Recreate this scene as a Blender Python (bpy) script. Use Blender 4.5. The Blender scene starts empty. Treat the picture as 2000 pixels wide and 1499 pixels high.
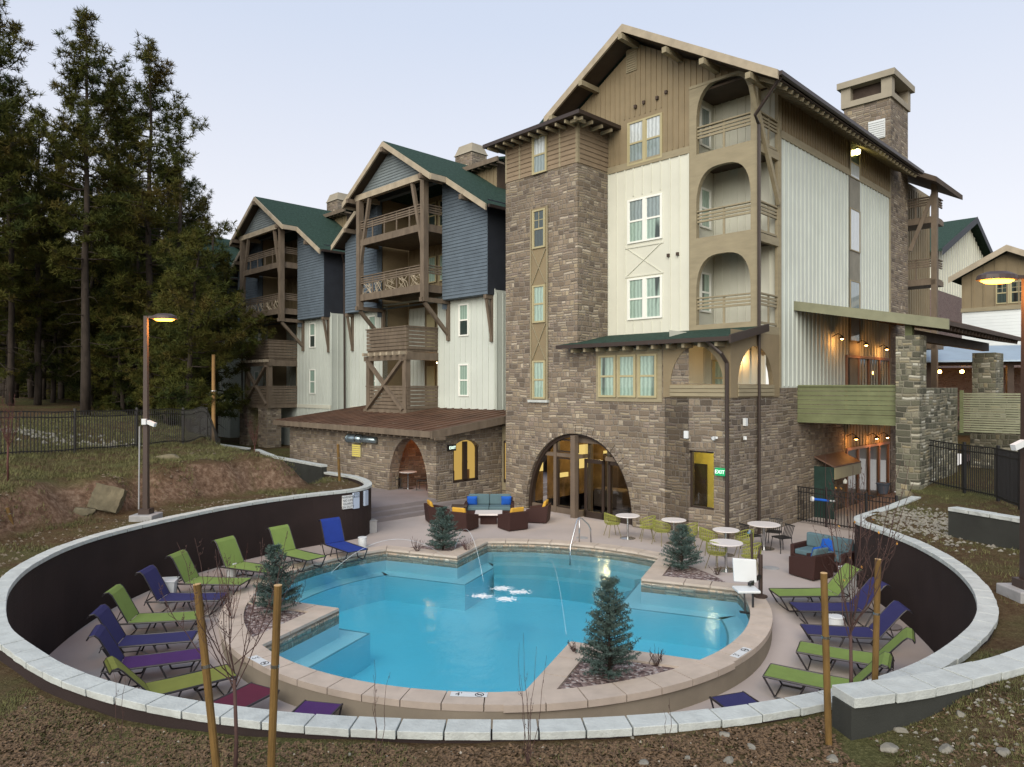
import bpy, bmesh, math, random
from math import radians, sin, cos, pi, sqrt, atan2, hypot
from mathutils import Vector, Matrix
from mathutils.geometry import delaunay_2d_cdt

# ---------------------------------------------------------------- camera, sky, sun
SC = bpy.context.scene
COL = SC.collection
CAM_H = 5.05
F_PX = 1378.0          # focal length in pixels of the 2000 px wide photograph
cam = bpy.data.cameras.new('camera'); camo = bpy.data.objects.new('camera', cam); COL.objects.link(camo)
cam.sensor_width = 36.0; cam.lens = 36.0 * F_PX / 2000.0
camo.location = (0, 0, CAM_H); camo.rotation_euler = (radians(90), 0, 0)
cam.shift_y = 5.5 / 2000.0
cam.clip_start = 0.1; cam.clip_end = 3000
SC.camera = camo

SUN_EL, SUN_ROT = 7.0, 200.0
world = bpy.data.worlds.new('World'); SC.world = world; world.use_nodes = True
wn = world.node_tree; wn.nodes.clear()
wo = wn.nodes.new('ShaderNodeOutputWorld'); wb = wn.nodes.new('ShaderNodeBackground')
ws = wn.nodes.new('ShaderNodeTexSky'); ws.sky_type = 'NISHITA'; ws.sun_disc = False
ws.sun_elevation = radians(SUN_EL); ws.sun_rotation = radians(SUN_ROT)
ws.air_density = 1.0; ws.dust_density = 0.6; ws.ozone_density = 1.3; ws.altitude = 2100
wb.inputs['Strength'].default_value = 0.1
# thin high haze evens the clear-sky colours out: the Nishita sky is blended with a pale lavender gradient by elevation
wt = wn.nodes.new('ShaderNodeTexCoord'); wsp = wn.nodes.new('ShaderNodeSeparateXYZ'); wn.links.new(wt.outputs['Generated'], wsp.inputs[0])
wr = wn.nodes.new('ShaderNodeValToRGB'); wn.links.new(wsp.outputs[2], wr.inputs[0])
for k_, (p_, c_) in enumerate(((0.0, (0.97, 0.935, 0.93)), (0.2, (0.92, 0.91, 0.96)), (0.45, (0.7, 0.765, 0.91)), (1.0, (0.46, 0.58, 0.82)))):
    if k_ > 1: wr.color_ramp.elements.new(p_)
for k_, (p_, c_) in enumerate(((0.0, (0.97, 0.935, 0.93)), (0.2, (0.92, 0.91, 0.96)), (0.45, (0.7, 0.765, 0.91)), (1.0, (0.46, 0.58, 0.82)))):
    wr.color_ramp.elements[k_].position = p_; wr.color_ramp.elements[k_].color = (*c_, 1)
wsc = wn.nodes.new('ShaderNodeVectorMath'); wsc.operation = 'SCALE'; wsc.inputs['Scale'].default_value = 5.0; wn.links.new(wr.outputs[0], wsc.inputs[0])
wmx = wn.nodes.new('ShaderNodeMix'); wmx.data_type = 'RGBA'; wmx.inputs[0].default_value = 0.12
wn.links.new(wsc.outputs[0], wmx.inputs[6]); wn.links.new(ws.outputs[0], wmx.inputs[7])
wn.links.new(wmx.outputs[2], wb.inputs[0]); wn.links.new(wb.outputs[0], wo.inputs[0])
sl = bpy.data.lights.new('sun', 'SUN'); sl.energy = 1.9; sl.angle = radians(60); sl.color = (1.0, 0.91, 0.77)
so = bpy.data.objects.new('sun', sl); COL.objects.link(so)
sd = Vector((sin(radians(SUN_ROT)) * cos(radians(32)), cos(radians(SUN_ROT)) * cos(radians(32)), sin(radians(32))))
so.rotation_euler = (-sd).to_track_quat('-Z', 'Y').to_euler(); so.location = (-20, -30, 30)
SC.view_settings.view_transform = 'Standard'; SC.view_settings.look = 'None'
SC.view_settings.exposure = 1.06; SC.view_settings.gamma = 1.0
SC.cycles.max_bounces = 8; SC.cycles.transparent_max_bounces = 16; SC.cycles.use_denoising = True
SC.cycles.sample_clamp_indirect = 4.0

# ---------------------------------------------------------------- helpers
R = random.Random(7)
def U(a, b): return R.uniform(a, b)

# building frame: a runs along the facades (towards the right and the viewer), b runs into the buildings
CX, CY = 8.36, 24.0
UA = (0.7027, -0.7115); VB = (0.7115, 0.7027)
ROTZ = atan2(UA[1], UA[0])
def W(a, b, z=0.0): return Vector((CX + a * UA[0] + b * VB[0], CY + a * UA[1] + b * VB[1], z))
def at(px, py, z=0.0):
    """real ground point: where the sight line through a photo pixel meets height z"""
    d = F_PX * (CAM_H - z) / (py - 755.0)
    return Vector(((px - 1000.0) / F_PX * d, d, z))
def atd(px, py, d):
    return Vector(((px - 1000.0) / F_PX * d, d, CAM_H - (py - 755.0) * d / F_PX))
def ss(a, b, x):
    t = min(1, max(0, (x - a) / (b - a))); return t * t * (3 - 2 * t)

class MB:
    def __init__(s): s.v = []; s.f = []
    def add(s, vs, fs):
        o = len(s.v); s.v += [tuple(p) for p in vs]; s.f += [tuple(i + o for i in f) for f in fs]; return s
    def quad(s, a, b, c, d): return s.add([a, b, c, d], [(0, 1, 2, 3)])
    def tri(s, a, b, c): return s.add([a, b, c], [(0, 1, 2)])
    def box(s, x0, y0, z0, x1, y1, z1):
        if x0 > x1: x0, x1 = x1, x0
        if y0 > y1: y0, y1 = y1, y0
        if z0 > z1: z0, z1 = z1, z0
        return s.add([(x0, y0, z0), (x1, y0, z0), (x1, y1, z0), (x0, y1, z0), (x0, y0, z1), (x1, y0, z1), (x1, y1, z1), (x0, y1, z1)],
                     [(0, 3, 2, 1), (4, 5, 6, 7), (0, 1, 5, 4), (1, 2, 6, 5), (2, 3, 7, 6), (3, 0, 4, 7)])
    def beam(s, p, q, w, h, up=(0, 0, 1)):
        p = Vector(p); q = Vector(q); d = (q - p).normalized(); up = Vector(up)
        if abs(d.dot(up)) > 0.98: up = Vector((1, 0, 0))
        x = d.cross(up).normalized() * (w / 2); y = x.cross(d).normalized() * (h / 2)
        c = [p - x - y, p + x - y, p + x + y, p - x + y, q - x - y, q + x - y, q + x + y, q - x + y]
        return s.add(c, [(0, 3, 2, 1), (4, 5, 6, 7), (0, 1, 5, 4), (1, 2, 6, 5), (2, 3, 7, 6), (3, 0, 4, 7)])
    def tube(s, pts, r, n=8, r1=None, cap=True):
        pts = [Vector(p) for p in pts]; m = len(pts); o = len(s.v); prev = None
        for i, p in enumerate(pts):
            d = (pts[min(i + 1, m - 1)] - pts[max(i - 1, 0)]).normalized()
            if prev is None:
                x = d.cross(Vector((0, 0, 1)))
                if x.length < 0.05: x = d.cross(Vector((1, 0, 0)))
            else: x = prev - d * prev.dot(d)
            x.normalize(); y = d.cross(x); prev = x
            rr = r[i] if isinstance(r, (list, tuple)) else (r if r1 is None else r + (r1 - r) * i / (m - 1))
            for k in range(n):
                t = 2 * pi * k / n; s.v.append(tuple(p + x * (cos(t) * rr) + y * (sin(t) * rr)))
        for i in range(m - 1):
            for k in range(n):
                a = o + i * n + k; b = o + i * n + (k + 1) % n; s.f.append((a, b, b + n, a + n))
        if cap:
            s.f.append(tuple(o + k for k in range(n))[::-1]); s.f.append(tuple(o + (m - 1) * n + k for k in range(n)))
        return s
    def lathe(s, prof, c=(0, 0, 0), n=24):
        o = len(s.v)
        for r, z in prof:
            for k in range(n):
                t = 2 * pi * k / n; s.v.append((c[0] + r * cos(t), c[1] + r * sin(t), c[2] + z))
        for i in range(len(prof) - 1):
            for k in range(n):
                a = o + i * n + k; b = o + i * n + (k + 1) % n; s.f.append((a, b, b + n, a + n))
        s.f.append(tuple(o + k for k in range(n))[::-1]); s.f.append(tuple(o + (len(prof) - 1) * n + k for k in range(n)))
        return s
    def prism(s, poly, z0, z1, top=None):
        n = len(poly); o = len(s.v)
        for x, y in poly: s.v.append((x, y, z0))
        for x, y in poly: s.v.append((x, y, z1))
        s.f.append(tuple(range(o, o + n))[::-1]); s.f.append(tuple(range(o + n, o + 2 * n)))
        for i in range(n):
            j = (i + 1) % n; s.f.append((o + i, o + j, o + n + j, o + n + i))
        return s
    def extr(s, prof, y0, y1):
        """profile of (x,z) extruded along y"""
        n = len(prof); o = len(s.v)
        for x, z in prof: s.v.append((x, y0, z))
        for x, z in prof: s.v.append((x, y1, z))
        s.f.append(tuple(range(o, o + n))); s.f.append(tuple(range(o + n, o + 2 * n))[::-1])
        for i in range(n):
            j = (i + 1) % n; s.f.append((o + i, o + n + i, o + n + j, o + j))
        return s
    def slab(s, p0, p1, p2, p3, t):
        """four corners of a top face, thickened straight down by t"""
        P = [Vector(p) for p in (p0, p1, p2, p3)]; Q = [p - Vector((0, 0, t)) for p in P]
        return s.add(P + Q, [(0, 1, 2, 3), (7, 6, 5, 4), (0, 4, 5, 1), (1, 5, 6, 2), (2, 6, 7, 3), (3, 7, 4, 0)])
    def build(s, name, mat, parent=None, smooth=False, bevel=0, label=None):
        me = bpy.data.meshes.new(name); me.from_pydata(s.v, [], s.f); me.validate()
        bm = bmesh.new(); bm.from_mesh(me); bmesh.ops.recalc_face_normals(bm, faces=bm.faces); bm.to_mesh(me); bm.free()
        if smooth:
            for p in me.polygons: p.use_smooth = True
        me.materials.append(mat)
        o = bpy.data.objects.new(name, me); COL.objects.link(o)
        if parent: o.parent = parent
        if bevel:
            m = o.modifiers.new('bevel', 'BEVEL'); m.width = bevel; m.segments = 2; m.limit_method = 'ANGLE'
        if label: o['label'] = label
        return o

def thing(name, label, cat, loc=(0, 0, 0), rz=0.0, group=None):
    o = bpy.data.objects.new(name, None); COL.objects.link(o); o.location = loc; o.rotation_euler = (0, 0, rz)
    o.empty_display_size = 0.2
    o['label'] = label; o['category'] = cat
    if group: o['group'] = group
    return o
def tag(o, label, cat, group=None):
    o['label'] = label; o['category'] = cat
    if group: o['group'] = group
    return o
def struct(o): o['kind'] = 'structure'; return o
def stuff(o, label, cat): o['kind'] = 'stuff'; o['label'] = label; o['category'] = cat; return o
def dup(root, loc, rz, label, group=None):
    def cp(o, par):
        c = o.copy(); COL.objects.link(c); c.parent = par
        for ch in kids.get(o.name, ()): cp(ch, c)
        return c
    kids = {}
    def walk(o):
        kids[o.name] = list(o.children)
        for c in o.children: walk(c)
    walk(root)
    r = cp(root, None); r.location = loc; r.rotation_euler = (0, 0, rz); r['label'] = label
    if group: r['group'] = group
    return r

# ---------------------------------------------------------------- materials
def newmat(name):
    m = bpy.data.materials.new(name); m.use_nodes = True; n = m.node_tree; n.nodes.clear()
    out = n.nodes.new('ShaderNodeOutputMaterial'); bs = n.nodes.new('ShaderNodeBsdfPrincipled')
    n.links.new(bs.outputs[0], out.inputs['Surface']); return m, n, bs, out
def ramp(n, stops):
    r = n.nodes.new('ShaderNodeValToRGB'); e = r.color_ramp.elements
    while len(e) < len(stops): e.new(0.5)
    for k, (p, c) in enumerate(stops): e[k].position = p; e[k].color = (*c, 1)
    return r
def coords(n, scale=(1, 1, 1)):
    tc = n.nodes.new('ShaderNodeTexCoord'); mp = n.nodes.new('ShaderNodeMapping'); mp.inputs['Scale'].default_value = scale
    n.links.new(tc.outputs['Object'], mp.inputs[0]); return mp
def noise(n, vec, scale, detail=4, rough=0.6):
    t = n.nodes.new('ShaderNodeTexNoise'); t.inputs['Scale'].default_value = scale; t.inputs['Detail'].default_value = detail
    t.inputs['Roughness'].default_value = rough; n.links.new(vec, t.inputs['Vector']); return t
def bump(n, h, bs, strength=0.3, dist=0.02):
    b = n.nodes.new('ShaderNodeBump'); b.inputs['Strength'].default_value = strength; b.inputs['Distance'].default_value = dist
    n.links.new(h, b.inputs['Height']); n.links.new(b.outputs[0], bs.inputs['Normal']); return b
def mul(c, k): return tuple(max(0, x * k) for x in c)
def M(name, c, rough=0.75, var=0.18, scale=2.0, bmp=0.0, bscale=30, metal=0.0, spec=0.3, stretch=(1, 1, 1), coat=0.0):
    m, n, bs, out = newmat(name)
    v = coords(n, stretch).outputs[0]
    t = noise(n, v, scale, 5); r = ramp(n, [(0.3, mul(c, 1 - var)), (0.5, c), (0.72, mul(c, 1 + var))])
    n.links.new(t.outputs[0], r.inputs[0]); n.links.new(r.outputs[0], bs.inputs['Base Color'])
    bs.inputs['Roughness'].default_value = rough; bs.inputs['Metallic'].default_value = metal
    bs.inputs['Specular IOR Level'].default_value = spec; bs.inputs['Coat Weight'].default_value = coat
    if bmp:
        t2 = noise(n, v, bscale, 4); bump(n, t2.outputs[0], bs, bmp, 0.02)
    return m
def math_node(n, op, a, b=None):
    t = n.nodes.new('ShaderNodeMath'); t.operation = op
    for i, x in enumerate((a, b)):
        if x is None: continue
        if isinstance(x, (int, float)): t.inputs[i].default_value = x
        else: n.links.new(x, t.inputs[i])
    return t.outputs[0]
def stone_mat(name, stops, sx=0.42, sz=0.2, mortar=(0.24, 0.22, 0.19)):
    """coursed random ashlar: rows of stones of varying length, some split in height or length"""
    m, n, bs, out = newmat(name); A = lambda *k: math_node(n, *k)
    tc = n.nodes.new('ShaderNodeTexCoord'); sp = n.nodes.new('ShaderNodeSeparateXYZ'); n.links.new(tc.outputs['Object'], sp.inputs[0])
    nz_ = noise(n, tc.outputs['Object'], 4.5, 3); nw = noise(n, tc.outputs['Object'], 0.9, 2)
    dis = A('MULTIPLY', A('SUBTRACT', nz_.outputs[0], .5), .05); dw = A('MULTIPLY', A('SUBTRACT', nw.outputs[0], .5), .16)
    h = A('ADD', A('ADD', sp.outputs[0], sp.outputs[1]), dis); V = A('DIVIDE', A('ADD', A('ADD', sp.outputs[2], dis), dw), sz)
    row = A('FLOOR', V); fv = A('FRACT', V)
    def wn(x, y):
        c = n.nodes.new('ShaderNodeCombineXYZ'); w = n.nodes.new('ShaderNodeTexWhiteNoise'); w.noise_dimensions = '2D'
        n.links.new(x, c.inputs[0]); n.links.new(y, c.inputs[1]) if not isinstance(y, (int, float)) else None
        n.links.new(c.outputs[0], w.inputs['Vector']); return w
    rr = wn(row, 0).outputs['Value']; k = A('ADD', A('MULTIPLY', rr, .7), .75)
    Uu = A('ADD', A('MULTIPLY', A('DIVIDE', h, sx), k), A('MULTIPLY', rr, 17.3)); col = A('FLOOR', Uu); fu = A('FRACT', Uu)
    r1 = wn(col, row).outputs['Value']
    sr = A('GREATER_THAN', r1, .55); sc_ = A('MULTIPLY', A('GREATER_THAN', r1, .3), A('LESS_THAN', r1, .72))
    fv2 = A('MULTIPLY', fv, A('ADD', sr, 1)); fu2 = A('MULTIPLY', fu, A('ADD', sc_, 1))
    sub_r = A('FLOOR', fv2); sub_c = A('FLOOR', fu2); fv3 = A('FRACT', fv2); fu3 = A('FRACT', fu2)
    ev = A('MULTIPLY', A('MINIMUM', fv3, A('SUBTRACT', 1, fv3)), A('DIVIDE', sz, A('ADD', sr, 1)))
    eu = A('DIVIDE', A('MULTIPLY', A('MINIMUM', fu3, A('SUBTRACT', 1, fu3)), sx), A('MULTIPLY', k, A('ADD', sc_, 1)))
    d = A('ADD', A('MINIMUM', ev, eu), A('MULTIPLY', A('SUBTRACT', noise(n, tc.outputs['Object'], 14, 2).outputs[0], .5), .014))
    cid = wn(A('ADD', col, A('MULTIPLY', sub_c, .37)), A('ADD', row, A('MULTIPLY', sub_r, .41)))
    s = n.nodes.new('ShaderNodeSeparateColor'); n.links.new(cid.outputs['Color'], s.inputs[0])
    r = ramp(n, stops); n.links.new(s.outputs[0], r.inputs[0])
    nf = noise(n, tc.outputs['Object'], 20, 5, 0.7); big = noise(n, tc.outputs['Object'], 0.3, 3)
    q = A('ADD', A('MULTIPLY', nf.outputs[0], .7), A('MULTIPLY', big.outputs[0], .9)); q = A('MULTIPLY', q, A('ADD', A('MULTIPLY', s.outputs[1], .45), 1.0))
    cc = n.nodes.new('ShaderNodeCombineColor')
    for i in range(3): n.links.new(q, cc.inputs[i])
    mx = n.nodes.new('ShaderNodeMix'); mx.data_type = 'RGBA'; mx.blend_type = 'MULTIPLY'; mx.inputs[0].default_value = 1; n.links.new(r.outputs[0], mx.inputs[6]); n.links.new(cc.outputs[0], mx.inputs[7])
    e = ramp(n, [(0.30, (0, 0, 0)), (0.55, (1, 1, 1))]); n.links.new(A('MULTIPLY', d, 30), e.inputs[0])
    m2 = n.nodes.new('ShaderNodeMix'); m2.data_type = 'RGBA'; m2.inputs[6].default_value = (*mortar, 1); n.links.new(e.outputs[0], m2.inputs[0]); n.links.new(mx.outputs[2], m2.inputs[7]); n.links.new(m2.outputs[2], bs.inputs['Base Color'])
    bs.inputs['Roughness'].default_value = 0.9; bs.inputs['Specular IOR Level'].default_value = 0.15
    e2 = ramp(n, [(0.1, (0, 0, 0)), (0.9, (1, 1, 1))]); n.links.new(A('MULTIPLY', d, 28), e2.inputs[0])
    bump(n, A('ADD', e2.outputs[0], A('ADD', A('MULTIPLY', nf.outputs[0], .6), A('MULTIPLY', s.outputs[2], .7))), bs, .85, .022)
    return m
def lap_mat(name, c, pitch=0.16, var=0.12):
    m, n, bs, out = newmat(name)
    tc = n.nodes.new('ShaderNodeTexCoord'); sp = n.nodes.new('ShaderNodeSeparateXYZ'); n.links.new(tc.outputs['Object'], sp.inputs[0])
    q = math_node(n, 'FRACT', math_node(n, 'DIVIDE', sp.outputs[2], pitch))
    t = noise(n, tc.outputs['Object'], 1.5, 4); r = ramp(n, [(0.3, mul(c, 1 - var)), (0.7, mul(c, 1 + var))]); n.links.new(t.outputs[0], r.inputs[0])
    n.links.new(r.outputs[0], bs.inputs['Base Color']); bs.inputs['Roughness'].default_value = 0.7; bs.inputs['Specular IOR Level'].default_value = 0.25
    inv = math_node(n, 'SUBTRACT', 1.0, q)
    bump(n, inv, bs, 1.0, 0.05)
    return m
def pane_mat(name, c, rough=0.5, coat=1.0, folds=True):
    m, n, bs, out = newmat(name)
    tc = n.nodes.new('ShaderNodeTexCoord'); sp = n.nodes.new('ShaderNodeSeparateXYZ'); n.links.new(tc.outputs['Object'], sp.inputs[0])
    h = math_node(n, 'ADD', sp.outputs[0], sp.outputs[1])
    w = math_node(n, 'SINE', math_node(n, 'ADD', math_node(n, 'MULTIPLY', h, 38.0), math_node(n, 'MULTIPLY', noise(n, tc.outputs['Object'], 3).outputs[0], 6.0)))
    w = math_node(n, 'ADD', math_node(n, 'MULTIPLY', w, 0.5), 0.5)
    r = ramp(n, [(0.0, mul(c, 0.72)), (1.0, mul(c, 1.12))]); n.links.new(w, r.inputs[0])
    gc = n.nodes.new('ShaderNodeCombineXYZ'); n.links.new(math_node(n, 'MULTIPLY', h, 1.4), gc.inputs[0]); n.links.new(math_node(n, 'MULTIPLY', sp.outputs[2], .12), gc.inputs[1])
    gap = ramp(n, [(0.36, mul(c, 0.2)), (0.40, (1, 1, 1))]); n.links.new(noise(n, gc.outputs[0], 1.0, 1).outputs[0], gap.inputs[0])
    mg = n.nodes.new('ShaderNodeMix'); mg.data_type = 'RGBA'; mg.blend_type = 'MULTIPLY'; mg.inputs[0].default_value = 1; n.links.new(r.outputs[0], mg.inputs[6]); n.links.new(gap.outputs[0], mg.inputs[7])
    n.links.new(mg.outputs[2], bs.inputs['Base Color']); bs.inputs['Roughness'].default_value = rough
    bs.inputs['Coat Weight'].default_value = coat; bs.inputs['Coat Roughness'].default_value = 0.02; bs.inputs['Coat IOR'].default_value = 1.6
    return m
def emit(name, c, s):
    m = bpy.data.materials.new(name); m.use_nodes = True; n = m.node_tree; n.nodes.clear()
    o = n.nodes.new('ShaderNodeOutputMaterial'); e = n.nodes.new('ShaderNodeEmission'); e.inputs[0].default_value = (*c, 1); e.inputs[1].default_value = s
    n.links.new(e.outputs[0], o.inputs[0]); return m
def clear_glass(name, tint=(0.85, 0.9, 0.9), gl=0.04):
    m = bpy.data.materials.new(name); m.use_nodes = True; n = m.node_tree; n.nodes.clear()
    o = n.nodes.new('ShaderNodeOutputMaterial'); t = n.nodes.new('ShaderNodeBsdfTransparent'); t.inputs[0].default_value = (*tint, 1)
    g = n.nodes.new('ShaderNodeBsdfGlossy'); g.inputs['Roughness'].default_value = gl
    f = n.nodes.new('ShaderNodeFresnel'); f.inputs[0].default_value = 1.5; mx = n.nodes.new('ShaderNodeMixShader')
    n.links.new(f.outputs[0], mx.inputs[0]); n.links.new(t.outputs[0], mx.inputs[1]); n.links.new(g.outputs[0], mx.inputs[2]); n.links.new(mx.outputs[0], o.inputs[0])
    return m

T = {}
T['stone'] = stone_mat('fieldstone', [(0.0, (0.13, 0.108, 0.088)), (0.2, (0.18, 0.146, 0.11)), (0.45, (0.226, 0.184, 0.134)), (0.65, (0.21, 0.17, 0.142)), (0.84, (0.265, 0.22, 0.15)), (1.0, (0.36, 0.315, 0.25))], mortar=(0.22, 0.195, 0.165))
T['stone2'] = stone_mat('mossy fieldstone', [(0.0, (0.07, 0.07, 0.055)), (0.3, (0.14, 0.14, 0.10)), (0.6, (0.21, 0.2, 0.15)), (0.8, (0.25, 0.22, 0.14)), (1.0, (0.42, 0.42, 0.36))], mortar=(0.2, 0.19, 0.15))
T['cream'] = M('cream siding paint', (0.585, 0.595, 0.51), 0.65, 0.06, 0.6, 0.05, 40)
T['pale'] = M('cool toned cream siding', (0.52, 0.565, 0.52), 0.65, 0.07, 0.6, 0.05, 40)  # cream siding again; cool cast of less lit walls put into the colour
T['taupe'] = M('taupe siding paint', (0.225, 0.18, 0.11), 0.7, 0.12, 0.9, 0.05, 40)
T['trim'] = M('taupe trim paint', (0.27, 0.235, 0.155), 0.7, 0.12, 1.5, 0.08, 30, stretch=(1, 1, 4))
T['timber'] = M('brown timber', (0.145, 0.115, 0.085), 0.75, 0.25, 2.0, 0.15, 25, stretch=(2, 2, 0.6))
T['lightrake'] = M('weathered rake board', (0.36, 0.31, 0.23), 0.75, 0.18, 2.0, 0.1, 25)
T['dark'] = M('dark brown timber', (0.06, 0.042, 0.032), 0.7, 0.25, 2.0)
T['soffit'] = M('dark soffit boards', (0.07, 0.052, 0.037), 0.8, 0.2, 2.0)
T['laptaupe'] = lap_mat('taupe lap siding', (0.22, 0.17, 0.115), 0.17)
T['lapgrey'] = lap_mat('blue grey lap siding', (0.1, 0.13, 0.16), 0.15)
T['lapgable'] = lap_mat('light grey lap siding', (0.16, 0.19, 0.2), 0.15)
T['lapwhite'] = lap_mat('white lap siding', (0.62, 0.66, 0.66), 0.2, 0.04)
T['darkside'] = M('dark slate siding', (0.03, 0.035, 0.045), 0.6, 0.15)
T['lapgreen'] = lap_mat('olive deck boards', (0.125, 0.14, 0.07), 0.18, 0.2)
T['groof'] = M('green shingles', (0.029, 0.054, 0.042), 0.9, 0.45, 9.0, 0.35, 60, spec=0.1)
T['broof'] = M('rusty metal roof', (0.1, 0.055, 0.035), 0.7, 0.4, 0.8, 0.1, 30)
T['metalroof'] = M('blue sheet metal', (0.35, 0.45, 0.55), 0.4, 0.1, 1.0, metal=0.3)
T['gutter'] = M('dark brown gutter metal', (0.035, 0.024, 0.019), 0.45, 0.1, spec=0.5)
T['chimcap'] = M('cast chimney cap', (0.3, 0.27, 0.21), 0.85, 0.12, 1.5, 0.1, 20)
T['brick'] = stone_mat('far brick', [(0.0, (0.13, 0.085, 0.08)), (1.0, (0.22, 0.15, 0.14))], 0.22, 0.08, (0.2, 0.16, 0.15))
T['frame_w'] = M('white vinyl frame', (0.75, 0.77, 0.72), 0.4, 0.03)
T['frame_t'] = M('tan window frame', (0.38, 0.34, 0.2), 0.5, 0.08)
T['frame_d'] = M('dark bronze frame', (0.03, 0.02, 0.015), 0.4, 0.1, spec=0.5)
T['pane_c'] = pane_mat('curtained glass', (0.29, 0.41, 0.345))
T['pane_b'] = pane_mat('sky reflecting glass', (0.22, 0.28, 0.28))
T['pane_d'] = pane_mat('dark glass', (0.03, 0.05, 0.045), 0.3)
T['pane_s'] = pane_mat('pale stairwell glass', (0.5, 0.55, 0.55), 0.4)
T['pane_y'] = emit('yellow window glow', (0.78, 0.5, 0.13), 0.33)  # emission stands in for the lamplit rooms behind these panes
T['pane_g'] = emit('green window glow', (0.22, 0.3, 0.04), 0.6)  # the pane itself emits the green, no lamp behind it
T['glass'] = clear_glass('clear glazing')
T['yellow'] = M('lit yellow plaster', (0.7, 0.6, 0.16), 0.7, 0.05)
T['wood_in'] = M('interior wood', (0.25, 0.13, 0.05), 0.5, 0.3, 3)
T['cap'] = M('pale capstone', (0.43, 0.46, 0.445), 0.85, 0.13, 5, 0.5, 35)
T['wallb'] = M('dark brown stucco', (0.026, 0.017, 0.016), 0.85, 0.2, 0.9, 0.4, 90)
T['wallg'] = M('charcoal block wall', (0.032, 0.034, 0.03), 0.85, 0.2, 1.5, 0.3, 60)
T['deck'] = M('concrete deck', (0.41, 0.36, 0.335), 0.8, 0.1, 0.5, 0.1, 60)
T['step'] = M('step concrete', (0.24, 0.215, 0.215), 0.8, 0.1, 0.8)
T['coping'] = M('pool coping stone', (0.46, 0.39, 0.325), 0.7, 0.12, 2.5, 0.15, 40)
T['poolwall'] = M('tan pool stucco', (0.25, 0.215, 0.165), 0.85, 0.12, 1.2, 0.2, 60)
T['tile'] = stone_mat('waterline tile', [(0.0, (0.36, 0.27, 0.2)), (0.5, (0.5, 0.4, 0.3)), (1.0, (0.6, 0.52, 0.42))], 0.2, 0.17, (0.35, 0.32, 0.27))
T['iron'] = M('black iron', (0.012, 0.012, 0.013), 0.45, 0.1, spec=0.5)
T['bronze'] = M('bronze pole paint', (0.045, 0.028, 0.022), 0.5, 0.1, spec=0.5)
T['steel'] = M('stainless steel', (0.55, 0.56, 0.57), 0.25, 0.05, metal=1.0)
T['zinc'] = M('galvanised duct', (0.3, 0.38, 0.42), 0.3, 0.15, 4, metal=0.8)
T['stake'] = M('weathered lodge pole', (0.135, 0.08, 0.024), 0.8, 0.3, 6, 0.3, 30, stretch=(2, 2, 0.5))
T['stakecut'] = M('cut pole end', (0.45, 0.3, 0.15), 0.8, 0.1)
T['wicker'] = M('dark wicker', (0.042, 0.017, 0.014), 0.6, 0.35, 60, 0.8, 120)
T['cush_g'] = M('slate cushion fabric', (0.09, 0.15, 0.17), 0.9, 0.08, 3)
T['cush_y'] = M('mustard cushion fabric', (0.55, 0.32, 0.045), 0.9, 0.1, 3)
T['cush_b'] = M('royal blue pillow', (0.012, 0.09, 0.42), 0.9, 0.1, 3)
T['white'] = M('white plastic', (0.6, 0.63, 0.64), 0.4, 0.03)
T['tabletop'] = M('pale table top', (0.7, 0.66, 0.64), 0.35, 0.04)
T['chairg'] = M('lime wire chair', (0.25, 0.26, 0.06), 0.5, 0.1)
T['chairleg'] = M('olive metal leg', (0.17, 0.15, 0.075), 0.5, 0.1)
T['f_green'] = M('lime sling fabric', (0.165, 0.24, 0.062), 0.8, 0.08, 4, 0.2, 200)
T['f_olive'] = M('olive sling fabric', (0.19, 0.21, 0.045), 0.8, 0.08, 4, 0.2, 200)
T['f_navy'] = M('navy sling fabric', (0.028, 0.028, 0.105), 0.8, 0.08, 4, 0.2, 200)
T['f_blue'] = M('royal blue sling fabric', (0.012, 0.035, 0.22), 0.8, 0.08, 4, 0.2, 200)
T['f_purple'] = M('purple sling fabric', (0.06, 0.02, 0.11), 0.8, 0.08, 4, 0.2, 200)
T['f_maroon'] = M('maroon sling fabric', (0.1, 0.014, 0.035), 0.8, 0.08, 4, 0.2, 200)
T['lframe'] = M('dark lounger tube', (0.02, 0.017, 0.02), 0.4, 0.1, spec=0.5)
T['concrete'] = M('grey concrete', (0.3, 0.3, 0.3), 0.9, 0.15, 4, 0.2, 40)
T['rock'] = M('pale limestone rock', (0.2, 0.19, 0.16), 0.95, 0.25, 5, 0.6, 14)
T['boulder'] = M('mossy boulder', (0.13, 0.115, 0.075), 0.95, 0.35, 3, 0.7, 10)
T['black'] = M('black print', (0.01, 0.01, 0.012), 0.6, 0.0)
T['exitg'] = emit('exit sign green', (0.02, 0.35, 0.12), 0.7)
T['exitw'] = emit('exit sign letters', (0.8, 1.0, 0.85), 1.0)
T['lampw'] = emit('warm lamp', (1.0, 0.5, 0.12), 22)
T['lamps'] = emit('sodium street lamp', (1.0, 0.36, 0.04), 7)
T['lampc'] = emit('pale bulb', (1.0, 0.75, 0.4), 10)
T['bark'] = M('pine bark', (0.036, 0.028, 0.022), 0.95, 0.4, 5, 0.8, 9, stretch=(1, 1, 0.3))
T['twig'] = M('sapling bark', (0.07, 0.04, 0.035), 0.8, 0.2, 6)
T['twigr'] = M('red twig bark', (0.085, 0.034, 0.03), 0.8, 0.2, 6)
def foliage(name, stops, scale=0.35):
    m, n, bs, out = newmat(name)
    tc = n.nodes.new('ShaderNodeTexCoord'); t = noise(n, tc.outputs['Object'], scale, 3, 0.7)
    r = ramp(n, stops); n.links.new(t.outputs[0], r.inputs[0]); n.links.new(r.outputs[0], bs.inputs['Base Color'])
    bs.inputs['Roughness'].default_value = 0.8; bs.inputs['Specular IOR Level'].default_value = 0.15
    return m
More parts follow.
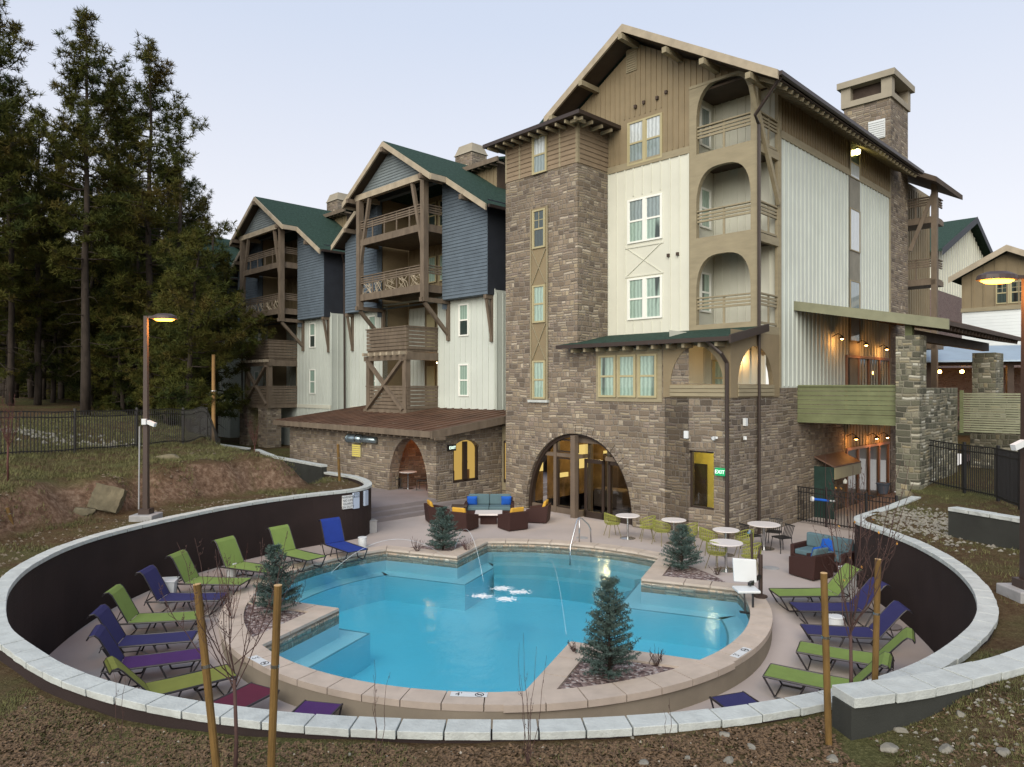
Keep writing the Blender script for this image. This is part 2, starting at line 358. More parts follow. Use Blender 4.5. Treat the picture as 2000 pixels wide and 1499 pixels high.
T['needles'] = foliage('ponderosa needles', [(0.33, (0.028, 0.045, 0.014)), (0.5, (0.06, 0.065, 0.012)), (0.68, (0.085, 0.064, 0.016))])
T['spruce'] = foliage('blue spruce needles', [(0.35, (0.03, 0.055, 0.045)), (0.62, (0.1, 0.145, 0.13))], 9)
T['berry'] = M('dry orange leaf', (0.5, 0.25, 0.05), 0.8, 0.3)
def pointlight(name, loc, e, c=(1, 0.55, 0.2), r=0.06, parent=None):
    l = bpy.data.lights.new(name, 'POINT'); l.energy = e; l.color = c; l.shadow_soft_size = r
    o = bpy.data.objects.new(name, l); COL.objects.link(o); o.location = loc
    if parent: o.parent = parent
    return o
# ---------------------------------------------------------------- ground shapes
WALL_IN = [(-7.5, 28.4), (-6.8, 27.72), (-6.09, 27.08), (-5.47, 26.2), (-5.03, 25.19), (-4.85, 24.2), (-5.15, 23.3), (-6.3, 22.25), (-7.45, 20.92), (-8.35, 19.32), (-9.2, 16.91), (-9.42, 15.2), (-9.15, 13.5), (-8.6, 12.14), (-7.9, 11.02), (-7.08, 9.97), (-6.26, 9.25), (-5.4, 8.59), (-4.58, 8.12), (-3.69, 7.74), (-2.79, 7.48), (-1.89, 7.31), (-0.92, 7.22), (0.04, 7.21), (0.98, 7.27), (1.91, 7.41), (2.83, 7.66), (3.7, 7.99), (4.48, 8.38), (5.2, 8.86), (5.95, 9.5), (6.65, 10.2), (7.25, 11.0), (7.85, 12.1), (8.38, 13.55), (8.7, 15.26), (8.72, 16.8), (8.68, 17.8), (8.95, 18.45), (9.6, 19.1), (11.0, 20.45), (12.4, 21.9)]
def catmull(P, k=4):
    out = []; n = len(P)
    for i in range(n - 1):
        p0 = Vector(P[max(i - 1, 0)]); p1 = Vector(P[i]); p2 = Vector(P[i + 1]); p3 = Vector(P[min(i + 2, n - 1)])
        for j in range(k):
            t = j / k
            out.append(0.5 * ((2 * p1) + (p2 - p0) * t + (2 * p0 - 5 * p1 + 4 * p2 - p3) * t * t + (3 * p1 - p0 - 3 * p2 + p3) * t ** 3))
    out.append(Vector(P[-1])); return out
def resample(P, step):
    P = [Vector(p) for p in P]; L = [0]
    for i in range(1, len(P)): L.append(L[-1] + (P[i] - P[i - 1]).length)
    n = max(1, round(L[-1] / step)); out = []; j = 0
    for k in range(n + 1):
        s = L[-1] * k / n
        while j < len(P) - 2 and L[j + 1] < s: j += 1
        t = (s - L[j]) / max(1e-9, L[j + 1] - L[j]); out.append(P[j].lerp(P[j + 1], min(1, max(0, t))))
    return out
def offset(P, w, closed=False, lim=1.35):
    """offset to the right-hand side of the direction of travel"""
    n = len(P); out = []
    for i in range(n):
        a = P[(i - 1) % n] if (closed or i > 0) else None; b = P[(i + 1) % n] if (closed or i < n - 1) else None
        ns = []
        if a is not None: d = (P[i] - a).normalized(); ns.append(Vector((d.y, -d.x)))
        if b is not None: d = (b - P[i]).normalized(); ns.append(Vector((d.y, -d.x)))
        if len(ns) == 2:
            m = (ns[0] + ns[1]); 
            if m.length < 1e-6: m = ns[0]
            m.normalize(); k = min(lim, 1 / max(0.2, m.dot(ns[0])))
        else: m = ns[0]; k = 1
        out.append(P[i] + m * (w * k))
    return out
WC = catmull(WALL_IN, 4)
WOUT = offset(WC, 0.27)          # outer edge of the cap: travel runs anticlockwise seen from above, outside lies to the right
WMID = offset(WC, 0.14)
WMIDs = resample(WMID, 0.6)
def wall_dist(x, y):
    best = 1e9
    for i in range(len(WMIDs) - 1):
        ax, ay = WMIDs[i]; bx, by = WMIDs[i + 1]; dx, dy = bx - ax, by - ay
        t = max(0, min(1, ((x - ax) * dx + (y - ay) * dy) / (dx * dx + dy * dy)))
        d = hypot(x - ax - t * dx, y - ay - t * dy)
        if d < best: best = d
    return best
def inside(x, y, P):
    c = False; n = len(P); j = n - 1
    for i in range(n):
        if (P[i][1] > y) != (P[j][1] > y) and x < (P[j][0] - P[i][0]) * (y - P[i][1]) / (P[j][1] - P[i][1]) + P[i][0]: c = not c
        j = i
    return c
def lerp(a, b, t): return a + (b - a) * t
def nz(x, y, s=1.0):
    return (sin(x * 1.7 * s + 1.3 * sin(y * 0.9 * s)) + sin(y * 2.1 * s + 1.7 * sin(x * 1.1 * s + 2)) + 0.5 * sin(x * 4.3 * s + y * 3.1 * s)) / 2.5
def loc_ab(x, y):
    x -= CX; y -= CY; return (x * UA[0] + y * UA[1], x * VB[0] + y * VB[1])
def ground(x, y, D=None):
    if D is None: D = wall_dist(x, y)
    a, b = loc_ab(x, y)
    h = 1.38 + 0.15 * ss(-4.5, -1.5, x)
    wl = ss(-4.0, -8.5, x) * ss(9, 14, y)
    bank = 0.16 + (0.98 + 0.14 * nz(x, y, .7)) * ss(2.2 + 0.4 * nz(x, y, 1.2), 2.95 + 0.4 * nz(x, y, 1.2), D) + 0.07 * nz(x, y, 3.1) * ss(1.8, 2.5, D) * ss(4.5, 3.5, D) + 0.85 * ss(4, 15, D) + 0.8 * ss(14, 30, D)
    h += wl * bank
    wr = ss(8, 9.5, x) * ss(8, 12, y)
    h += wr * (0.1 + 0.16 * ss(1, 4, D) + 0.5 * ss(5, 20, D))
    # bank in front of the right-hand wall
    fr = ss(3.35, 5.6, x) * ss(8.6, 7.0, y)
    h = lerp(h, 1.12 + 0.42 * ss(3.25, 3.62, x) + 0.34 * ss(3.6, 5.4, x) - 0.12 * ss(5.4, 8, x), ss(3.2, 3.5, x) * ss(0.25, 0.0, y - second_y(x)) if y < 9.2 else 0)
    if a < -11: h = lerp(h, 1.0, ss(-10.4, -9.0, b) * ss(-7.0, -8.0, x))
    return h + 0.025 * nz(x, y, 2.1) + 0.04 * nz(x, y, .5)
SECOND = [(3.30, 7.32), (3.88, 7.47), (4.49, 7.66), (4.97, 7.87), (5.49, 8.09), (6.13, 8.45), (7.0, 9.0), (8.2, 9.9)]
def second_y(x):
    P = SECOND
    if x <= P[0][0]: return P[0][1] - 0.14
    for i in range(len(P) - 1):
        if x < P[i + 1][0]: return P[i][1] + (P[i + 1][1] - P[i][1]) * (x - P[i][0]) / (P[i + 1][0] - P[i][0]) - 0.14
    return P[-1][1]
def cdt(name, boundary, pts, zf, mat, holes=(), smooth=True):
    V = []; E = []
    for loop in [boundary] + list(holes):
        o = len(V); n = len(loop)
        V += [Vector((p[0], p[1])) for p in loop]; E += [(o + i, o + (i + 1) % n) for i in range(n)]
    V += [Vector(p) for p in pts]
    r = delaunay_2d_cdt(V, E, [], 0, 1e-5)
    ov, of = r[0], r[2]; F = []
    for f in of:
        cx = sum(ov[i][0] for i in f) / len(f); cy = sum(ov[i][1] for i in f) / len(f)
        if inside(cx, cy, boundary) and not any(inside(cx, cy, h) for h in holes): F.append(tuple(f))
    mb = MB(); mb.v = [(p[0], p[1], zf(p[0], p[1])) for p in ov]; mb.f = F
    o = mb.build(name, mat, smooth=smooth)
    if o.data.polygons and o.data.polygons[0].normal.z < 0: o.data.flip_normals()
    return o
# terrain hole: outer side of the retaining wall, then through the buildings
def wab(a, b): v = W(a, b); return Vector((v.x, v.y))
HOLE = [p.copy() for p in WMID] + [wab(3.7, 3.3), wab(3.7, 13.5), wab(-1, 14), wab(-22, 3), wab(-25, 1), wab(-25, -7.3)]
def soil_mat():
    m, n, bs, out = newmat('soil grass and mulch')
    tc = n.nodes.new('ShaderNodeTexCoord'); v = tc.outputs['Object']
    t1 = noise(n, v, 0.35, 5, 0.65); t2 = noise(n, v, 30, 6, 0.75); t3 = noise(n, v, 7, 5, 0.7)
    r1 = ramp(n, [(0.2, (0.03, 0.018, 0.012)), (0.42, (0.065, 0.04, 0.022)), (0.55, (0.11, 0.08, 0.045)), (0.75, (0.21, 0.165, 0.11))])
    n.links.new(math_node(n, 'ADD', math_node(n, 'MULTIPLY', t2.outputs[0], 0.6), math_node(n, 'MULTIPLY', t3.outputs[0], 0.4)), r1.inputs[0])
    r2 = ramp(n, [(0.25, (0.03, 0.03, 0.014)), (0.5, (0.085, 0.085, 0.035)), (0.75, (0.2, 0.185, 0.09))]); n.links.new(t2.outputs[0], r2.inputs[0])
    g = ramp(n, [(0.46, (0, 0, 0)), (0.62, (1, 1, 1))]); n.links.new(t1.outputs[0], g.inputs[0])
    mx = n.nodes.new('ShaderNodeMix'); mx.data_type = 'RGBA'; n.links.new(g.outputs[0], mx.inputs[0]); n.links.new(r1.outputs[0], mx.inputs[6]); n.links.new(r2.outputs[0], mx.inputs[7])
    # bare reddish earth on steep banks
    ge = n.nodes.new('ShaderNodeNewGeometry'); sp = n.nodes.new('ShaderNodeSeparateXYZ'); n.links.new(ge.outputs['Normal'], sp.inputs[0])
    st = ramp(n, [(0.80, (1, 1, 1)), (0.95, (0, 0, 0))]); n.links.new(sp.outputs[2], st.inputs[0])
    r3 = ramp(n, [(0.25, (0.05, 0.03, 0.02)), (0.5, (0.15, 0.1, 0.068)), (0.8, (0.32, 0.245, 0.18))]); n.links.new(t3.outputs[0], r3.inputs[0])
    m2 = n.nodes.new('ShaderNodeMix'); m2.data_type = 'RGBA'; n.links.new(st.outputs[0], m2.inputs[0]); n.links.new(mx.outputs[2], m2.inputs[6]); n.links.new(r3.outputs[0], m2.inputs[7])
    n.links.new(m2.outputs[2], bs.inputs['Base Color']); bs.inputs['Roughness'].default_value = 1; bs.inputs['Specular IOR Level'].default_value = 0.05
    bump(n, math_node(n, 'ADD', t2.outputs[0], t3.outputs[0]), bs, 0.8, 0.05)
    return m
T['soil'] = soil_mat()
def gravel_mat(name='river gravel', sc=16):
    m, n, bs, out = newmat(name)
    tc = n.nodes.new('ShaderNodeTexCoord'); v = n.nodes.new('ShaderNodeTexVoronoi'); v.inputs['Scale'].default_value = sc; n.links.new(tc.outputs['Object'], v.inputs['Vector'])
    s = n.nodes.new('ShaderNodeSeparateColor'); n.links.new(v.outputs['Color'], s.inputs[0])
    r = ramp(n, [(0, (0.06, 0.035, 0.035)), (0.4, (0.16, 0.11, 0.1)), (0.75, (0.26, 0.2, 0.19)), (1, (0.45, 0.42, 0.4))]); n.links.new(s.outputs[0], r.inputs[0])
    n.links.new(r.outputs[0], bs.inputs['Base Color']); bs.inputs['Roughness'].default_value = 0.9
    inv = math_node(n, 'SUBTRACT', 1, v.outputs['Distance']); bump(n, inv, bs, 1, 0.04); return m
T['gravel'] = gravel_mat()

pts = []
x = -19.0
HP = [tuple(p) for p in HOLE]
def hd(x, y): return wall_dist(x, y)
while x < 17:
    y = 4.2
    while y < 34:
        st = 0.42 if (y < 26 or x < -4) else 0.9
        px, py = x + U(-.12, .12), y + U(-.12, .12)
        if not inside(px, py, HP) and hd(px, py) > 0.12: pts.append((px, py))
        y += st
    x += 0.42
for X in range(-60, 61, 2):
    for Y in range(-6, 90, 2):
        if -19.5 < X < 17.2 and 4 < Y < 34.5: continue
        if not inside(X, Y, HP): pts.append((X + U(-.4, .4), Y + U(-.4, .4)))
for X in range(-1000, 1001, 100):
    for Y in range(-300, 1401, 100):
        if not (-62 < X < 62 and -8 < Y < 92): pts.append((X + U(-9, 9), Y + U(-9, 9)))
def gz(x, y):
    if abs(x) > 80 or y > 110 or y < -20: return 3.2 if x < 0 else 1.6
    return ground(x, y)
terr = cdt('ground', [(-1100, -400), (1100, -400), (1100, 1500), (-1100, 1500)], pts, gz, T['soil'], [HP])
struct(terr)

# ---------------------------------------------------------------- pool geometry
PCX, PCY = -0.33, 17.43
E1 = Vector((0.383, 0.924)); E2 = Vector((0.924, -0.383)); PC = Vector((PCX, PCY))
def rin(t, off=0.0):
    rx = 5.89 + off; ry = (5.33 if sin(t) > 0 else 5.89) + off
    return 1 / sqrt((cos(t) / rx) ** 2 + (sin(t) / ry) ** 2)
def ringpt(t, off=0.0): return PC + Vector((cos(t), sin(t))) * rin(t, off)
CN = {1: (Vector((-3.9, 15.91)), -E2, -E1), 2: (Vector((-1.61, 20.75)), E1, -E2), 3: (Vector((3.36, 18.37)), E2, E1), 4: (Vector((1.15, 13.84)), -E1, E2)}
def hit(c, d):
    s = 0
    while True:
        p = c + d * s; q = p - PC; t = atan2(q.y, q.x)
        if q.length >= rin(t): return t
        s += 0.01
ANG = {k: (hit(c, d0), hit(c, d1)) for k, (c, d0, d1) in CN.items()}
def arc(t0, t1, off=0.0, step=0.16):
    while t1 < t0: t1 += 2 * pi
    n = max(2, int((t1 - t0) * 6 / step)); return [ringpt(t0 + (t1 - t0) * i / n, off) for i in range(n + 1)]
def seg(p, q, step=0.2):
    L_ = (q - p).length; n = max(1, int(L_ / step)); return [p.lerp(q, i / n) for i in range(1, n) if i / n * L_ > 0.62 and (1 - i / n) * L_ > 0.62]
OUT = []
# anticlockwise: right arm, corner 3, back arm, corner 2, left arm, corner 1, front arm, corner 4
for k0, k1 in ((4, 3), (3, 2), (2, 1), (1, 4)):
    A = arc(ANG[k0][1], ANG[k1][0]); OUT += A
    c = CN[k1][0]; nxt = ringpt(ANG[k1][1])
    OUT += seg(A[-1], c) + [c] + seg(c, nxt)
WATER_Z = -0.10
COUT = offset(OUT, 0.46, True, 1.42)
def strip(mb, P, Q, z, t, gap_every=0, closed=True):
    n = len(P); acc = 0; m = n if closed else n - 1
    for i in range(m):
        j = (i + 1) % n; p0, p1, q0, q1 = P[i], P[j], Q[i], Q[j]
        L = (p1 - p0).length; acc += L
        if gap_every and acc > gap_every:
            acc = 0; g = min(0.5, 0.018 / max(L, 0.02)); p1 = p1.lerp(p0, g); q1 = q1.lerp(q0, g)
        mb.slab((*p0, z), (*q0, z), (*q1, z), (*p1, z), t)
pool = thing('swimming_pool', 'round turquoise swimming pool with tan stone coping and four planted corners', 'swimming pool', (0, 0, 0))
mb = MB(); strip(mb, OUT, COUT, 0.05, 0.11, 0.62)
for k in (1, 4):
    t0, t1 = ANG[k]
    while t1 < t0: t1 += 2 * pi
    A = arc(t0 - 0.06, t1 + 0.06); B = arc(t0 - 0.06, t1 + 0.06, 0.5); strip(mb, A, B, 0.054, 0.115, 0.62, False)
cop = mb.build('coping', T['coping'], pool)
mb = MB(); strip(mb, OUT, offset(OUT, 0.4, True, 1.42), -0.01, 0.05)
for k in (1, 4):
    t0, t1 = ANG[k]
    while t1 < t0: t1 += 2 * pi
    strip(mb, arc(t0, t1, .03), arc(t0, t1, 0.44), -0.01, 0.05, 0, False)
mb.build('mortar_bed', T['poolwall'], pool)
# outer stucco wall round the pool
full = arc(0, 2 * pi - 1e-6, 0.45)[:-1]; full2 = arc(0, 2 * pi - 1e-6, 0.36)[:-1]
mb = MB(); strip(mb, full2, full, -0.066, 0.9); mb.build('outer_wall', T['poolwall'], pool, smooth=False)
# basin
mb = MB(); n = len(OUT); inn = offset(OUT, -0.5, True, 1.4)
for i in range(n):
    j = (i + 1) % n; p, q, r_, s_ = OUT[i], OUT[j], inn[i], inn[j]
    mb.quad((*p, -0.3), (*q, -0.3), (*q, -0.62), (*p, -0.62)); mb.quad((*p, -0.62), (*q, -0.62), (*s_, -0.62), (*r_, -0.62))
    mb.quad((*r_, -0.62), (*s_, -0.62), (*s_, -1.5), (*r_, -1.35))
basin_m = M('pool plaster', (0.78, 0.86, 0.9), 0.6, 0.03, 0.35)
mb.build('basin_wall', basin_m, pool)
mb = MB()
for i in range(n):
    j = (i + 1) % n; p, q = OUT[i], OUT[j]; mb.quad((*p, -0.058), (*q, -0.058), (*q, -0.3), (*p, -0.3))
mb.build('waterline_tile', T['tile'], pool)
fl = cdt('floor', [tuple(p) for p in inn], [], lambda x, y: -1.35, basin_m, (), False); fl.parent = pool
mb = MB(); e2 = offset(inn, 0.05, True, 1.0); strip(mb, inn, e2, -0.612, 0.008); mb.build('step_edge_tile', M('step edge tile', (0.25, 0.38, 0.42), 0.5), pool)
# broad entry steps in the back arm
bs_m = M('step plaster', (0.5, 0.68, 0.7), 0.6, 0.05)
t0, t1 = ANG[3][1], ANG[2][0]
mb = MB()
for k, (w_, z_) in enumerate(((0.42, -0.34), (0.84, -0.52), (1.26, -0.8))):
    strip(mb, arc(t0 + .03, t1 - .03, -w_), arc(t0 + .03, t1 - .03, -0.02), z_, 1.0, 0, False)
mb.build('entry_step', bs_m, pool)
# water
def water_mat():
    m = bpy.data.materials.new('pool water'); m.use_nodes = True; n = m.node_tree; n.nodes.clear()
    o = n.nodes.new('ShaderNodeOutputMaterial'); t = n.nodes.new('ShaderNodeBsdfTransparent'); t.inputs[0].default_value = (0.97, 1, 1, 1)
    g = n.nodes.new('ShaderNodeBsdfGlossy'); g.inputs['Roughness'].default_value = 0.12
    f = n.nodes.new('ShaderNodeFresnel'); f.inputs[0].default_value = 1.33; mx = n.nodes.new('ShaderNodeMixShader')
    n.links.new(f.outputs[0], mx.inputs[0]); n.links.new(t.outputs[0], mx.inputs[1]); n.links.new(g.outputs[0], mx.inputs[2]); n.links.new(mx.outputs[0], o.inputs['Surface'])
    tc = n.nodes.new('ShaderNodeTexCoord'); a = noise(n, tc.outputs['Object'], 2.2, 3); b = noise(n, tc.outputs['Object'], 9, 2)
    bp = n.nodes.new('ShaderNodeBump'); bp.inputs['Strength'].default_value = 0.35; bp.inputs['Distance'].default_value = 0.03
    n.links.new(math_node(n, 'ADD', a.outputs[0], math_node(n, 'MULTIPLY', b.outputs[0], 0.25)), bp.inputs['Height'])
    n.links.new(bp.outputs[0], g.inputs['Normal']); n.links.new(bp.outputs[0], f.inputs['Normal'])
    va = n.nodes.new('ShaderNodeVolumeAbsorption'); va.inputs['Color'].default_value = (0.1, 0.88, 0.975, 1); va.inputs['Density'].default_value = 0.4
    n.links.new(va.outputs[0], o.inputs['Volume']); return m
Tw = water_mat()
wo_ = offset(OUT, 0.03, True, 1.1)
top = delaunay_2d_cdt([Vector(p) for p in wo_], [(i, (i + 1) % n) for i in range(n)], [], 1, 1e-5)
mb = MB(); nn = len(top[0]); mb.v = [(p[0], p[1], WATER_Z) for p in top[0]] + [(p[0], p[1], -1.7) for p in top[0]]
WP = [tuple(p) for p in wo_]
for f in top[2]:
    mb.f.append(tuple(f)); mb.f.append(tuple(i + nn for i in f)[::-1])
ec = {}
for f in top[2]:
    for i in range(len(f)):
        e = (f[i], f[(i + 1) % len(f)]); ec[tuple(sorted(e))] = ec.get(tuple(sorted(e)), 0) + 1
for e, c in ec.items():
    if c == 1: mb.f.append((e[0], e[1], e[1] + nn, e[0] + nn))
wat = mb.build('water', Tw); struct(wat)
# planting beds
for k in (1, 2, 3, 4):
    c = CN[k][0]; t0, t1 = ANG[k]
    while t1 < t0: t1 += 2 * pi
    A = arc(t0, t1, 0.12 if k in (1, 4) else 0.0)
    mb = MB(); mb.add([(*p, 0.012) for p in [c] + A], [tuple(range(len(A) + 1))])
    struct(mb.build('planting_bed', T['gravel']))

# ---------------------------------------------------------------- deck, patio and steps
def deckz(x, y): return -0.42 * (1 - ss(13.2, 18.6, y))
dpts = []
inner_loop = [tuple(p) for p in offset(WC, 0.06)]
DB = inner_loop + [tuple(wab(3.7, 3.3)), tuple(wab(3.7, 13.5)), tuple(wab(-1, 14)), tuple(wab(-22, 3)), tuple(wab(-25, 1)), tuple(wab(-25, -7.3))]
hole = []
for k0, k1 in ((4, 3), (3, 2), (2, 1), (1, 4)):
    hole += arc(ANG[k0][1], ANG[k1][0], 0.42)
    t0, t1 = ANG[k1]
    while t1 < t0: t1 += 2 * pi
    hole += arc(t0 + .01, t1 - .01, 0.42 if k1 in (1, 4) else 0.0)
hole = [tuple(p) for p in hole]
x = -10
while x < 13:
    y = 7
    while y < 30:
        if inside(x, y, DB) and not inside(x, y, hole): dpts.append((x, y))
        y += 0.6
    x += 0.6
dk = cdt('pool_deck', DB, dpts, deckz, T['deck'], [hole]); struct(dk)
mb = MB()
for i, (a1, z1) in enumerate(((-11.5, 0.45), (-11.2, 0.3), (-10.9, 0.15))):
    for (a0, b0, b1) in ((-25.0, -8.6 + 0.25 * i, -1.92),):
        P = [wab(a0, b0), wab(a1, b0), wab(a1, b1), wab(a0, b1)]
        mb.slab(*[(p.x, p.y, z1) for p in P], 0.4 - 0.05 * i)
struct(mb.build('patio_steps', T['step']))
# drain covers on the deck
for i, (px, py, r_, rz) in enumerate(((1137, 1051, .2, 0), (1506, 1110, .22, 0), (1737, 1219, .25, 0), (1232, 1050, .3, 0))):
    p = at(px, py, deckz(0, 16) if i == 2 else 0); p.z = deckz(p.x, p.y)
    if i == 3: continue
    mb = MB(); mb.lathe([(r_, 0.0), (r_, 0.012), (r_ * .8, 0.016)], (0, 0, 0), 24)
    o = mb.build('drain_cover', T['concrete'] if i < 2 else T['step']); o.location = p
    tag(o, ['dark round drain cover beside the pool handrail', 'dark round drain cover behind the pool lift', 'dark round drain cover by the right retaining wall'][i], 'drain cover')

# ---------------------------------------------------------------- retaining walls
def ret_wall(name, label, P, z0, z1, w=0.27, mat=None, slab=0.46, capt=0.085, wallin=0.03):
    o = thing(name, label, 'retaining wall', (0, 0, 0))
    A = resample(P, 0.23); n = len(A)
    I = offset(A, wallin); O = offset(A, w - 0.03)
    mb = MB()
    for i in range(n - 1):
        mb.slab((*I[i], z1 - capt), (*O[i], z1 - capt), (*O[i + 1], z1 - capt), (*I[i + 1], z1 - capt), z1 - capt - z0)
    mb.build('wall_face', mat or T['wallb'], o)
    S = resample(P, slab / 4); m = len(S); Q = offset(S, w); mb = MB(); i = 0
    while i < m - 1:
        j = min(i + 4, m - 1); dz = U(-.004, .004); e = U(-.006, .006)
        a = list(S[i:j + 1]); b = list(Q[i:j + 1])
        g = 0.012
        a[0] = a[0].lerp(a[1], 0.15); b[0] = b[0].lerp(b[1], 0.15)
        base = len(mb.v); k = len(a)
        for p in a: mb.v.append((p.x, p.y, z1 + dz))
        for q, p in zip(b, a): d = (q - p).normalized() * (e + U(-.005, .005)); mb.v.append((q.x + d.x, q.y + d.y, z1 + dz))
        for p in a: mb.v.append((p.x, p.y, z1 - capt))
        for q, p in zip(b, a): d = (q - p).normalized() * (e - U(0, .012)); mb.v.append((q.x + d.x, q.y + d.y, z1 - capt))
        for r_ in range(k - 1):
            mb.f += [(base + r_, base + k + r_, base + k + r_ + 1, base + r_ + 1), (base + k + r_, base + 3 * k + r_, base + 3 * k + r_ + 1, base + k + r_ + 1), (base + r_ + 1, base + 2 * k + r_ + 1, base + 2 * k + r_, base + r_), (base + 2 * k + r_, base + 2 * k + r_ + 1, base + 3 * k + r_ + 1, base + 3 * k + r_)]
        mb.f += [(base, base + 2 * k, base + 3 * k, base + k), (base + k - 1, base + 2 * k - 1, base + 4 * k - 1, base + 3 * k - 1)]
        i = j
    mb.build('capstones', T['cap'], o, bevel=0.006)
    return o
ret_wall('retaining_wall', 'long curved dark brown retaining wall with pale capstones round the pool deck', WC, -0.8, 1.65)
S2 = catmull(SECOND, 3)
ret_wall('retaining_wall', 'short dark wall with pale capstones at the lower right corner', S2, 0.6, 1.95, 0.34, T['wallg'], 0.5, 0.1)
ret_wall('retaining_wall', 'narrow capped wall behind the planting bed beside the stone arcade', [Vector((-12.6, 35.2)), Vector((-10.5, 31.6)), Vector((-7.35, 28.1))], 0.3, 1.93, 0.27, T['wallg'])
ret_wall('retaining_wall', 'farthest short capped wall below the left apartment wing', [wab(-28.5, -7.0), wab(-24, -6.9)], 0.0, 1.9, 0.27, T['wallg'])
ret_wall('retaining_wall', 'dark straight wall with pale cap on the slope by the right street lamp', [Vector((11.9, 11.5)), Vector((10.75, 14.9)), Vector((10.2, 16.2))][::-1], 0.8, 2.3, 0.3, T['wallg'])
# ---------------------------------------------------------------- building kit (local coordinates a, b, z)
def PF(b): return lambda u, z, d=0.0: (u, b + d, z)      # a facade facing the pool; d goes into the building
def PS(a): return lambda u, z, d=0.0: (a - d, u, z)      # a side facing right
def wall(mb, P, u0, u1, z0, z1, holes=(), t=0.25, back=False):
    zt = z1 if callable(z1) else (lambda u: z1)
    br = {u0, u1}
    for h in holes:
        a, b = max(u0, h[0]), min(u1, h[1]); br |= {a, b}
        if callable(h[3]):
            for i in range(1, 16): br.add(a + (b - a) * (0.5 - 0.5 * cos(pi * i / 16)))
    if callable(z1):
        for i in range(1, 2): pass
        br |= {u for u in getattr(z1, 'br', ()) if u0 < u < u1}
    B = sorted(br); f = lambda v, u: v(u) if callable(v) else v
    for i in range(len(B) - 1):
        a, b = B[i], B[i + 1]
        if b - a < 1e-5: continue
        m = (a + b) / 2; hs = sorted([h for h in holes if h[0] <= m <= h[1]], key=lambda h: f(h[2], m)); z = z0; zb = z0
        e = 1e-6
        for h in hs:
            la, lb, ta, tb = f(h[2], a + e), f(h[2], b - e), f(h[3], a + e), f(h[3], b - e)
            if min(la, lb) > z + 1e-4: mb.quad(P(a, z), P(b, zb), P(b, lb), P(a, la)); mb.quad(P(a, la), P(b, lb), P(b, lb, t), P(a, la, t))
            mb.quad(P(a, ta), P(b, tb), P(b, tb, t), P(a, ta, t))
            z, zb = ta, tb
        mb.quad(P(a, z), P(b, zb), P(b, zt(b)), P(a, zt(a)))
    for h in holes:
        for u in (h[0], h[1]):
            if u0 < u < u1:
                e = 1e-4 if u == h[0] else -1e-4; lo, hi = f(h[2], u + e), f(h[3], u + e)
                if hi - lo > 0.02: mb.quad(P(u, lo), P(u, hi), P(u, hi, t), P(u, lo, t))
def pbox(mb, P, u0, u1, z0, z1, d0, d1):
    p = P(u0, z0, d0); q = P(u1, z1, d1); mb.box(*p, *q)
def battens(mb, P, u0, u1, z0, z1, step=0.4, w=0.05, d=0.03, skip=()):
    n = max(1, round((u1 - u0) / step)); zt = z1 if callable(z1) else (lambda u: z1)
    for i in range(n + 1):
        u = u0 + (u1 - u0) * i / n; u = min(max(u, u0 + w / 2), u1 - w / 2); lo = z0
        segs = [(z0, zt(u) - 0.02)]
        for (a, b, c, e) in skip:
            if a - w / 2 < u < b + w / 2:
                ns = []
                for s0, s1 in segs:
                    if c > s0: ns.append((s0, min(c, s1)))
                    if e < s1: ns.append((max(e, s0), s1))
                segs = [s for s in ns if s[1] - s[0] > 0.05]
        for s0, s1 in segs:
            if s1 > s0: pbox(mb, P, u - w / 2, u + w / 2, s0, s1, -d, 0.005)
def window(par, P, u0, u1, z0, z1, fm='frame_w', pm='pane_c', proud=0.05, cas=0.07, mull=False, mid=0.5, lower=None, grid=False):
    fr = MB()
    for (a, b, c, e) in ((u0 - cas, u0, z0 - cas, z1 + cas), (u1, u1 + cas, z0 - cas, z1 + cas), (u0, u1, z1, z1 + cas), (u0, u1, z0 - cas, z0)): pbox(fr, P, a, b, c, e, -proud, 0.01)
    zm = z0 + (z1 - z0) * mid; s = 0.035
    if mid: pbox(fr, P, u0, u1, zm - s, zm + s, -proud * .7, 0.008)
    for (a, b, c, e) in ((u0, u0 + s, z0, z1), (u1 - s, u1, z0, z1)): pbox(fr, P, a, b, c, e, -proud * .6, 0.006)
    if grid:
        um = (u0 + u1) / 2; pbox(fr, P, um - .012, um + .012, zm, z1, -proud * .5, 0.005); zz = (zm + z1) / 2; pbox(fr, P, u0, u1, zz - .012, zz + .012, -proud * .45, 0.004)
    f = fr.build('window', T[fm], par)
    mb = MB(); mb.quad(P(u0, z0, -0.012), P(u1, z0, -0.012), P(u1, z1, -0.012), P(u0, z1, -0.012)) if not lower else mb.quad(P(u0, zm, -0.012), P(u1, zm, -0.012), P(u1, z1, -0.012), P(u0, z1, -0.012))
    mb.build('pane', T[pm], f)
    if lower:
        mb = MB(); mb.quad(P(u0, z0, -0.012), P(u1, z0, -0.012), P(u1, zm, -0.012), P(u0, zm, -0.012)); mb.build('pane', T[lower], f)
    return f
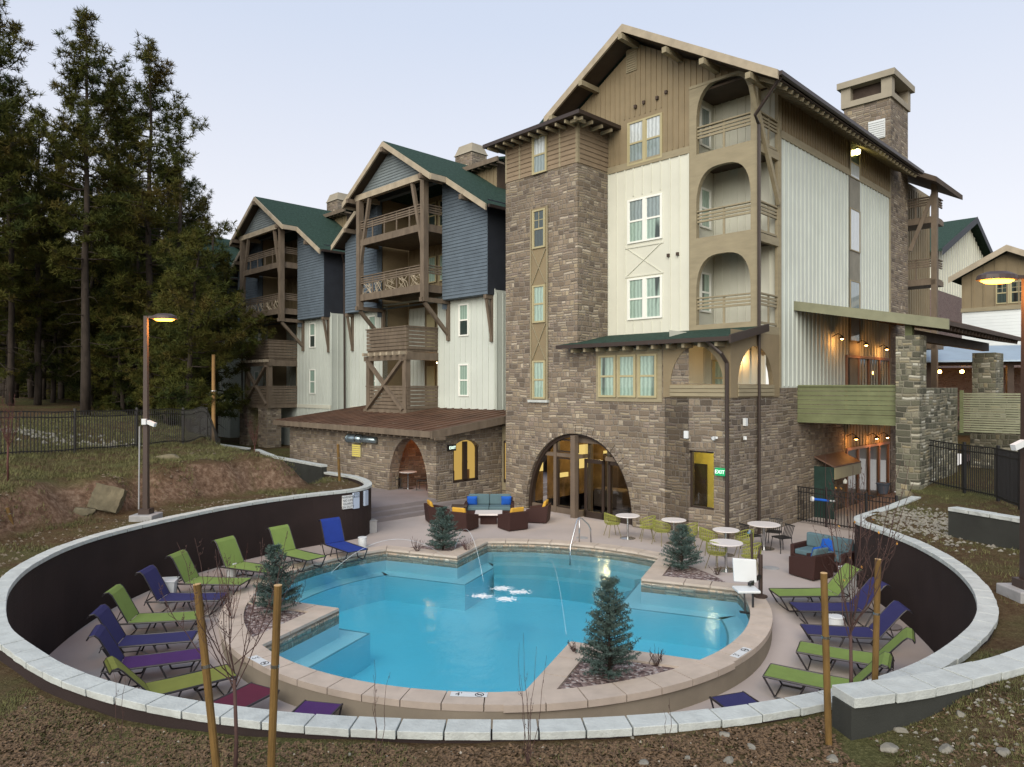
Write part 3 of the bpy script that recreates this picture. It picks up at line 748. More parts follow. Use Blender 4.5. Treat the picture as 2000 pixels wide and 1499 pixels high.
def laps(mb, P, u0, u1, z0, z1, K=None, top=None, hole=None, pitch=0.17):
    z = z0
    while z < z1 - .02:
        zt = min(z + pitch, z1); a, b = u0, u1
        if K: w_ = (top - zt) / K; a, b = max(a, -w_), min(b, w_)
        segs = [(a, b)]
        if hole and hole[2] < (z + zt) / 2 < hole[3]: segs = [(a, hole[0]), (hole[1], b)]
        for s0, s1 in segs:
            if s1 - s0 > .05: mb.quad(P(s0, z, -.034), P(s1, z, -.034), P(s1, zt, -.006), P(s0, zt, -.006)); mb.quad(P(s0, z, -.034), P(s1, z, -.034), P(s1, z, 0), P(s0, z, 0)); mb.quad(P(s0, z, -.034), P(s0, zt, -.006), P(s0, zt, 0), P(s0, z, 0)); mb.quad(P(s1, z, -.034), P(s1, zt, -.006), P(s1, zt, 0), P(s1, z, 0))
        z = zt
def railing(mb, P, u0, u1, zf, d0=-0.03, d1=0.03, top=1.02, posts=2, lowboard=True):
    """horizontal board railing: cap, three close boards near the top, open gap, low beam"""
    pbox(mb, P, u0, u1, zf + top, zf + top + 0.05, d0 - .03, d1 + .03)
    for k in (0.88, 0.76, 0.64): pbox(mb, P, u0, u1, zf + k, zf + k + 0.075, d0, d1)
    if lowboard: pbox(mb, P, u0, u1, zf + 0.0, zf + 0.08, d0, d1)
    for i in range(1, posts):
        u = u0 + (u1 - u0) * i / posts; pbox(mb, P, u - .04, u + .04, zf + 0.08, zf + top, d0 + .01, d1 - .01)
def supere(c, hw, zs, h, p=2.0):
    return lambda u: zs + h * max(0.0, 1 - min(1, abs((u - c) / hw)) ** p) ** (1 / p)
def gable(c, za, k, lo=None):
    f = lambda u: za - k * abs(u - c)
    f.br = (c,); return f
def mk(name, par, mat, fn, **kw):
    mb = MB(); fn(mb); return mb.build(name, T[mat], par, **kw)
def roof_slab(mb, a0, z0, a1, z1, b0, b1, t=0.16):
    mb.slab((a0, b0, z0), (a1, b0, z1), (a1, b1, z1), (a0, b1, z0), t)

# ---------------------------------------------------------------- main building
main = thing('apartment_building', 'large gabled building with stone tower, cream siding and corner balconies behind the pool', 'building', (CX, CY, 0), ROTZ)
F = PF(-1.9); Wp = PF(0.0); S = PS(0.0)
archc, archw = -6.46, 2.67
big = (archc - archw, archc + archw, -0.1, supere(archc, archw, 0.0, 3.22, 2.15))
exitw = (-1.51, -0.58, 0.98, 2.9)
mb = MB()
wall(mb, F, -10.35, -6.38, -0.5, 13.68, [big], 0.35)
wall(mb, F, -6.38, -2.45, -0.5, 6.62, [big, exitw], 0.35)
wall(mb, F, -2.45, 0.0, -0.5, 4.68, [exitw], 0.35)
wall(mb, PS(-6.38), -1.9, 0.0, 6.5, 13.68)
mb.quad((-10.35, -1.9, -.5), (-10.35, 4, -.5), (-10.35, 4, 13.68), (-10.35, -1.9, 13.68))
wall(mb, S, -1.9, 1.62, -0.5, 4.68); wall(mb, S, 1.62, 3.3, -0.5, 5.0); wall(mb, S, 3.3, 7.7, -0.5, 3.9)
mb.build('stone_wall', T['stone'], main)
# arch ring of upright stones
mb = MB(); fz = big[3]; N_ = 34
for i in range(N_):
    t0 = pi * (i + .04) / N_; t1 = pi * (i + .96) / N_
    P = []
    for t in (t0, t1):
        x = cos(t); y = sin(t); sx = (1 if x > 0 else -1) * abs(x) ** (2 / 2.15); sy = abs(y) ** (2 / 2.15)
        P.append(((archc + archw * sx, 3.22 * sy), (archc + (archw + .34) * sx, 3.22 * sy + .34 * abs(y))))
    (i0, o0), (i1, o1) = P; d = U(.01, .035)
    mb.add([(i0[0], -1.9 - d, i0[1]), (i1[0], -1.9 - d, i1[1]), (o1[0], -1.9 - d, o1[1]), (o0[0], -1.9 - d, o0[1]), (i0[0], -1.88, i0[1]), (i1[0], -1.88, i1[1]), (o1[0], -1.88, o1[1]), (o0[0], -1.88, o0[1])],
           [(0, 1, 2, 3), (0, 4, 5, 1), (1, 5, 6, 2), (2, 6, 7, 3), (3, 7, 4, 0)])
mb.build('arch_surround', T['stone'], main)
# tower siding
mb = MB(); wall(mb, F, -10.35, -6.38, 13.68, 15.35); wall(mb, PS(-6.38), -1.9, 0, 13.68, 15.35); laps(mb, F, -10.33, -6.4, 13.7, 15.3, pitch=.19); laps(mb, PS(-6.38), -1.9, 0, 13.7, 15.3, pitch=.19); mb.build('tower_siding', T['laptaupe'], main)
mb = MB()
for u in (-10.35, -9.55, -7.32, -6.46): pbox(mb, F, u, u + .09, 13.68, 15.3, -.03, .01)
pbox(mb, PS(-6.38), -1.93, -1.8, 13.68, 15.3, -.03, .01)
for z in (6.07, 9.16): pass
mb.build('tower_trim', T['trim'], main)
mb = MB(); e0 = (-11.05, -2.6, 15.32); e1 = (-5.72, -2.6, 15.38); e2 = (-5.72, 0.35, 15.42); e3 = (-11.05, 0.6, 15.4)
pk0 = (-10.2, -1.3, 15.75); pk1 = (-7.2, -1.1, 15.95)
mb.slab(e0, e1, e2, e3, 0.14)
mb.add([Vector(e) + Vector((0, 0, .006)) for e in (e0, e1, e2, e3)] + [Vector((-8.6, 0.4, 16.0)), Vector((-7.4, 0.4, 16.0))], [(0, 1, 5, 4), (1, 2, 5), (3, 0, 4), (2, 3, 4, 5)])
mb.build('tower_roof', T['gutter'], main)
mb = MB()
for i in range(11): a = -10.8 + i * 0.48; mb.box(a - .04, -2.52, 15.08, a + .04, -1.9, 15.2)
for i in range(4): b = -2.3 + i * .6; mb.box(-6.38, b - .04, 15.08, -5.8, b + .04, 15.2)
mb.build('rafter_tail', T['trim'], main)
# tower window strip
mb = MB(); wall(mb, PF(-1.93), -8.82, -7.93, 4.5, 12.3); mb.build('window_strip_panel', T['taupe'], main)
mb = MB()
for u in (-8.86, -7.95): pbox(mb, PF(-1.94), u, u + .06, 4.5, 12.3, -.03, .02)
for za, zb in ((6.12, 7.58), (9.2, 10.58)):
    for s_ in (0, 1):
        mb.beam((-8.75 if s_ else -8.0, -1.955, za), (-8.0 if s_ else -8.75, -1.955, zb), .03, .05, (0, 1, 0))
mb.build('strip_trim', T['trim'], main)
mb = MB(); mb.box(-8.95, -2.02, 4.4, -7.85, -1.88, 4.5); mb.build('window_sill', T['cap'], main)
for k, (z0, z1, pm, lw) in enumerate(((4.62, 6.02, 'pane_c', None), (7.7, 9.08, 'pane_c', None), (10.72, 12.15, 'pane_d', None))):
    window(main, PF(-1.935), -8.66, -8.09, z0, z1, 'frame_t', pm, lower=lw, grid=(k == 2))
window(main, PF(-1.945), -8.66, -8.0, 13.74, 15.12, 'frame_t', 'pane_s', lower='pane_b')
# triple window with trim
mb = MB(); pbox(mb, F, -5.45, -2.55, 4.5, 6.42, -.035, .01); mb.build('window_surround', T['trim'], main)
for u in (-5.24, -4.36, -3.47): window(main, PF(-1.936), u, u + .66, 4.72, 6.12, 'frame_t', 'pane_c')
# siding of the upper storeys
mb = MB(); wall(mb, Wp, -6.38, -2.62, 7.05, 13.68); 
sk = [(-5.5, -3.75, 7.55, 9.35), (-5.5, -3.75, 9.35, 10.5), (-5.5, -3.75, 10.5, 12.5)]
battens(mb, Wp, -6.36, -2.64, 7.05, 13.68, 0.42, skip=sk)
mb.build('cream_siding', T['cream'], main)
mb = MB(); mb.beam((-5.45, -.012, 9.38), (-3.82, -.012, 10.5), .02, .045, (0, 1, 0)); mb.beam((-3.82, -.008, 9.38), (-5.45, -.008, 10.5), .012, .045, (0, 1, 0))
for z in (9.33, 10.47): pbox(mb, Wp, -5.5, -3.75, z, z + .05, -.03, .01)
mb.build('panel_moulding', T['cream'], main)
gz_ = gable(-4.95, 18.42, 0.6)
mb = MB(); wall(mb, Wp, -10.35, -2.62, 13.68, gz_, [(-10.35, -6.38, 13.6, 15.0)]); battens(mb, Wp, -9.2, -2.62, 13.9, gz_, 0.24, 0.045, 0.03, skip=[(-5.6, -3.7, 13.4, 15.6), (-5.6, -4.9, 17.3, 18.6)])
hb = gable(-4.95, 18.42, 0.6); wall(mb, Wp, -2.62, 0.0, 15.98, hb)
battens(mb, Wp, -2.62, -0.6, 16.0, hb, 0.24, 0.045, 0.03)
mb.build('gable_siding', T['taupe'], main)
mb = MB(); pbox(mb, Wp, -6.38, -2.62, 13.6, 13.86, -.045, .01); pbox(mb, Wp, -2.62, .03, 15.9, 16.0, -.06, .01)
mb.build('band_board', T['trim'], main)
mb = MB(); pbox(mb, Wp, -5.45, -4.95, 17.4, 18.3, -.04, .01)
for i in range(9): pbox(mb, Wp, -5.41, -4.99, 17.46 + i * .09, 17.5 + i * .09, -.065, -.03)
mb.build('gable_vent', T['trim'], main)
for (z0, z1, pm, lw, fm) in ((13.78, 15.34, 'pane_s', 'pane_b', 'frame_t'), (10.72, 12.3, 'pane_b', 'pane_c', 'frame_w'), (7.72, 9.2, 'pane_c', None, 'frame_w')):
    window(main, Wp, -5.32, -4.66, z0, z1, fm, pm, lower=lw); window(main, Wp, -4.52, -3.86, z0, z1, fm, pm, lower=lw)
mb = MB()
for (a, z) in ((-3.5, 9.9), (-3.1, 9.9), (-5.0, 15.9), (-4.6, 15.95), (-4.0, 15.95), (-3.6, 16.05)): mb.box(a - .05, -.1, z, a + .05, 0, z + .12)
mb.build('wall_vent', T['dark'], main)
# balcony bay frame with arched openings
fl = (7.15, 10.3, 13.35)
mb = MB(); holes = []
for z in fl: holes.append((-2.33, -0.24, z + 0.12, supere(-1.285, 1.05, z + 1.05, 1.56, 2.9)))
wall(mb, PF(-0.04), -2.62, 0.04, 6.95, 15.95, holes, 0.2)
mb.build('balcony_arcade', T['trim'], main)
mb = MB()
for z in fl:
    railing(mb, PF(0.06), -2.33, -0.24, z + .05); railing(mb, PS(-0.04), 0.15, 1.62, z + .05)
    mb.build('balcony_railing', T['trim'], main); mb = MB()
mb = MB()
for z in fl + (15.95,):
    mb.box(-2.6, 0.17, z - .18, -0.005, 1.64, z - (0.0 if z < 15 else .1))
    mb.build('balcony_floor', T['soffit'], main); mb = MB()
mb = MB()
for z in fl: mb.box(-0.1, 0.17, z - .28, 0.035, 1.6, z + 0.0)
mb.box(-0.16, -0.035, 6.9, 0.035, 0.16, 15.9); mb.box(-0.1, 1.5, 6.9, 0.03, 1.66, 15.9)
mb.box(-.1, .17, 15.5, .03, 1.6, 15.9)
mb.build('balcony_post', T['trim'], main)
mb = MB(); mb.beam((0.08, -0.6, 15.1), (0.08, 1.45, 11.5), .13, .16); mb.build('knee_brace', T['trim'], main)
mb = MB(); wall(mb, PF(1.64), -2.6, 0.0, 7.0, 15.9); battens(mb, PF(1.64), -2.55, -0.05, 7.1, 15.9, 0.3)
mb.quad((-2.58, .16, 7), (-2.58, 1.64, 7), (-2.58, 1.64, 15.9), (-2.58, .16, 15.9))
mb.build('balcony_back_wall', T['cream'], main)
for z in fl: window(main, PS(-2.57), 0.7, 1.3, z + .75, z + 2.1, 'frame_w', 'pane_b' if z > 13 else 'pane_c')
# right side
mb = MB(); wall(mb, S, 1.64, 13.4, 5.0, 13.95); sk = [(8.15, 9.42, 5, 16)]
battens(mb, S, 1.68, 13.38, 5.05, 13.95, 0.36, 0.055, 0.035, skip=sk); mb.build('side_siding', T['pale'], main)
mb = MB(); wall(mb, S, 1.64, 13.4, 13.95, 15.7); battens(mb, S, 1.68, 13.38, 14.2, 15.7, 0.24, 0.05, 0.035, skip=sk); mb.build('upper_side_siding', T['taupe'], main)
mb = MB(); pbox(mb, S, 1.62, 13.4, 13.93, 14.2, -.05, .01); pbox(mb, S, 1.6, 1.72, 5, 15.7, -.05, .01); pbox(mb, S, 13.3, 13.42, 5, 15.6, -.05, .01)
mb.build('corner_board', T['trim'], main)
mb = MB(); wall(mb, PS(.045), 8.19, 9.4, 5.1, 15.6); mb.build('stairwell_panel', M('grey stair panel', (0.2, 0.19, 0.15), .6), main)
for (z0, z1, pm, lw) in ((7.0, 9.5, 'pane_b', None), (10.85, 12.55, 'pane_s', None), (13.95, 15.45, 'pane_d', 'pane_s')):
    window(main, PS(.05), 8.27, 9.32, z0, z1, 'trim', pm, mid=0.4 if lw else 0, lower=lw, cas=.05, proud=.03)
mb = MB(); mb.lathe([(.02, 0), (.12, .05), (.13, .2), (.02, .26)], (0.16, 8.75, 14.9), 12); mb.build('stair_lamp', emit('stairwell lamp', (1, .85, .3), 6), main)
# roof
mb = MB(); b0, b1 = -0.95, 14.2
roof_slab(mb, -4.95, 18.82, 1.15, 15.16, b0, b1); roof_slab(mb, -11.2, 15.07, -4.95, 18.82, b0, b1)
rf = mb.build('roof', T['groof'], main)
mb = MB()
for s_, a1, z1 in ((1, 1.15, 15.12), (-1, -9.0, 16.35)):
    mb.beam((-4.95, -1.0, 18.68), (a1, -1.0, z1 - .14), .09, .28, (0, 1, 0)) if False else mb.add([(-4.95, -.99, 18.84), (a1, -.99, z1 + .04), (a1, -.99, z1 - .26), (-4.95, -.99, 18.54), (-4.95, -.90, 18.84), (a1, -.90, z1 + .04), (a1, -.90, z1 - .26), (-4.95, -.90, 18.54)], [(0, 1, 2, 3), (7, 6, 5, 4), (0, 4, 5, 1), (2, 6, 7, 3), (1, 5, 6, 2)])
mb.build('rake_board', T['lightrake'], rf)
mb = MB(); mb.slab((-4.95, -.85, 18.6), (1.1, -.85, 14.97), (1.1, 14.1, 14.97), (-4.95, 14.1, 18.6), .04); mb.slab((-11.1, -.85, 14.95), (-4.95, -.85, 18.6), (-4.95, 0, 18.6), (-11.1, 0, 14.95), .04)
mb.build('soffit', T['soffit'], rf)
mb = MB()
for a in (-4.95, -3.0, -1.5, 0.2, -6.9, -8.5):
    z = 18.42 - .6 * abs(a + 4.95); mb.box(a - .09, -1.12, z - .2, a + .09, 0.0, z)
    mb.build('outrigger_beam', T['trim'], rf); mb = MB()
mb = MB()
for i in range(34): b = -.5 + i * .43; mb.beam((0.0, b, 15.45), (1.05, b, 14.84), .05, .12)
mb.build('rafter_tail', T['trim'], rf)
mb = MB(); mb.box(1.12, -0.9, 15.0, 1.26, 14.15, 15.13); mb.build('gutter', T['gutter'], rf)
# downspouts
mb = MB(); mb.tube([(1.15, -.75, 15.0), (0.15, -.5, 14.1), (.1, -.12, 13.9), (.1, -.1, 0.05)], .055, 8); mb.build('downspout', T['gutter'], main)
mb = MB(); mb.tube([(-.5, -2.45, 6.5), (-.1, -2.3, 6.1), (-.05, -2.02, 5.8), (-.05, -2.0, 0.05)], .065, 8); mb.build('downspout', T['gutter'], main)
# green shed roof over the stone storey and the loggia behind it
mb = MB(); mb.slab((-6.9, -2.5, 6.62), (0.32, -2.5, 6.62), (0.32, 0.0, 7.1), (-6.3, 0.0, 7.1), .1); mb.build('shed_roof', T['groof'], main)
mb = MB(); mb.box(-6.9, -2.58, 6.48, .34, -2.49, 6.62); mb.add([(.33, -2.6, 6.66), (.33, .02, 7.16), (.33, .02, 6.9), (.33, -2.6, 6.4), (.4, -2.6, 6.66), (.4, .02, 7.16), (.4, .02, 6.9), (.4, -2.6, 6.4)], [(0, 1, 2, 3), (7, 6, 5, 4), (0, 4, 5, 1), (2, 6, 7, 3), (1, 5, 6, 2), (0, 3, 7, 4)])
mb.build('shed_fascia', T['gutter'], main)
mb = MB()
for i in range(11): a = -6.2 + i * .6; mb.box(a - .05, -2.45, 6.33, a + .05, -1.9, 6.47)
mb.build('shed_rafter', T['trim'], main)
mb = MB(); mb.quad((-6.5, -2.45, 6.5), (0.3, -2.45, 6.5), (.3, 0, 6.95), (-6.5, 0, 6.95)); mb.build('shed_soffit', T['soffit'], main)
mb = MB(); la = (-2.2, -.25, 5.12, supere(-1.22, .99, 5.12, 1.3, 1.9))
wall(mb, PF(-1.93), -2.5, 0.03, 4.68, 6.6, [la], .16); wall(mb, PS(.03), -1.93, 1.62, 4.68, 6.9, [(-1.45, 1.1, 5.12, supere(-.18, 1.27, 5.12, 1.3, 1.9))], .16)
mb.build('loggia_arch_wall', T['taupe'], main)
mb = MB()
for k in range(3):
    pbox(mb, PF(-1.95), -2.2, -.02, 4.72 + k * .13, 4.83 + k * .13, -.03, .01); pbox(mb, PS(.045), -1.45, 1.1, 4.72 + k * .13, 4.83 + k * .13, -.03, .01)
mb.build('loggia_rail_board', T['trim'], main)
mb = MB(); wall(mb, PF(.6), -2.4, 0.0, 4.5, 7.0); battens(mb, PF(.6), -2.4, 0, 4.5, 7.0, .3); mb.box(-2.4, -1.7, 4.5, -.1, .6, 4.6); mb.quad((-2.4, -1.7, 4.5), (-2.4, .6, 4.5), (-2.4, .6, 7), (-2.4, -1.7, 7)); mb.build('loggia_back_wall', T['cream'], main)
window(main, PF(.58), -1.95, -1.35, 4.75, 5.95, 'frame_t', 'pane_c')
mb = MB(); mb.lathe([(.02, 0), (.06, .03), (.06, .1), (.02, .13)], (-.95, .5, 6.0), 10); mb.build('porch_lamp', T['lampc'], main)
pointlight('porch_light', (-.95, .35, 6.0), 9, parent=main)
# level 2 deck, canopy and stone pillars on the right
mb = MB()
for k in range(7): mb.box(0.005, 3.16 - .012 * (k % 2), 3.9 + k * .165, 3.4, 3.24, 4.05 + k * .165)
mb.box(0.005, 3.13, 3.72, 3.4, 3.26, 3.92); mb.box(0.005, 3.12, 5.04, 3.4, 3.28, 5.1)
mb.build('deck_railing', T['lapgreen'], main)
mb = MB(); mb.box(.01, 3.26, 3.74, 4.05, 14, 3.9); mb.build('deck_floor', T['soffit'], main)
def pillar(name, a0, a1, b0, b1, z0, z1, par, mt='stone2'):
    mb = MB(); mb.box(a0, b0, z0, a1, b1, z1); o = mb.build(name, T[mt], par); return o
pillar('stone_pillar', 3.4, 4.12, 3.0, 3.75, -0.5, 6.74, main); pillar('stone_pillar', 3.95, 4.75, 10.6, 12.0, 3.5, 6.4, main)
mb = MB(); mb.box(3.62, 3.2, 6.74, 3.84, 3.45, 7.3); mb.build('canopy_post', T['lapgreen'], main)
mb = MB(); wall(mb, PS(4.1), 3.75, 7.75, -0.5, 5.0); mb.build('stone_parapet', T['stone2'], main)
mb = MB(); mb.slab((-.02, 2.9, 8.2), (4.95, 2.9, 7.18), (4.95, 14.3, 7.18), (-.02, 14.3, 8.2), .1); mb.build('canopy_roof', T['broof'], main)
mb = MB(); mb.add([(-.02, 2.84, 8.2), (5.0, 2.84, 7.2), (5.0, 2.84, 6.86), (-.02, 2.84, 7.86), (-.02, 2.92, 8.2), (5.0, 2.92, 7.2), (5.0, 2.92, 6.86), (-.02, 2.92, 7.86)], [(0, 1, 2, 3), (7, 6, 5, 4), (0, 4, 5, 1), (2, 6, 7, 3), (1, 5, 6, 2), (0, 3, 7, 4)]); mb.build('canopy_fascia', M('olive fascia paint', (0.2, 0.205, 0.135), .7, .15), main)  # fascia has a plain olive base colour
mb = MB(); mb.box(4.9, 2.93, 7.0, 5.0, 14.25, 7.14)
for i in range(24): b = 3.1 + i * .47; mb.beam((3.6, b, 7.2), (4.9, b, 6.93), .06, .14)
mb.box(3.6, 3.4, 6.6, 3.85, 14, 6.95)
mb.build('canopy_rafter', T['dark'], main)
mb = MB(); mb.slab((0, 2.95, 8.02), (4.85, 2.95, 7.03), (4.85, 14.2, 7.03), (0, 14.2, 8.02), .03); mb.build('canopy_soffit', T['soffit'], main)
# doors under canopy and under deck
def glazed(par, P, u0, u1, z0, z1, n, name='glazed_door'):
    mb = MB(); w = (u1 - u0) / n
    for i in range(n + 1): u = u0 + w * i; pbox(mb, P, u - .06, u + .06, z0, z1 + .1, -.08, .01)
    pbox(mb, P, u0 - .06, u1 + .06, z1, z1 + .12, -.085, .01)
    f = mb.build(name, M('copper brown door frame', (0.25, 0.14, 0.09), .5), par)  # frame has a plain copper brown base colour
    mb = MB(); mb.quad(P(u0, z0, -.012), P(u1, z0, -.012), P(u1, z1, -.012), P(u0, z1, -.012)); mb.build('pane', T['pane_d'], f)
glazed(main, S, 7.9, 13.1, 4.0, 6.25, 4); 
mb = MB(); wall(mb, PS(.0), 7.7, 13.4, -0.5, 3.75); battens(mb, S, 7.75, 13.35, 2.4, 3.7, .36); mb.build('lower_siding', T['taupe'], main)
glazed(main, PS(0.0), 7.9, 13.1, -0.2, 2.35, 4)
for (b, z) in ((6.4, 6.95), (9.1, 6.8), (11.7, 6.72), (7.95, 2.86), (10.4, 2.76), (11.8, 2.73)):
    o = MB(); o.tube([(0.02, b, z + .1), (.25, b, z + .22), (.4, b, z + .12)], .02, 6); o.lathe([(.03, .12), (.12, .02), (.13, 0)], (.4, b, z), 12)
    l = o.build('gooseneck_lamp', T['dark'], main); o = MB(); o.lathe([(.01, -.04), (.055, -.02), (.055, .03), (.01, .05)], (.4, b, z), 10); o.build('bulb', T['lampw'], l)
    pointlight('wall_light', (.42, b, z - .1), 9, (1, .4, .1), parent=main)
# copper roofed door hood
mb = MB(); mb.slab((0, 4.7, 2.35), (0, 7.5, 2.35), (.75, 7.5, 2.0), (.75, 4.7, 2.0), .05); h = mb.build('door_hood', M('copper hood', (0.16, 0.095, 0.07), .6), main)
mb = MB(); mb.box(.7, 4.75, 1.5, .75, 7.5, 1.94); mb.build('hood_fascia', T['frame_t'], h)
mb = MB(); mb.box(0.0, 4.66, 0, .74, 4.72, 1.97); mb.build('hood_side_screen', M('dark green screen', (0.016, 0.04, 0.033), .7), h)
mb = MB(); mb.lathe([(.01, 0), (.07, .03), (.08, .12), (.02, .2)], (.78, 5.7, 1.25), 10); mb.build('hood_lamp', T['frame_w'], h)
# chimney
mb = MB(); mb.box(-2.1, 13.42, 0, 0.03, 16.0, 18.75); ch = mb.build('chimney', T['stone'], main)
mb = MB(); cz = 18.75
mb.box(-2.2, 13.3, cz, .12, 16.1, cz + .28)
for (x0, x1, y0, y1) in ((-2.2, -1.75, 13.3, 13.7), (-.35, .12, 13.3, 13.7), (-.35, .12, 15.7, 16.1), (-2.2, -1.75, 15.7, 16.1)): mb.box(x0, y0, cz + .28, x1, y1, cz + .95)
mb.box(-2.35, 13.15, cz + .95, .28, 16.25, cz + 1.25); mb.build('chimney_cap', T['chimcap'], ch)
mb = MB(); mb.box(-1.8, 13.65, cz + .28, -.3, 15.8, cz + .95); mb.build('chimney_flue', T['dark'], ch)
mb = MB(); mb.box(-.95, 13.36, 16.9, -.2, 13.43, 17.8)
for i in range(8): mb.box(-.93, 13.33, 16.95 + i * .105, -.22, 13.37, 17.0 + i * .105)
mb.build('chimney_louver', T['white'], ch)
# rear balcony wing beyond the chimney
mb = MB(); mb.slab((-1, 14.8, 16.4), (1.6, 14.8, 14.95), (1.6, 19.5, 14.95), (-1, 19.5, 16.4), .25); mb.build('rear_roof', T['soffit'], main)
mb = MB(); mb.box(1.0, 16.2, 3, 1.25, 16.45, 15.0); mb.beam((1.1, 16.3, 14.6), (0.1, 16.1, 11.8), .15, .18)
mb.build('rear_post', T['timber'], main)
mb = MB(); wall(mb, PS(-.6), 16.0, 22, 3, 15.8); battens(mb, PS(-.6), 16, 22, 3, 15.6, .4); mb.build('rear_wall', T['taupe'], main)
mb = MB()
for z in fl: railing(mb, PS(1.12), 16.3, 17.6, z); mb.box(-.6, 16.2, z - .25, 1.2, 17.6, z); railing(mb, PF(16.3), -.6, 1.2, z)
mb.build('rear_railing', T['timber'], main)
# rooms seen through the openings
mb = MB(); mb.box(-10.2, -1.3, -.02, -3.3, 4.0, 0.0); mb.box(-10.2, 3.9, 0, -3.3, 4.0, 3.6); mb.box(-10.3, -1.5, 0, -10.2, 4, 3.6); mb.box(-3.3, -1.5, 0, -3.2, 4, 3.6); mb.box(-10.3, -1.5, 3.5, -3.2, 4, 3.6)
mb.build('lobby_room', M('warm lobby wall', (0.2, 0.13, 0.06), .7, .75, 1.1), main)
mb = MB()
for (x, y, w_, d_, h_) in ((-7.6, .6, 1.5, .8, .75), (-5.6, 1.9, 1.6, .8, .8), (-4.5, .4, .7, .7, .8), (-8.7, 2.6, .9, .9, 2.0), (-6.6, 3.2, 1.0, .5, 1.9), (-4.3, 3.3, .9, .4, 2.2)): mb.box(x, y, 0, x + w_, y + d_, h_)
mb.build('lobby_furniture', T['dark'], main, bevel=.05)
mb = MB(); mb.box(-8.4, 3.7, 1.2, -7.0, 3.88, 2.6); mb.box(-5.6, 3.7, .9, -4.9, 3.88, 2.9); mb.box(-6.2, 2.6, .8, -5.2, 2.7, .95); mb.box(-10.18, 1.0, .9, -10.12, 1.9, 1.1); mb.box(-10.18, 2.3, 1.2, -10.12, 3.4, 2.3); mb.box(-10.18, -.6, 1.3, -10.12, .2, 2.2); mb.box(-9.5, 3.7, .4, -8.8, 3.88, 2.0); mb.build('bright_patch', emit('lobby patch glow', (.9, .62, .2), .55), main)  # glowing boxes added as bright yellow patches in the lobby
mb = MB()
for x in (-7.9, -6.0, -4.6): mb.lathe([(.02, 0), (.12, .03), (.12, .1), (.02, .14)], (x, 1.2, 3.1), 12)
mb.build('lobby_lamp', T['lampc'], main)
pointlight('lobby_light', (-7.6, 1.4, 2.7), 70, (1, .7, .32), .2, main); pointlight('lobby_light', (-5.0, 1.6, 2.7), 70, (1, .7, .32), .2, main)
T['sf'] = M('brown storefront paint', (0.13, 0.1, 0.075), .6, .12)
G = PF(-1.62)
mb = MB(); n_ = 30
for i in range(n_):
    a0, a1 = pi * i / n_, pi * (i + 1) / n_; q = []
    for t in (a0, a1):
        x = cos(t); y = sin(t); sx_ = (1 if x > 0 else -1) * abs(x) ** (2 / 2.15); sy_ = abs(y) ** (2 / 2.15); q += [(archc + (archw - .005) * sx_, 3.215 * sy_), (archc + (archw - .13) * sx_, 3.09 * sy_)]
    mb.add([(u, b_, z) for b_ in (-1.78, -1.56) for u, z in q], [(0, 1, 3, 2), (4, 6, 7, 5), (1, 5, 7, 3), (0, 2, 6, 4)])
mb.build('arch_frame', T['frame_d'], main)
mb = MB()
for u in (-7.72,): pbox(mb, G, u - .07, u + .07, 0, 3.1, -.1, .05)
for (u0, u1) in ((-9.12, -7.72), (-7.72, -6.4), (-5.2, -3.8)): pbox(mb, G, u0, u1, 2.25, 2.4, -.07, .04)
pbox(mb, G, -9.1, -6.45, -.02, .24, -.08, .04)
mb.box(-6.52, -2.16, 0, -6.3, -1.94, 3.16)
mb.box(-6.44, -2.0, 2.25, -6.34, -1.1, 2.4); mb.box(-6.44, -2.0, 0, -6.34, -1.1, .24); mb.box(-6.44, -1.2, 0, -6.3, -1.05, 3.4); mb.box(-5.3, -1.45, 0, -5.15, -1.3, 3.2)
pbox(mb, G, -6.6, -5.1, 2.85, 3.25, -.02, .05)
mb.build('storefront_frame', T['sf'], main)
mb = MB()
for (u0, u1) in ((-7.6, -6.55),):
    for (z0, z1) in ((.26, 2.22), (2.44, 2.95)):
        for (a, b, c, e) in ((u0, u0 + .05, z0, z1), (u1 - .05, u1, z0, z1), (u0, u1, z0, z0 + .05), (u0, u1, z1 - .05, z1)): pbox(mb, G, a, b, c, e, -.1, .02)
for (u0, u1) in ((-6.25, -5.3), (-5.1, -3.95)):
    for (a, b, c, e) in ((u0, u0 + .1, 0, 2.25), (u1 - .1, u1, 0, 2.25), (u0, u1, 0, .25), (u0, u1, 2.1, 2.25)): pbox(mb, G, a, b, c, e, -.03, .05)
mb.build('door_frame', T['frame_d'], main)
mb = MB(); wall(mb, G, big[0] - .02, big[1] + .02, 0.0, big[3]) if False else None
for i in range(24):
    a = big[0] + (big[1] - big[0]) * i / 24; b = big[0] + (big[1] - big[0]) * (i + 1) / 24; mb.quad((a, -1.6, 0), (b, -1.6, 0), (b, -1.6, big[3](b) + .3 if b < big[1] - .1 else .4), (a, -1.6, big[3](a) + .3 if a > big[0] + .1 else .4))
mb.build('storefront_glass', T['glass'], main)
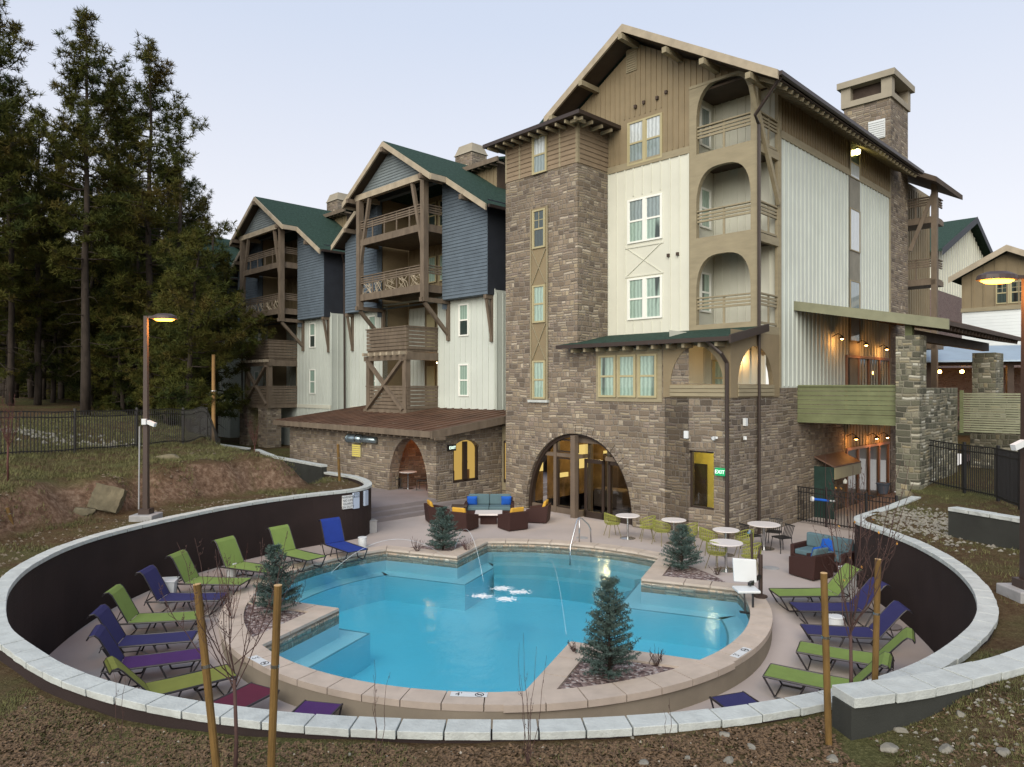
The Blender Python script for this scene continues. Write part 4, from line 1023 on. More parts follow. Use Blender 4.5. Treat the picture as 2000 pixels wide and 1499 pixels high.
# yellow room behind the small window
mb = MB(); x0, x1, y0, y1 = -3.3, -0.1, -1.5, .4
mb.quad((x0, y1, .3), (x1, y1, .3), (x1, y1, 3.3), (x0, y1, 3.3)); mb.quad((x0, y0, .3), (x0, y1, .3), (x0, y1, 3.3), (x0, y0, 3.3)); mb.quad((x1, y0, .3), (x1, y1, .3), (x1, y1, 3.3), (x1, y0, 3.3)); mb.quad((x0, y0, 3.3), (x1, y0, 3.3), (x1, y1, 3.3), (x0, y1, 3.3)); mb.quad((x0, y0, .3), (x1, y0, .3), (x1, y1, .3), (x0, y1, .3))
mb.build('changing_room', T['yellow'], main); pointlight('room_light', (-1.2, -.7, 3.0), 24, (1, .84, .5), .15, main)
mb = MB(); mb.box(-2.8, .3, .3, -2.12, .38, 2.2); mb.build('room_door', T['dark'], main)
mb = MB()
for (a, b, c, e) in ((-1.51, -1.43, .98, 2.9), (-.62, -.58, .98, 2.9), (-1.51, -.58, .98, 1.04), (-1.51, -.58, 2.84, 2.9)): pbox(mb, PF(-1.75), a, b, c, e, -.05, .05)
f = mb.build('window_frame', T['frame_d'], main); mb = MB(); mb.quad((-1.5, -1.73, 1), (-.6, -1.73, 1), (-.6, -1.73, 2.88), (-1.5, -1.73, 2.88)); mb.build('pane', T['glass'], f)
# small fittings on the stone
mb = MB(); mb.box(-1.66, -1.97, 3.3, -1.5, -1.88, 3.55); mb.build('speaker_box', T['white'], main)
def cam_(par, p, d):
    mb = MB(); p = Vector(p); d = Vector(d); mb.box(p.x - .04, p.y - .04, p.z - .06, p.x + .04, p.y + .04, p.z + .06); mb.beam(p - d * .02, p + d * .22, .07, .07); mb.beam(p, p - d * .18 + Vector((0, 0, .02)), .07, .07); return mb.build('security_camera', T['white'], par)
cam_(main, (-.5, -2.02, 3.36), (.7, -.5, .15)); cam_(main, (.1, -1.1, 3.35), (.5, -.8, 0)); mb = MB(); mb.box(0, -1.05, 3.75, .1, -.9, 4.0); mb.build('flood_light', T['white'], main)
def text(par, s, loc, size, mat, rot, name='lettering', ext=.004):
    c = bpy.data.curves.new(name, 'FONT'); c.body = s; c.size = size; c.extrude = ext; c.align_x = 'CENTER'; c.align_y = 'CENTER'; c.materials.append(mat)
    o = bpy.data.objects.new(name, c); COL.objects.link(o); o.location = loc; o.rotation_euler = rot
    dg = bpy.context.evaluated_depsgraph_get(); me = bpy.data.meshes.new_from_object(o.evaluated_get(dg)); bpy.data.objects.remove(o)
    me.materials.clear(); me.materials.append(mat)
    o = bpy.data.objects.new(name, me); COL.objects.link(o); o.location = loc; o.rotation_euler = rot
    if par: o.parent = par
    return o
ex = thing('exit_sign', 'green lit EXIT sign on the stone wall beside the yellow window', 'exit sign', W(-.3, -1.99, 2.28), ROTZ)
mb = MB(); mb.box(-.17, -.03, -.12, .17, .08, .12); mb.build('sign_box', T['exitg'], ex); text(ex, 'EXIT', (0, -.036, 0), .17, T['exitw'], (pi / 2, 0, 0))
# ---------------------------------------------------------------- apartment wings with timber balconies
def wing(a0, label, piers=False):
    o = W(a0, 0); w = thing('apartment_wing', label, 'building', (o.x, o.y, 0), ROTZ)
    K = 0.63; RZ = 17.9; hw = 6.35
    C = PF(0.45); Gp = PF(0.0); g = gable(0, RZ - .25, K)
    mb = MB(); rec = (-3.0, 2.0, 3.6, 9.7)
    wall(mb, C, -6.4, 6.4, 0, 9.75, [rec], .3); battens(mb, C, -6.35, 6.35, 0.1, 9.5, 0.42, .05, .03, skip=[(-3.0, 2.0, 0, 9.7), (3.6, 4.6, 4.4, 6.3), (3.6, 4.6, 7.5, 9.3), (-4.6, -3.6, 4.4, 6.3), (-4.6, -3.6, 7.5, 9.3)])
    mb.quad((6.4, .45, 0), (6.4, 7, 0), (6.4, 7, 9.7), (6.4, .45, 9.7)); battens(mb, PS(6.4), .5, 7, 0, 9.6, .45)
    mb.build('cream_siding', T['pale'], w)
    mb = MB(); pbox(mb, C, -6.43, -3.0, 3.62, 3.85, -.05, .01); pbox(mb, C, 2.0, 6.43, 3.62, 3.85, -.05, .01); mb.build('skirt_board', T['cream'], w)
    mb = MB(); wall(mb, Gp, -hw, hw, 9.45, g, [(-2.93, 2.93, 9.0, 15.6)], .3); mb.quad((-hw, 0, 9.45), (hw, 0, 9.45), (hw, .5, 9.45), (-hw, .5, 9.45))
    laps(mb, Gp, -hw + .02, hw - .02, 9.47, 16.9, K, RZ - .3, (-2.95, 2.95, 9.0, 15.6))
    mb.build('lap_siding', T['lapgrey'], w)
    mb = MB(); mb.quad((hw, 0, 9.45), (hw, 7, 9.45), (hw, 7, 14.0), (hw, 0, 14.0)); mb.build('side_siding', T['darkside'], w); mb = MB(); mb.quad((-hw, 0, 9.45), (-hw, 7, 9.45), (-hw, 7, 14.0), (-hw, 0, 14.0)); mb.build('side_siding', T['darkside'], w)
    mb = MB(); wall(mb, PF(2.2), -3.0, 2.95, 3.6, 15.8); mb.quad((2.0, .4, 3.6), (2.0, 2.2, 3.6), (2.0, 2.2, 9.7), (2.0, .4, 9.7)); mb.quad((-3, .4, 3.6), (-3, 2.2, 3.6), (-3, 2.2, 15.8), (-3, .4, 15.8)); mb.quad((2.93, .3, 9.7), (2.93, 2.2, 9.7), (2.93, 2.2, 15.8), (2.93, .3, 15.8))
    battens(mb, PF(2.2), -2.9, 2.9, 3.6, 15.7, .5); mb.build('recess_wall', T['taupe'], w)
    mb = MB(); wall(mb, PF(2.15), -2.8, -1.3, 3.6, 9.6); battens(mb, PF(2.15), -2.8, -1.3, 3.7, 9.5, .4); mb.build('recess_cream_panel', T['pale'], w)
    for z in (4.3, 7.25, 10.45, 13.5):
        for u in ((0.2, .8), (.95, 1.55)) if z < 9 else ((-.9, -.3), (.1, .7), (.85, 1.45), (2.1, 2.7)):
            window(w, PF(2.13), u[0], u[1], z + .55, z + 1.9, 'frame_t', 'pane_c' if z < 13 else 'pane_d')
        mb = MB(); pbox(mb, PF(2.13), -1.05, -.35 if z < 9 else -1.5, z - .2, z + 1.9, -.04, .01)
        if z < 9: mb.build('balcony_door', T['frame_t'], w)
    for z0 in (4.62, 7.65):
        for u in (3.78, -4.42): window(w, C, u, u + .64, z0, z0 + 1.48, 'frame_w', 'pane_c', lower='pane_d' if z0 > 7 else None)
    # front gable over the bay
    mb = MB(); wall(mb, PF(-1.1), -3.15, 3.15, 15.55, gable(0, RZ - .3, K)); laps(mb, PF(-1.1), -3.1, 3.1, 15.72, 17.3, K, RZ - .35, pitch=.15); mb.build('gable_siding', T['lapgable'], w)
    mb = MB()
    for s in (1, -1):
        for (u0, u1, b) in ((0, 4.0, -1.62), (4.0, 6.9, -.62)):
            q = [(s * u0, RZ - K * u0), (s * u1, RZ - K * u1), (s * u1, RZ - K * u1 - .3), (s * u0, RZ - K * u0 - .3)]
            mb.add([(x, b - .04, z) for x, z in q] + [(x, b + .05, z) for x, z in q], [(0, 1, 2, 3), (7, 6, 5, 4), (0, 4, 5, 1), (2, 6, 7, 3), (1, 5, 6, 2), (0, 3, 7, 4)])
        mb.box(s * 4.0 - .05, -1.6, RZ - K * 4.0 - .28, s * 4.0 + .05, -.6, RZ - K * 4)
    rk = mb.build('rake_board', T['lightrake'], w)
    mb = MB()
    for s in (1, -1):
        for (u0, u1, b) in ((0, 4.0, -1.58), (4.0, 6.95, -.58)):
            mb.slab((s * u0, b, RZ + .04 - K * u0), (s * u1, b, RZ + .04 - K * u1), (s * u1, 9.5, RZ + .04 - K * u1), (s * u0, 9.5, RZ + .04 - K * u0), .1)
    rf = mb.build('roof', T['groof'], w)
    mb = MB()
    for s in (1, -1):
        for (u0, u1, b) in ((0.02, 3.95, -1.56), (3.95, 6.85, -.56)):
            mb.slab((s * u0, b, RZ - .1 - K * u0), (s * u1, b, RZ - .1 - K * u1), (s * u1, 1.0, RZ - .1 - K * u1), (s * u0, 1.0, RZ - .1 - K * u0), .05)
    mb.build('soffit', T['soffit'], rf)
    mb = MB()
    for u, b in ((0, -1.75), (3.3, -1.75), (-3.3, -1.75), (5.2, -.75), (-5.2, -.75)): z = RZ - .32 - K * abs(u); mb.box(u - .1, b, z - .24, u + .1, b + 1.2, z); mb.build('outrigger_beam', T['timber'], rf); mb = MB()
    mb = MB()
    for s in (1, -1): mb.box(s * 6.95, -.55, RZ - K * 6.95 - .12, s * 7.07, 7.5, RZ - K * 6.95 + .02)
    mb.build('gutter', T['gutter'], rf)
    mb = MB(); mb.box(-3.3, -1.28, 15.4, 3.3, -1.02, 15.72)
    for s in (1, -1): mb.box(s * 2.93 - .12, -1.2, 15.4, s * 2.93 + .12, .1, 15.68)
    mb.build('timber_beam', T['lightrake'], w)
    for s in (1, -1):
        mb = MB(); mb.box(s * 2.93 - .15, -1.3, 9.3, s * 2.93 + .15, -1.0, 15.4); mb.build('timber_post', T['timber'], w)
        mb = MB(); mb.beam((s * 1.95, -1.15, 15.4), (s * 2.85, -1.15, 11.9), .17, .17, (0, 1, 0)); mb.build('strut', T['timber'], w)
        mb = MB(); mb.beam((s * 2.93, -1.15, 9.25), (s * 2.93, .35, 7.75), .16, .18); mb.box(s * 2.93 - .1, -1.4, 9.28, s * 2.93 + .1, .5, 9.5); mb.box(s * 2.93 - .1, .32, 7.4, s * 2.93 + .1, .47, 9.4); mb.build('knee_brace', T['timber'], w)
        mb = MB(); mb.box(s * 6.2 - .1, -.05, 9.25, s * 6.2 + .1, .45, 9.44); mb.box(s * 6.2 - .1, .34, 7.2, s * 6.2 + .1, .47, 9.3); mb.add([(s * 6.2 - .07, 0, 9.28), (s * 6.2 + .07, 0, 9.28), (s * 6.2 + .07, .12, 9.28), (s * 6.2 - .07, .12, 9.28), (s * 6.2 - .07, .36, 7.3), (s * 6.2 + .07, .36, 7.3), (s * 6.2 + .07, .44, 7.3), (s * 6.2 - .07, .44, 7.3)], [(0, 1, 2, 3), (7, 6, 5, 4), (0, 4, 5, 1), (2, 6, 7, 3), (1, 5, 6, 2), (0, 3, 7, 4)]); mb.build('bracket', T['timber'], w)
    # upper balconies
    for z in (10.1, 13.15):
        mb = MB(); mb.box(-2.8, -1.22, z - .3, 2.8, -1.06, z + .02); mb.box(2.78, -1.1, z - .3, 2.93, 0, z + .02); mb.box(-2.93, -1.1, z - .3, -2.78, 0, z + .02); mb.box(-2.8, -1.1, z - .1, 2.8, 2.2, z)
        f = mb.build('balcony_floor', T['timber'], w)
        mb = MB(); railing(mb, PF(-1.14), -2.8, 2.8, z, posts=5); railing(mb, PS(2.86), -1.0, 0, z, posts=1); mb.build('balcony_railing', T['timber'], w)
        mb = MB()
        if z < 12:      # rustic branch-work panels
            for k in range(5):
                x0 = -2.7 + k * 1.11
                for j in range(7): mb.tube([(x0 + U(0, 1), -1.14, z + .08), (x0 + U(0, 1), -1.14 + U(-.02, .02), z + .35), (x0 + U(0, 1), -1.14, z + .64)], .016, 5)
            mb.build('branch_panel', T['lightrake'], w)
    # box balconies below
    b0 = -1.55
    for zf in (4.0, 7.05):
        mb = MB()
        for k in range(6):
            z = zf - .1 + k * .19; mb.box(-1.6, b0 - .03, z, 2.0, b0 + .03, z + .155); mb.box(1.97, b0, z, 2.03, .44, z + .155); mb.box(-1.63, b0, z, -1.57, .44, z + .155)
        mb.box(-1.65, b0 - .07, zf + 1.02, 2.05, b0 + .07, zf + 1.08); mb.box(1.93, b0, zf + 1.02, 2.07, .44, zf + 1.08)
        mb.build('board_railing', T['timber'], w)
        mb = MB(); mb.box(-1.6, b0 + .04, zf - .22, 1.97, 2.2, zf - .1); mb.build('balcony_floor', T['timber'], w)
    mb = MB()
    for x in (-1.45, 1.85): mb.box(x - .15, b0 - .06, 3.7, x + .15, b0 + .24, 6.6)
    mb.box(-1.8, b0 - .1, 3.6, 2.1, b0 + .1, 3.85); mb.box(-1.8, b0 - .08, 6.4, 2.1, b0 + .12, 6.65); mb.box(1.9, b0, 6.4, 2.06, .44, 6.8); mb.box(1.9, b0, 3.62, 2.06, .44, 3.86)
    mb.build('timber_post', T['timber'], w)
    mb = MB(); mb.beam((-1.4, b0 - .1, 6.4), (1.8, b0 - .1, 3.85), .16, .2, (0, 1, 0)); mb.beam((1.8, b0 - .12, 6.4), (-1.4, b0 - .12, 3.85), .16, .2, (0, 1, 0)); mb.build('cross_brace', T['timber'], w)
    mb = MB()
    for i in range(7): x = -1.4 + i * .55; mb.box(x - .07, b0 - .4, 6.66, x + .07, b0 + .4, 6.82)
    mb.build('joist_end', T['lightrake'], w)
    # link block behind with taupe siding, its eave and a stone chimney
    mb = MB(); wall(mb, PF(3.5), -.3, 3.3, 13.0, 17.2); battens(mb, PF(3.5), -.2, 3.3, 13, 17.1, .3); wall(mb, PF(5.2), 3.3, 9.5, 9, 17.2); battens(mb, PF(5.2), 3.3, 9.5, 12, 17.1, .3); mb.build('link_siding', T['taupe'], w)
    mb = MB(); mb.quad((3.3, 3.5, 13), (3.3, 5.2, 13), (3.3, 5.2, 17.2), (3.3, 3.5, 17.2)); mb.build('link_side_siding', T['soffit'], w)  # shade of the side face painted in with darker boards than the taupe front
    mb = MB(); mb.slab((-.4, 3.0, 17.25), (3.9, 3.0, 17.25), (3.9, 9, 19.0), (-.4, 9, 19.0), .12); mb.slab((3.9, 4.7, 17.3), (9.4, 4.7, 17.3), (9.4, 9, 18.9), (3.9, 9, 18.9), .12); lr = mb.build('link_roof', T['groof'], w)
    mb = MB(); mb.box(-.4, 2.9, 17.02, 3.95, 3.0, 17.27); mb.box(3.9, 4.6, 17.05, 9.4, 4.7, 17.3)
    for i in range(9): mb.box(-.2 + i * .5, 3.0, 16.95, -.12 + i * .5, 3.5, 17.05)
    mb.build('link_fascia', T['timber'], lr)
    mb = MB(); mb.box(-2.0, 5, 14, -.45, 6.2, 19.05); c = mb.build('chimney', T['stone'], w)
    mb = MB(); mb.add([(-2.06, 4.93, 19.05), (-.39, 4.93, 19.05), (-.39, 6.27, 19.05), (-2.06, 6.27, 19.05), (-2.0, 5.0, 19.17), (-.45, 5.0, 19.17), (-.45, 6.2, 19.17), (-2.0, 6.2, 19.17), (-1.82, 5.15, 19.65), (-.63, 5.15, 19.65), (-.63, 6.05, 19.65), (-1.82, 6.05, 19.65)],
        [(0, 1, 5, 4), (1, 2, 6, 5), (2, 3, 7, 6), (3, 0, 4, 7), (4, 5, 9, 8), (5, 6, 10, 9), (6, 7, 11, 10), (7, 4, 8, 11), (8, 9, 10, 11), (0, 3, 2, 1)]); mb.build('chimney_cap', T['chimcap'], c)
    # recessed link wall to the right
    mb = MB(); wall(mb, PF(1.6), 6.4, 9.0, 0, 9.5); battens(mb, PF(1.6), 6.4, 9, 0, 9.4, .42); mb.build('recessed_siding', T['pale'], w)
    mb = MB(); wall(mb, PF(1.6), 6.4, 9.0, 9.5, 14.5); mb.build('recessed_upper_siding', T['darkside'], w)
    mb = MB(); mb.tube([(7.0, .9, 13.4), (6.75, 1.2, 12.9), (6.75, 1.25, 0.5)], .07, 8); mb.build('downspout', T['gutter'], w)
    if piers:
        for x in (-2.3, .6):
            mb = MB(); mb.box(x, b0 - .1, -.5, x + 1.3, b0 + .9, 3.6); mb.build('stone_pier', T['stone'], w)
        window(w, PF(2.13), 1.0, 1.6, 1.2, 3.0, 'dark', 'pane_y', mid=0); window(w, PF(2.13), 1.8, 2.4, 1.2, 3.0, 'dark', 'pane_y', mid=0)
        window(w, PF(-.6), -.95, -.35, .9, 3.0, 'frame_w', 'pane_g')
        mb = MB(); wall(mb, PF(-.58), -1.0, .6, -.5, 3.6); battens(mb, PF(-.58), -1, .6, -.4, 3.5, .35); mb.build('ground_floor_panel', T['pale'], w)
    return w
w1 = wing(-19.9, 'grey gabled apartment wing with timber balconies directly left of the stone tower')
w2 = wing(-35.1, 'farther grey gabled apartment wing with stone piers, left of the rusty roof', True)
w3 = wing(-50.3, 'last apartment wing half hidden behind the pine trees')
pointlight('porch_light', (1.2, .6, 6.2), 10, parent=w1)
mb = MB(); mb.lathe([(.02, 0), (.06, .03), (.06, .1), (.02, .13)], (1.3, 1.0, 6.25), 10); mb.build('porch_lamp', T['lampc'], w1)

# ---------------------------------------------------------------- stone arcade with rusty roof
arc_ = thing('stone_arcade', 'low stone arcade under a rusty brown shed roof, left of the tower', 'building', (CX, CY, 0), ROTZ)
A = PF(-4.75); AS = PS(-11.5)
ah = (-14.87, -12.03, 0.4, supere(-13.45, 1.42, 0.4, 2.42, 2.1))
asd = (-3.85, -2.38, 1.0, supere(-3.115, .735, 2.35, .42, 2))
mb = MB(); wall(mb, A, -24.0, -11.5, -0.5, 3.08, [ah], .5)
tz = lambda u: 3.05 + (u + 4.75) * .13
wall(mb, AS, -4.75, -1.0, -0.5, tz, [asd], .3); wall(mb, PF(-1.0), -11.5, -10.3, -.5, 3.4); mb.build('stone_wall', T['stone'], arc_)
mb = MB(); mb.slab((-24.6, -5.35, 3.24), (-11.0, -5.35, 3.24), (-11.0, .45, 3.92), (-24.6, .45, 3.92), .05); ar = mb.build('roof', T['broof'], arc_)
mb = MB()
for i in range(23): a = -24.5 + i * .61; mb.slab((a, -5.35, 3.275), (a + .035, -5.35, 3.275), (a + .035, .45, 3.955), (a, .45, 3.955), .035)
mb.build('roof_seam', T['broof'], ar)
mb = MB(); mb.box(-24.6, -5.42, 3.0, -11.0, -5.35, 3.25); mb.add([(-11.02, -5.42, 3.26), (-11.02, .4, 3.95), (-11.02, .4, 3.62), (-11.02, -5.42, 2.95), (-10.94, -5.42, 3.26), (-10.94, .4, 3.95), (-10.94, .4, 3.62), (-10.94, -5.42, 2.95)], [(0, 1, 2, 3), (7, 6, 5, 4), (0, 4, 5, 1), (2, 6, 7, 3), (1, 5, 6, 2), (0, 3, 7, 4)])
mb.build('fascia', T['timber'], ar)
mb = MB()
for i in range(30): a = -24.3 + i * .46; mb.box(a, -5.3, 2.9, a + .09, -4.75, 3.02)
mb.build('rafter_tail', T['timber'], ar)
mb = MB(); mb.slab((-24.5, -5.3, 3.14), (-11.05, -5.3, 3.14), (-11.05, .4, 3.8), (-24.5, .4, 3.8), .03); mb.build('soffit', T['soffit'], ar)
# room inside the arch
mb = MB(); mb.quad((-17, -1.6, .4), (-12, -1.6, .4), (-12, -1.6, 3.6), (-17, -1.6, 3.6)); mb.quad((-15.2, -4.3, .4), (-15.2, -1.6, .4), (-15.2, -1.6, 3.4), (-15.2, -4.3, 3.4)); mb.quad((-12, -4.3, .4), (-12, -1.6, .4), (-12, -1.6, 3.4), (-12, -4.3, 3.4))
mb.build('niche_wall', T['stone'], arc_)
mb = MB(); mb.box(-14.2, -1.72, .45, -12.9, -1.6, 2.6); mb.build('niche_door', T['dark'], arc_); mb = MB(); mb.box(-14.5, -1.8, 2.62, -12.6, -1.6, 2.75); mb.build('door_lintel', T['timber'], arc_)
pointlight('niche_light', (-13.5, -2.6, 2.95), 26, (1, .3, .08), parent=arc_)
# glowing sheet in place of a lit room behind the side window
mb = MB(); x0, x1, y0, y1 = -11.95, -11.75, -4.2, -1.9
mb.quad((-13.4, y0, .6), (-13.4, y1, .6), (-13.4, y1, 3.2), (-13.4, y0, 3.2)) if False else None
mb.quad((-11.98, y0, .6), (-11.98, y1, .6), (-11.98, y1, 3.0), (-11.98, y0, 3.0)); mb.build('glow_sheet', T['pane_y'], arc_)
mb = MB()
for bb in (-3.6, -2.75):
    mb.box(-11.97, bb - .2, 1.0, -11.95, bb + .2, 1.45); mb.box(-11.97, bb - .22, 1.45, -11.95, bb - .17, 1.8); mb.box(-11.97, bb - .22, 1.75, -11.95, bb + .1, 1.8)
mb.build('chair_behind_glass', T['wood_in'], arc_)
mb = MB()
for (a, b, c, e) in ((-3.85, -3.75, 1.0, 2.5), (-2.48, -2.38, 1.0, 2.5), (-3.22, -3.0, 1.0, 2.7), (-3.85, -2.38, 1.0, 1.1)): pbox(mb, PS(-11.62), a, b, c, e, -.05, .05)
mb.build('window_frame', T['frame_d'], arc_)
mb = MB(); pbox(mb, PF(-1.03), -11.45, -10.38, .45, 3.3, -.03, .02); mb.build('door_surround', T['trim'], arc_)
mb = MB(); pbox(mb, PF(-1.06), -11.3, -10.6, .8, 2.65, -.05, .02); mb.build('door_frame', T['frame_d'], arc_); mb = MB(); pbox(mb, PF(-1.12), -11.2, -10.7, .95, 2.55, -.006, .0); mb.build('glow_sheet', T['pane_y'], arc_)
ex2 = thing('exit_sign', 'small black EXIT sign with white letters on the arcade corner', 'exit sign', W(-11.42, -4.0, 2.5), ROTZ + pi / 2)
mb = MB(); mb.box(-.2, -.06, -.13, .2, .04, .13); mb.build('sign_box', T['iron'], ex2); text(ex2, 'EXIT', (0, -.066, 0), .17, T['exitw'], (pi / 2, 0, 0))
dt = thing('ventilation_duct', 'galvanised round duct sticking out of the arcade wall above a yellow louver', 'duct', W(-17.2, -4.75, 2.62), ROTZ)
mb = MB(); mb.tube([(1.5, -.1, 0), (.55, -.1, 0), (.55, -.12, 0), (.2, -.2, 0), (-.1, -.3, 0), (-.35, -.4, 0)], [.15, .15, .2, .2, .2, .2], 16); mb.build('duct_tube', T['zinc'], dt, smooth=True)
mb = MB()
for x in (.5, .1, -.3): mb.lathe([(.2, -.03), (.225, -.03), (.225, .03), (.2, .03)], (0, 0, 0), 16)
mb.v = [(v[2] + (.55, .2, -.3)[i // 64], v[0] - (.12, .2, .38)[i // 64], v[1]) for i, v in enumerate(mb.v)]; mb.build('duct_band', T['steel'], dt)
lv = thing('wall_louver', 'yellow slatted louver on the arcade wall below the duct', 'louver', W(-17.4, -4.78, 2.05), ROTZ)
mb = MB(); mb.box(-.36, -.03, -.3, .36, .02, .3); mb.build('louver_frame', T['frame_t'], lv); mb = MB()
for i in range(6): mb.box(-.33, -.05, -.27 + i * .095, .33, -.031, -.215 + i * .095)
mb.build('louver_slat', emit('yellow emissive slats', (.8, .65, .15), .45), lv)  # slats emit their yellow themselves, no lamp behind them

# ---------------------------------------------------------------- houses in the right background
hb_ = thing('gabled_house', 'far cream house with green gable roof and brick lower storeys', 'house', (36.0, 60.0, 0), ROTZ)
mb = MB(); gg = gable(10.6, 20.6, .39); wall(mb, PS(0), 0, 21.2, 13.3, gg); battens(mb, PS(0), 0, 21.2, 13.3, gg, .8, .1, .08); wall(mb, PF(0), -12, 0, 13.3, 16.8); battens(mb, PF(0), -12, 0, 13.3, 16.7, .8, .1, .08); mb.build('cream_siding', T['cream'], hb_)
mb = MB(); wall(mb, PS(.0), 0, 21.2, -1, 13.3); wall(mb, PF(.0), -12, 0, -1, 13.3); mb.build('brick_wall', T['brick'], hb_)
mb = MB(); mb.slab((-14, -1.2, 16.5), (.8, -1.2, 16.5), (.8, 10.6, 21.1), (-14, 10.6, 21.1), .2); mb.slab((-14, 10.6, 21.1), (.8, 10.6, 21.1), (.8, 22.4, 16.5), (-14, 22.4, 16.5), .2); r2 = mb.build('roof', T['groof'], hb_)
mb = MB(); mb.add([(.82, -1.2, 16.55), (.82, 10.6, 21.15), (.82, 22.4, 16.55), (.82, 22.4, 15.9), (.82, 10.6, 20.5), (.82, -1.2, 15.9)], [(0, 1, 4, 5), (1, 2, 3, 4)]); mb.build('rake_board', T['darkside'], r2)
h2 = thing('gabled_house', 'far brown gabled house with white lower siding behind the right street lamp', 'house', (28.7, 45.0, 0), ROTZ)
mb = MB(); gg = gable(2.5, 13.3, .52); wall(mb, PF(0), 0, 12, 9.9, gg); battens(mb, PF(0), 0, 12, 9.9, gg, .6, .07, .06); mb.build('brown_siding', T['taupe'], h2)
mb = MB(); wall(mb, PF(0), 0, 12, 6.4, 9.9); mb.build('white_siding', T['lapwhite'], h2)
mb = MB(); wall(mb, PF(0), 0, 12, 0, 6.4); mb.build('ground_floor', T['brick'], h2)
mb = MB(); pbox(mb, PF(0), -.05, 12, 9.75, 10.0, -.08, .01); mb.build('band_board', T['trim'], h2)
mb = MB(); mb.slab((-.6, -.7, 11.95), (2.5, -.7, 13.6), (2.5, 9, 13.6), (-.6, 9, 11.95), .15); mb.slab((2.5, -.7, 13.6), (13, -.7, 8.2), (13, 9, 8.2), (2.5, 9, 13.6), .15); r3 = mb.build('roof', T['groof'], h2)
mb = MB(); mb.add([(-.6, -.75, 11.98), (2.5, -.75, 13.63), (13, -.75, 8.2), (13, -.75, 7.85), (2.5, -.75, 13.25), (-.6, -.75, 11.6)], [(0, 1, 4, 5), (1, 2, 3, 4)]); mb.build('rake_board', T['lightrake'], r3)
for u in (1.85, 2.6): window(h2, PF(0), u, u + .6, 10.2, 11.4, 'frame_t', 'pane_d', grid=True)
pv = thing('pavilion', 'open timber pavilion with pale blue metal roof behind the stone parapet', 'pavilion', (21.5, 36.5, 3.6), -.35)
mb = MB(); mb.slab((-.6, 2.0, 3.6), (12, 2.0, 3.6), (12, -.8, 2.75), (-.6, -.8, 2.75), .08); mb.slab((-.6, 2.0, 3.6), (12, 2.0, 3.6), (12, 4.8, 2.75), (-.6, 4.8, 2.75), .08); mb.build('roof', T['metalroof'], pv)
for x, y in ((0, 0), (0, 4.2), (3.6, 0), (7.2, 0), (3.6, 4.2)):
    mb = MB(); mb.box(x - .14, y - .14, -1, x + .14, y + .14, 2.75); mb.build('post', T['dark'], pv)
mb = MB(); mb.box(-.3, -.15, 2.5, 11, .15, 2.72); mb.box(-.2, 0, 2.5, .1, 4.2, 2.72); mb.add([(-.5, -.8, 2.7), (-.5, 2, 3.52), (-.5, 4.8, 2.7)], [(0, 1, 2)]); mb.build('roof_beam', T['dark'], pv)
mb = MB(); mb.box(.5, 4.6, -1, 11, 4.8, 2.5); mb.build('back_wall', T['brick'], pv)
for x in (.6, 1.6, 2.9):
    mb = MB(); mb.lathe([(.01, -.08), (.09, -.04), (.09, .05), (.01, .1)], (x, .3, 2.2), 10); mb.build('hanging_lamp', T['lampw'], pv)
pointlight('pavilion_light', (1.8, .3, 2.0), 30, (1, .45, .12), parent=pv)
sc_ = thing('slatted_screen', 'pale slatted timber screen right of the mossy stone parapet', 'screen', W(4.2, 7.9, 3.35), ROTZ)
mb = MB()
for i in range(17): mb.box(0, -.03, i * .087, 2.6, .02, i * .087 + .055)
mb.build('slats', M('pale green slats', (0.22, 0.23, 0.155), .7), sc_)
mb = MB(); mb.box(-.06, -.05, -.05, .06, .05, 1.55); mb.box(2.5, -.05, -3, 2.62, .05, 1.55); mb.build('screen_post', T['lapgreen'], sc_)

mb = MB(); wall(mb, PF(9.6), 4.1, 12, -.5, 4.6); mb.build('garden_wall', T['stone2'], main)
# ---------------------------------------------------------------- fences
def fence(label, P, h=1.5, every=2.4, zf=ground, z0=0.08, sp=0.11):
    f = thing('iron_fence', label, 'fence', (0, 0, 0)); P = [Vector(p) for p in P]; S_ = resample(P, sp); G_ = [zf(p.x, p.y) for p in S_]
    # smooth the rail line
    for _ in range(30): G_ = [G_[0]] + [(G_[i - 1] + G_[i] * 2 + G_[i + 1]) / 4 for i in range(1, len(G_) - 1)] + [G_[-1]]
    mb = MB(); rl = MB(); n = len(S_)
    for i, p in enumerate(S_): mb.box(p.x - .011, p.y - .011, G_[i] + z0, p.x + .011, p.y + .011, G_[i] + h)
    mb.build('picket_panel', T['iron'], f)
    for k in (z0 + .06, h - .2, h - .02):
        for i in range(n - 1): rl.beam((*S_[i], G_[i] + k), (*S_[i + 1], G_[i + 1] + k), .03, .035)
    rl.build('rail', T['iron'], f)
    st = max(1, round(every / sp)); idx = list(range(0, n, st)) + ([n - 1] if (n - 1) % st else [])
    for i in idx:
        mb = MB(); p = S_[i]; mb.box(p.x - .035, p.y - .035, G_[i] - .3, p.x + .035, p.y + .035, G_[i] + h + .08); mb.build('post', T['iron'], f)
    return f
fence('long black iron fence on the slope in front of the pine trees', [(-17.5, 19.5), (-16.0, 22.0), (-14.9, 24.2), (-14.2, 26.5), (-13.6, 29.0), (-13.9, 33.5)], 1.45, 2.6)
fence('black iron fence beside the mossy stone pillar on the right slope', [(14.1, 24.3), (14.4, 22.5), (14.3, 20.9), (13.75, 19.3), (13.1, 17.6), (12.6, 16.4)], 1.55, 1.9)
fence('low black iron gate fence on the deck in front of the copper hood', [(10.43, 26.46), (11.25, 25.35), (11.95, 24.4), (12.75, 23.4)], 1.35, 1.45, lambda x, y: 0.0)

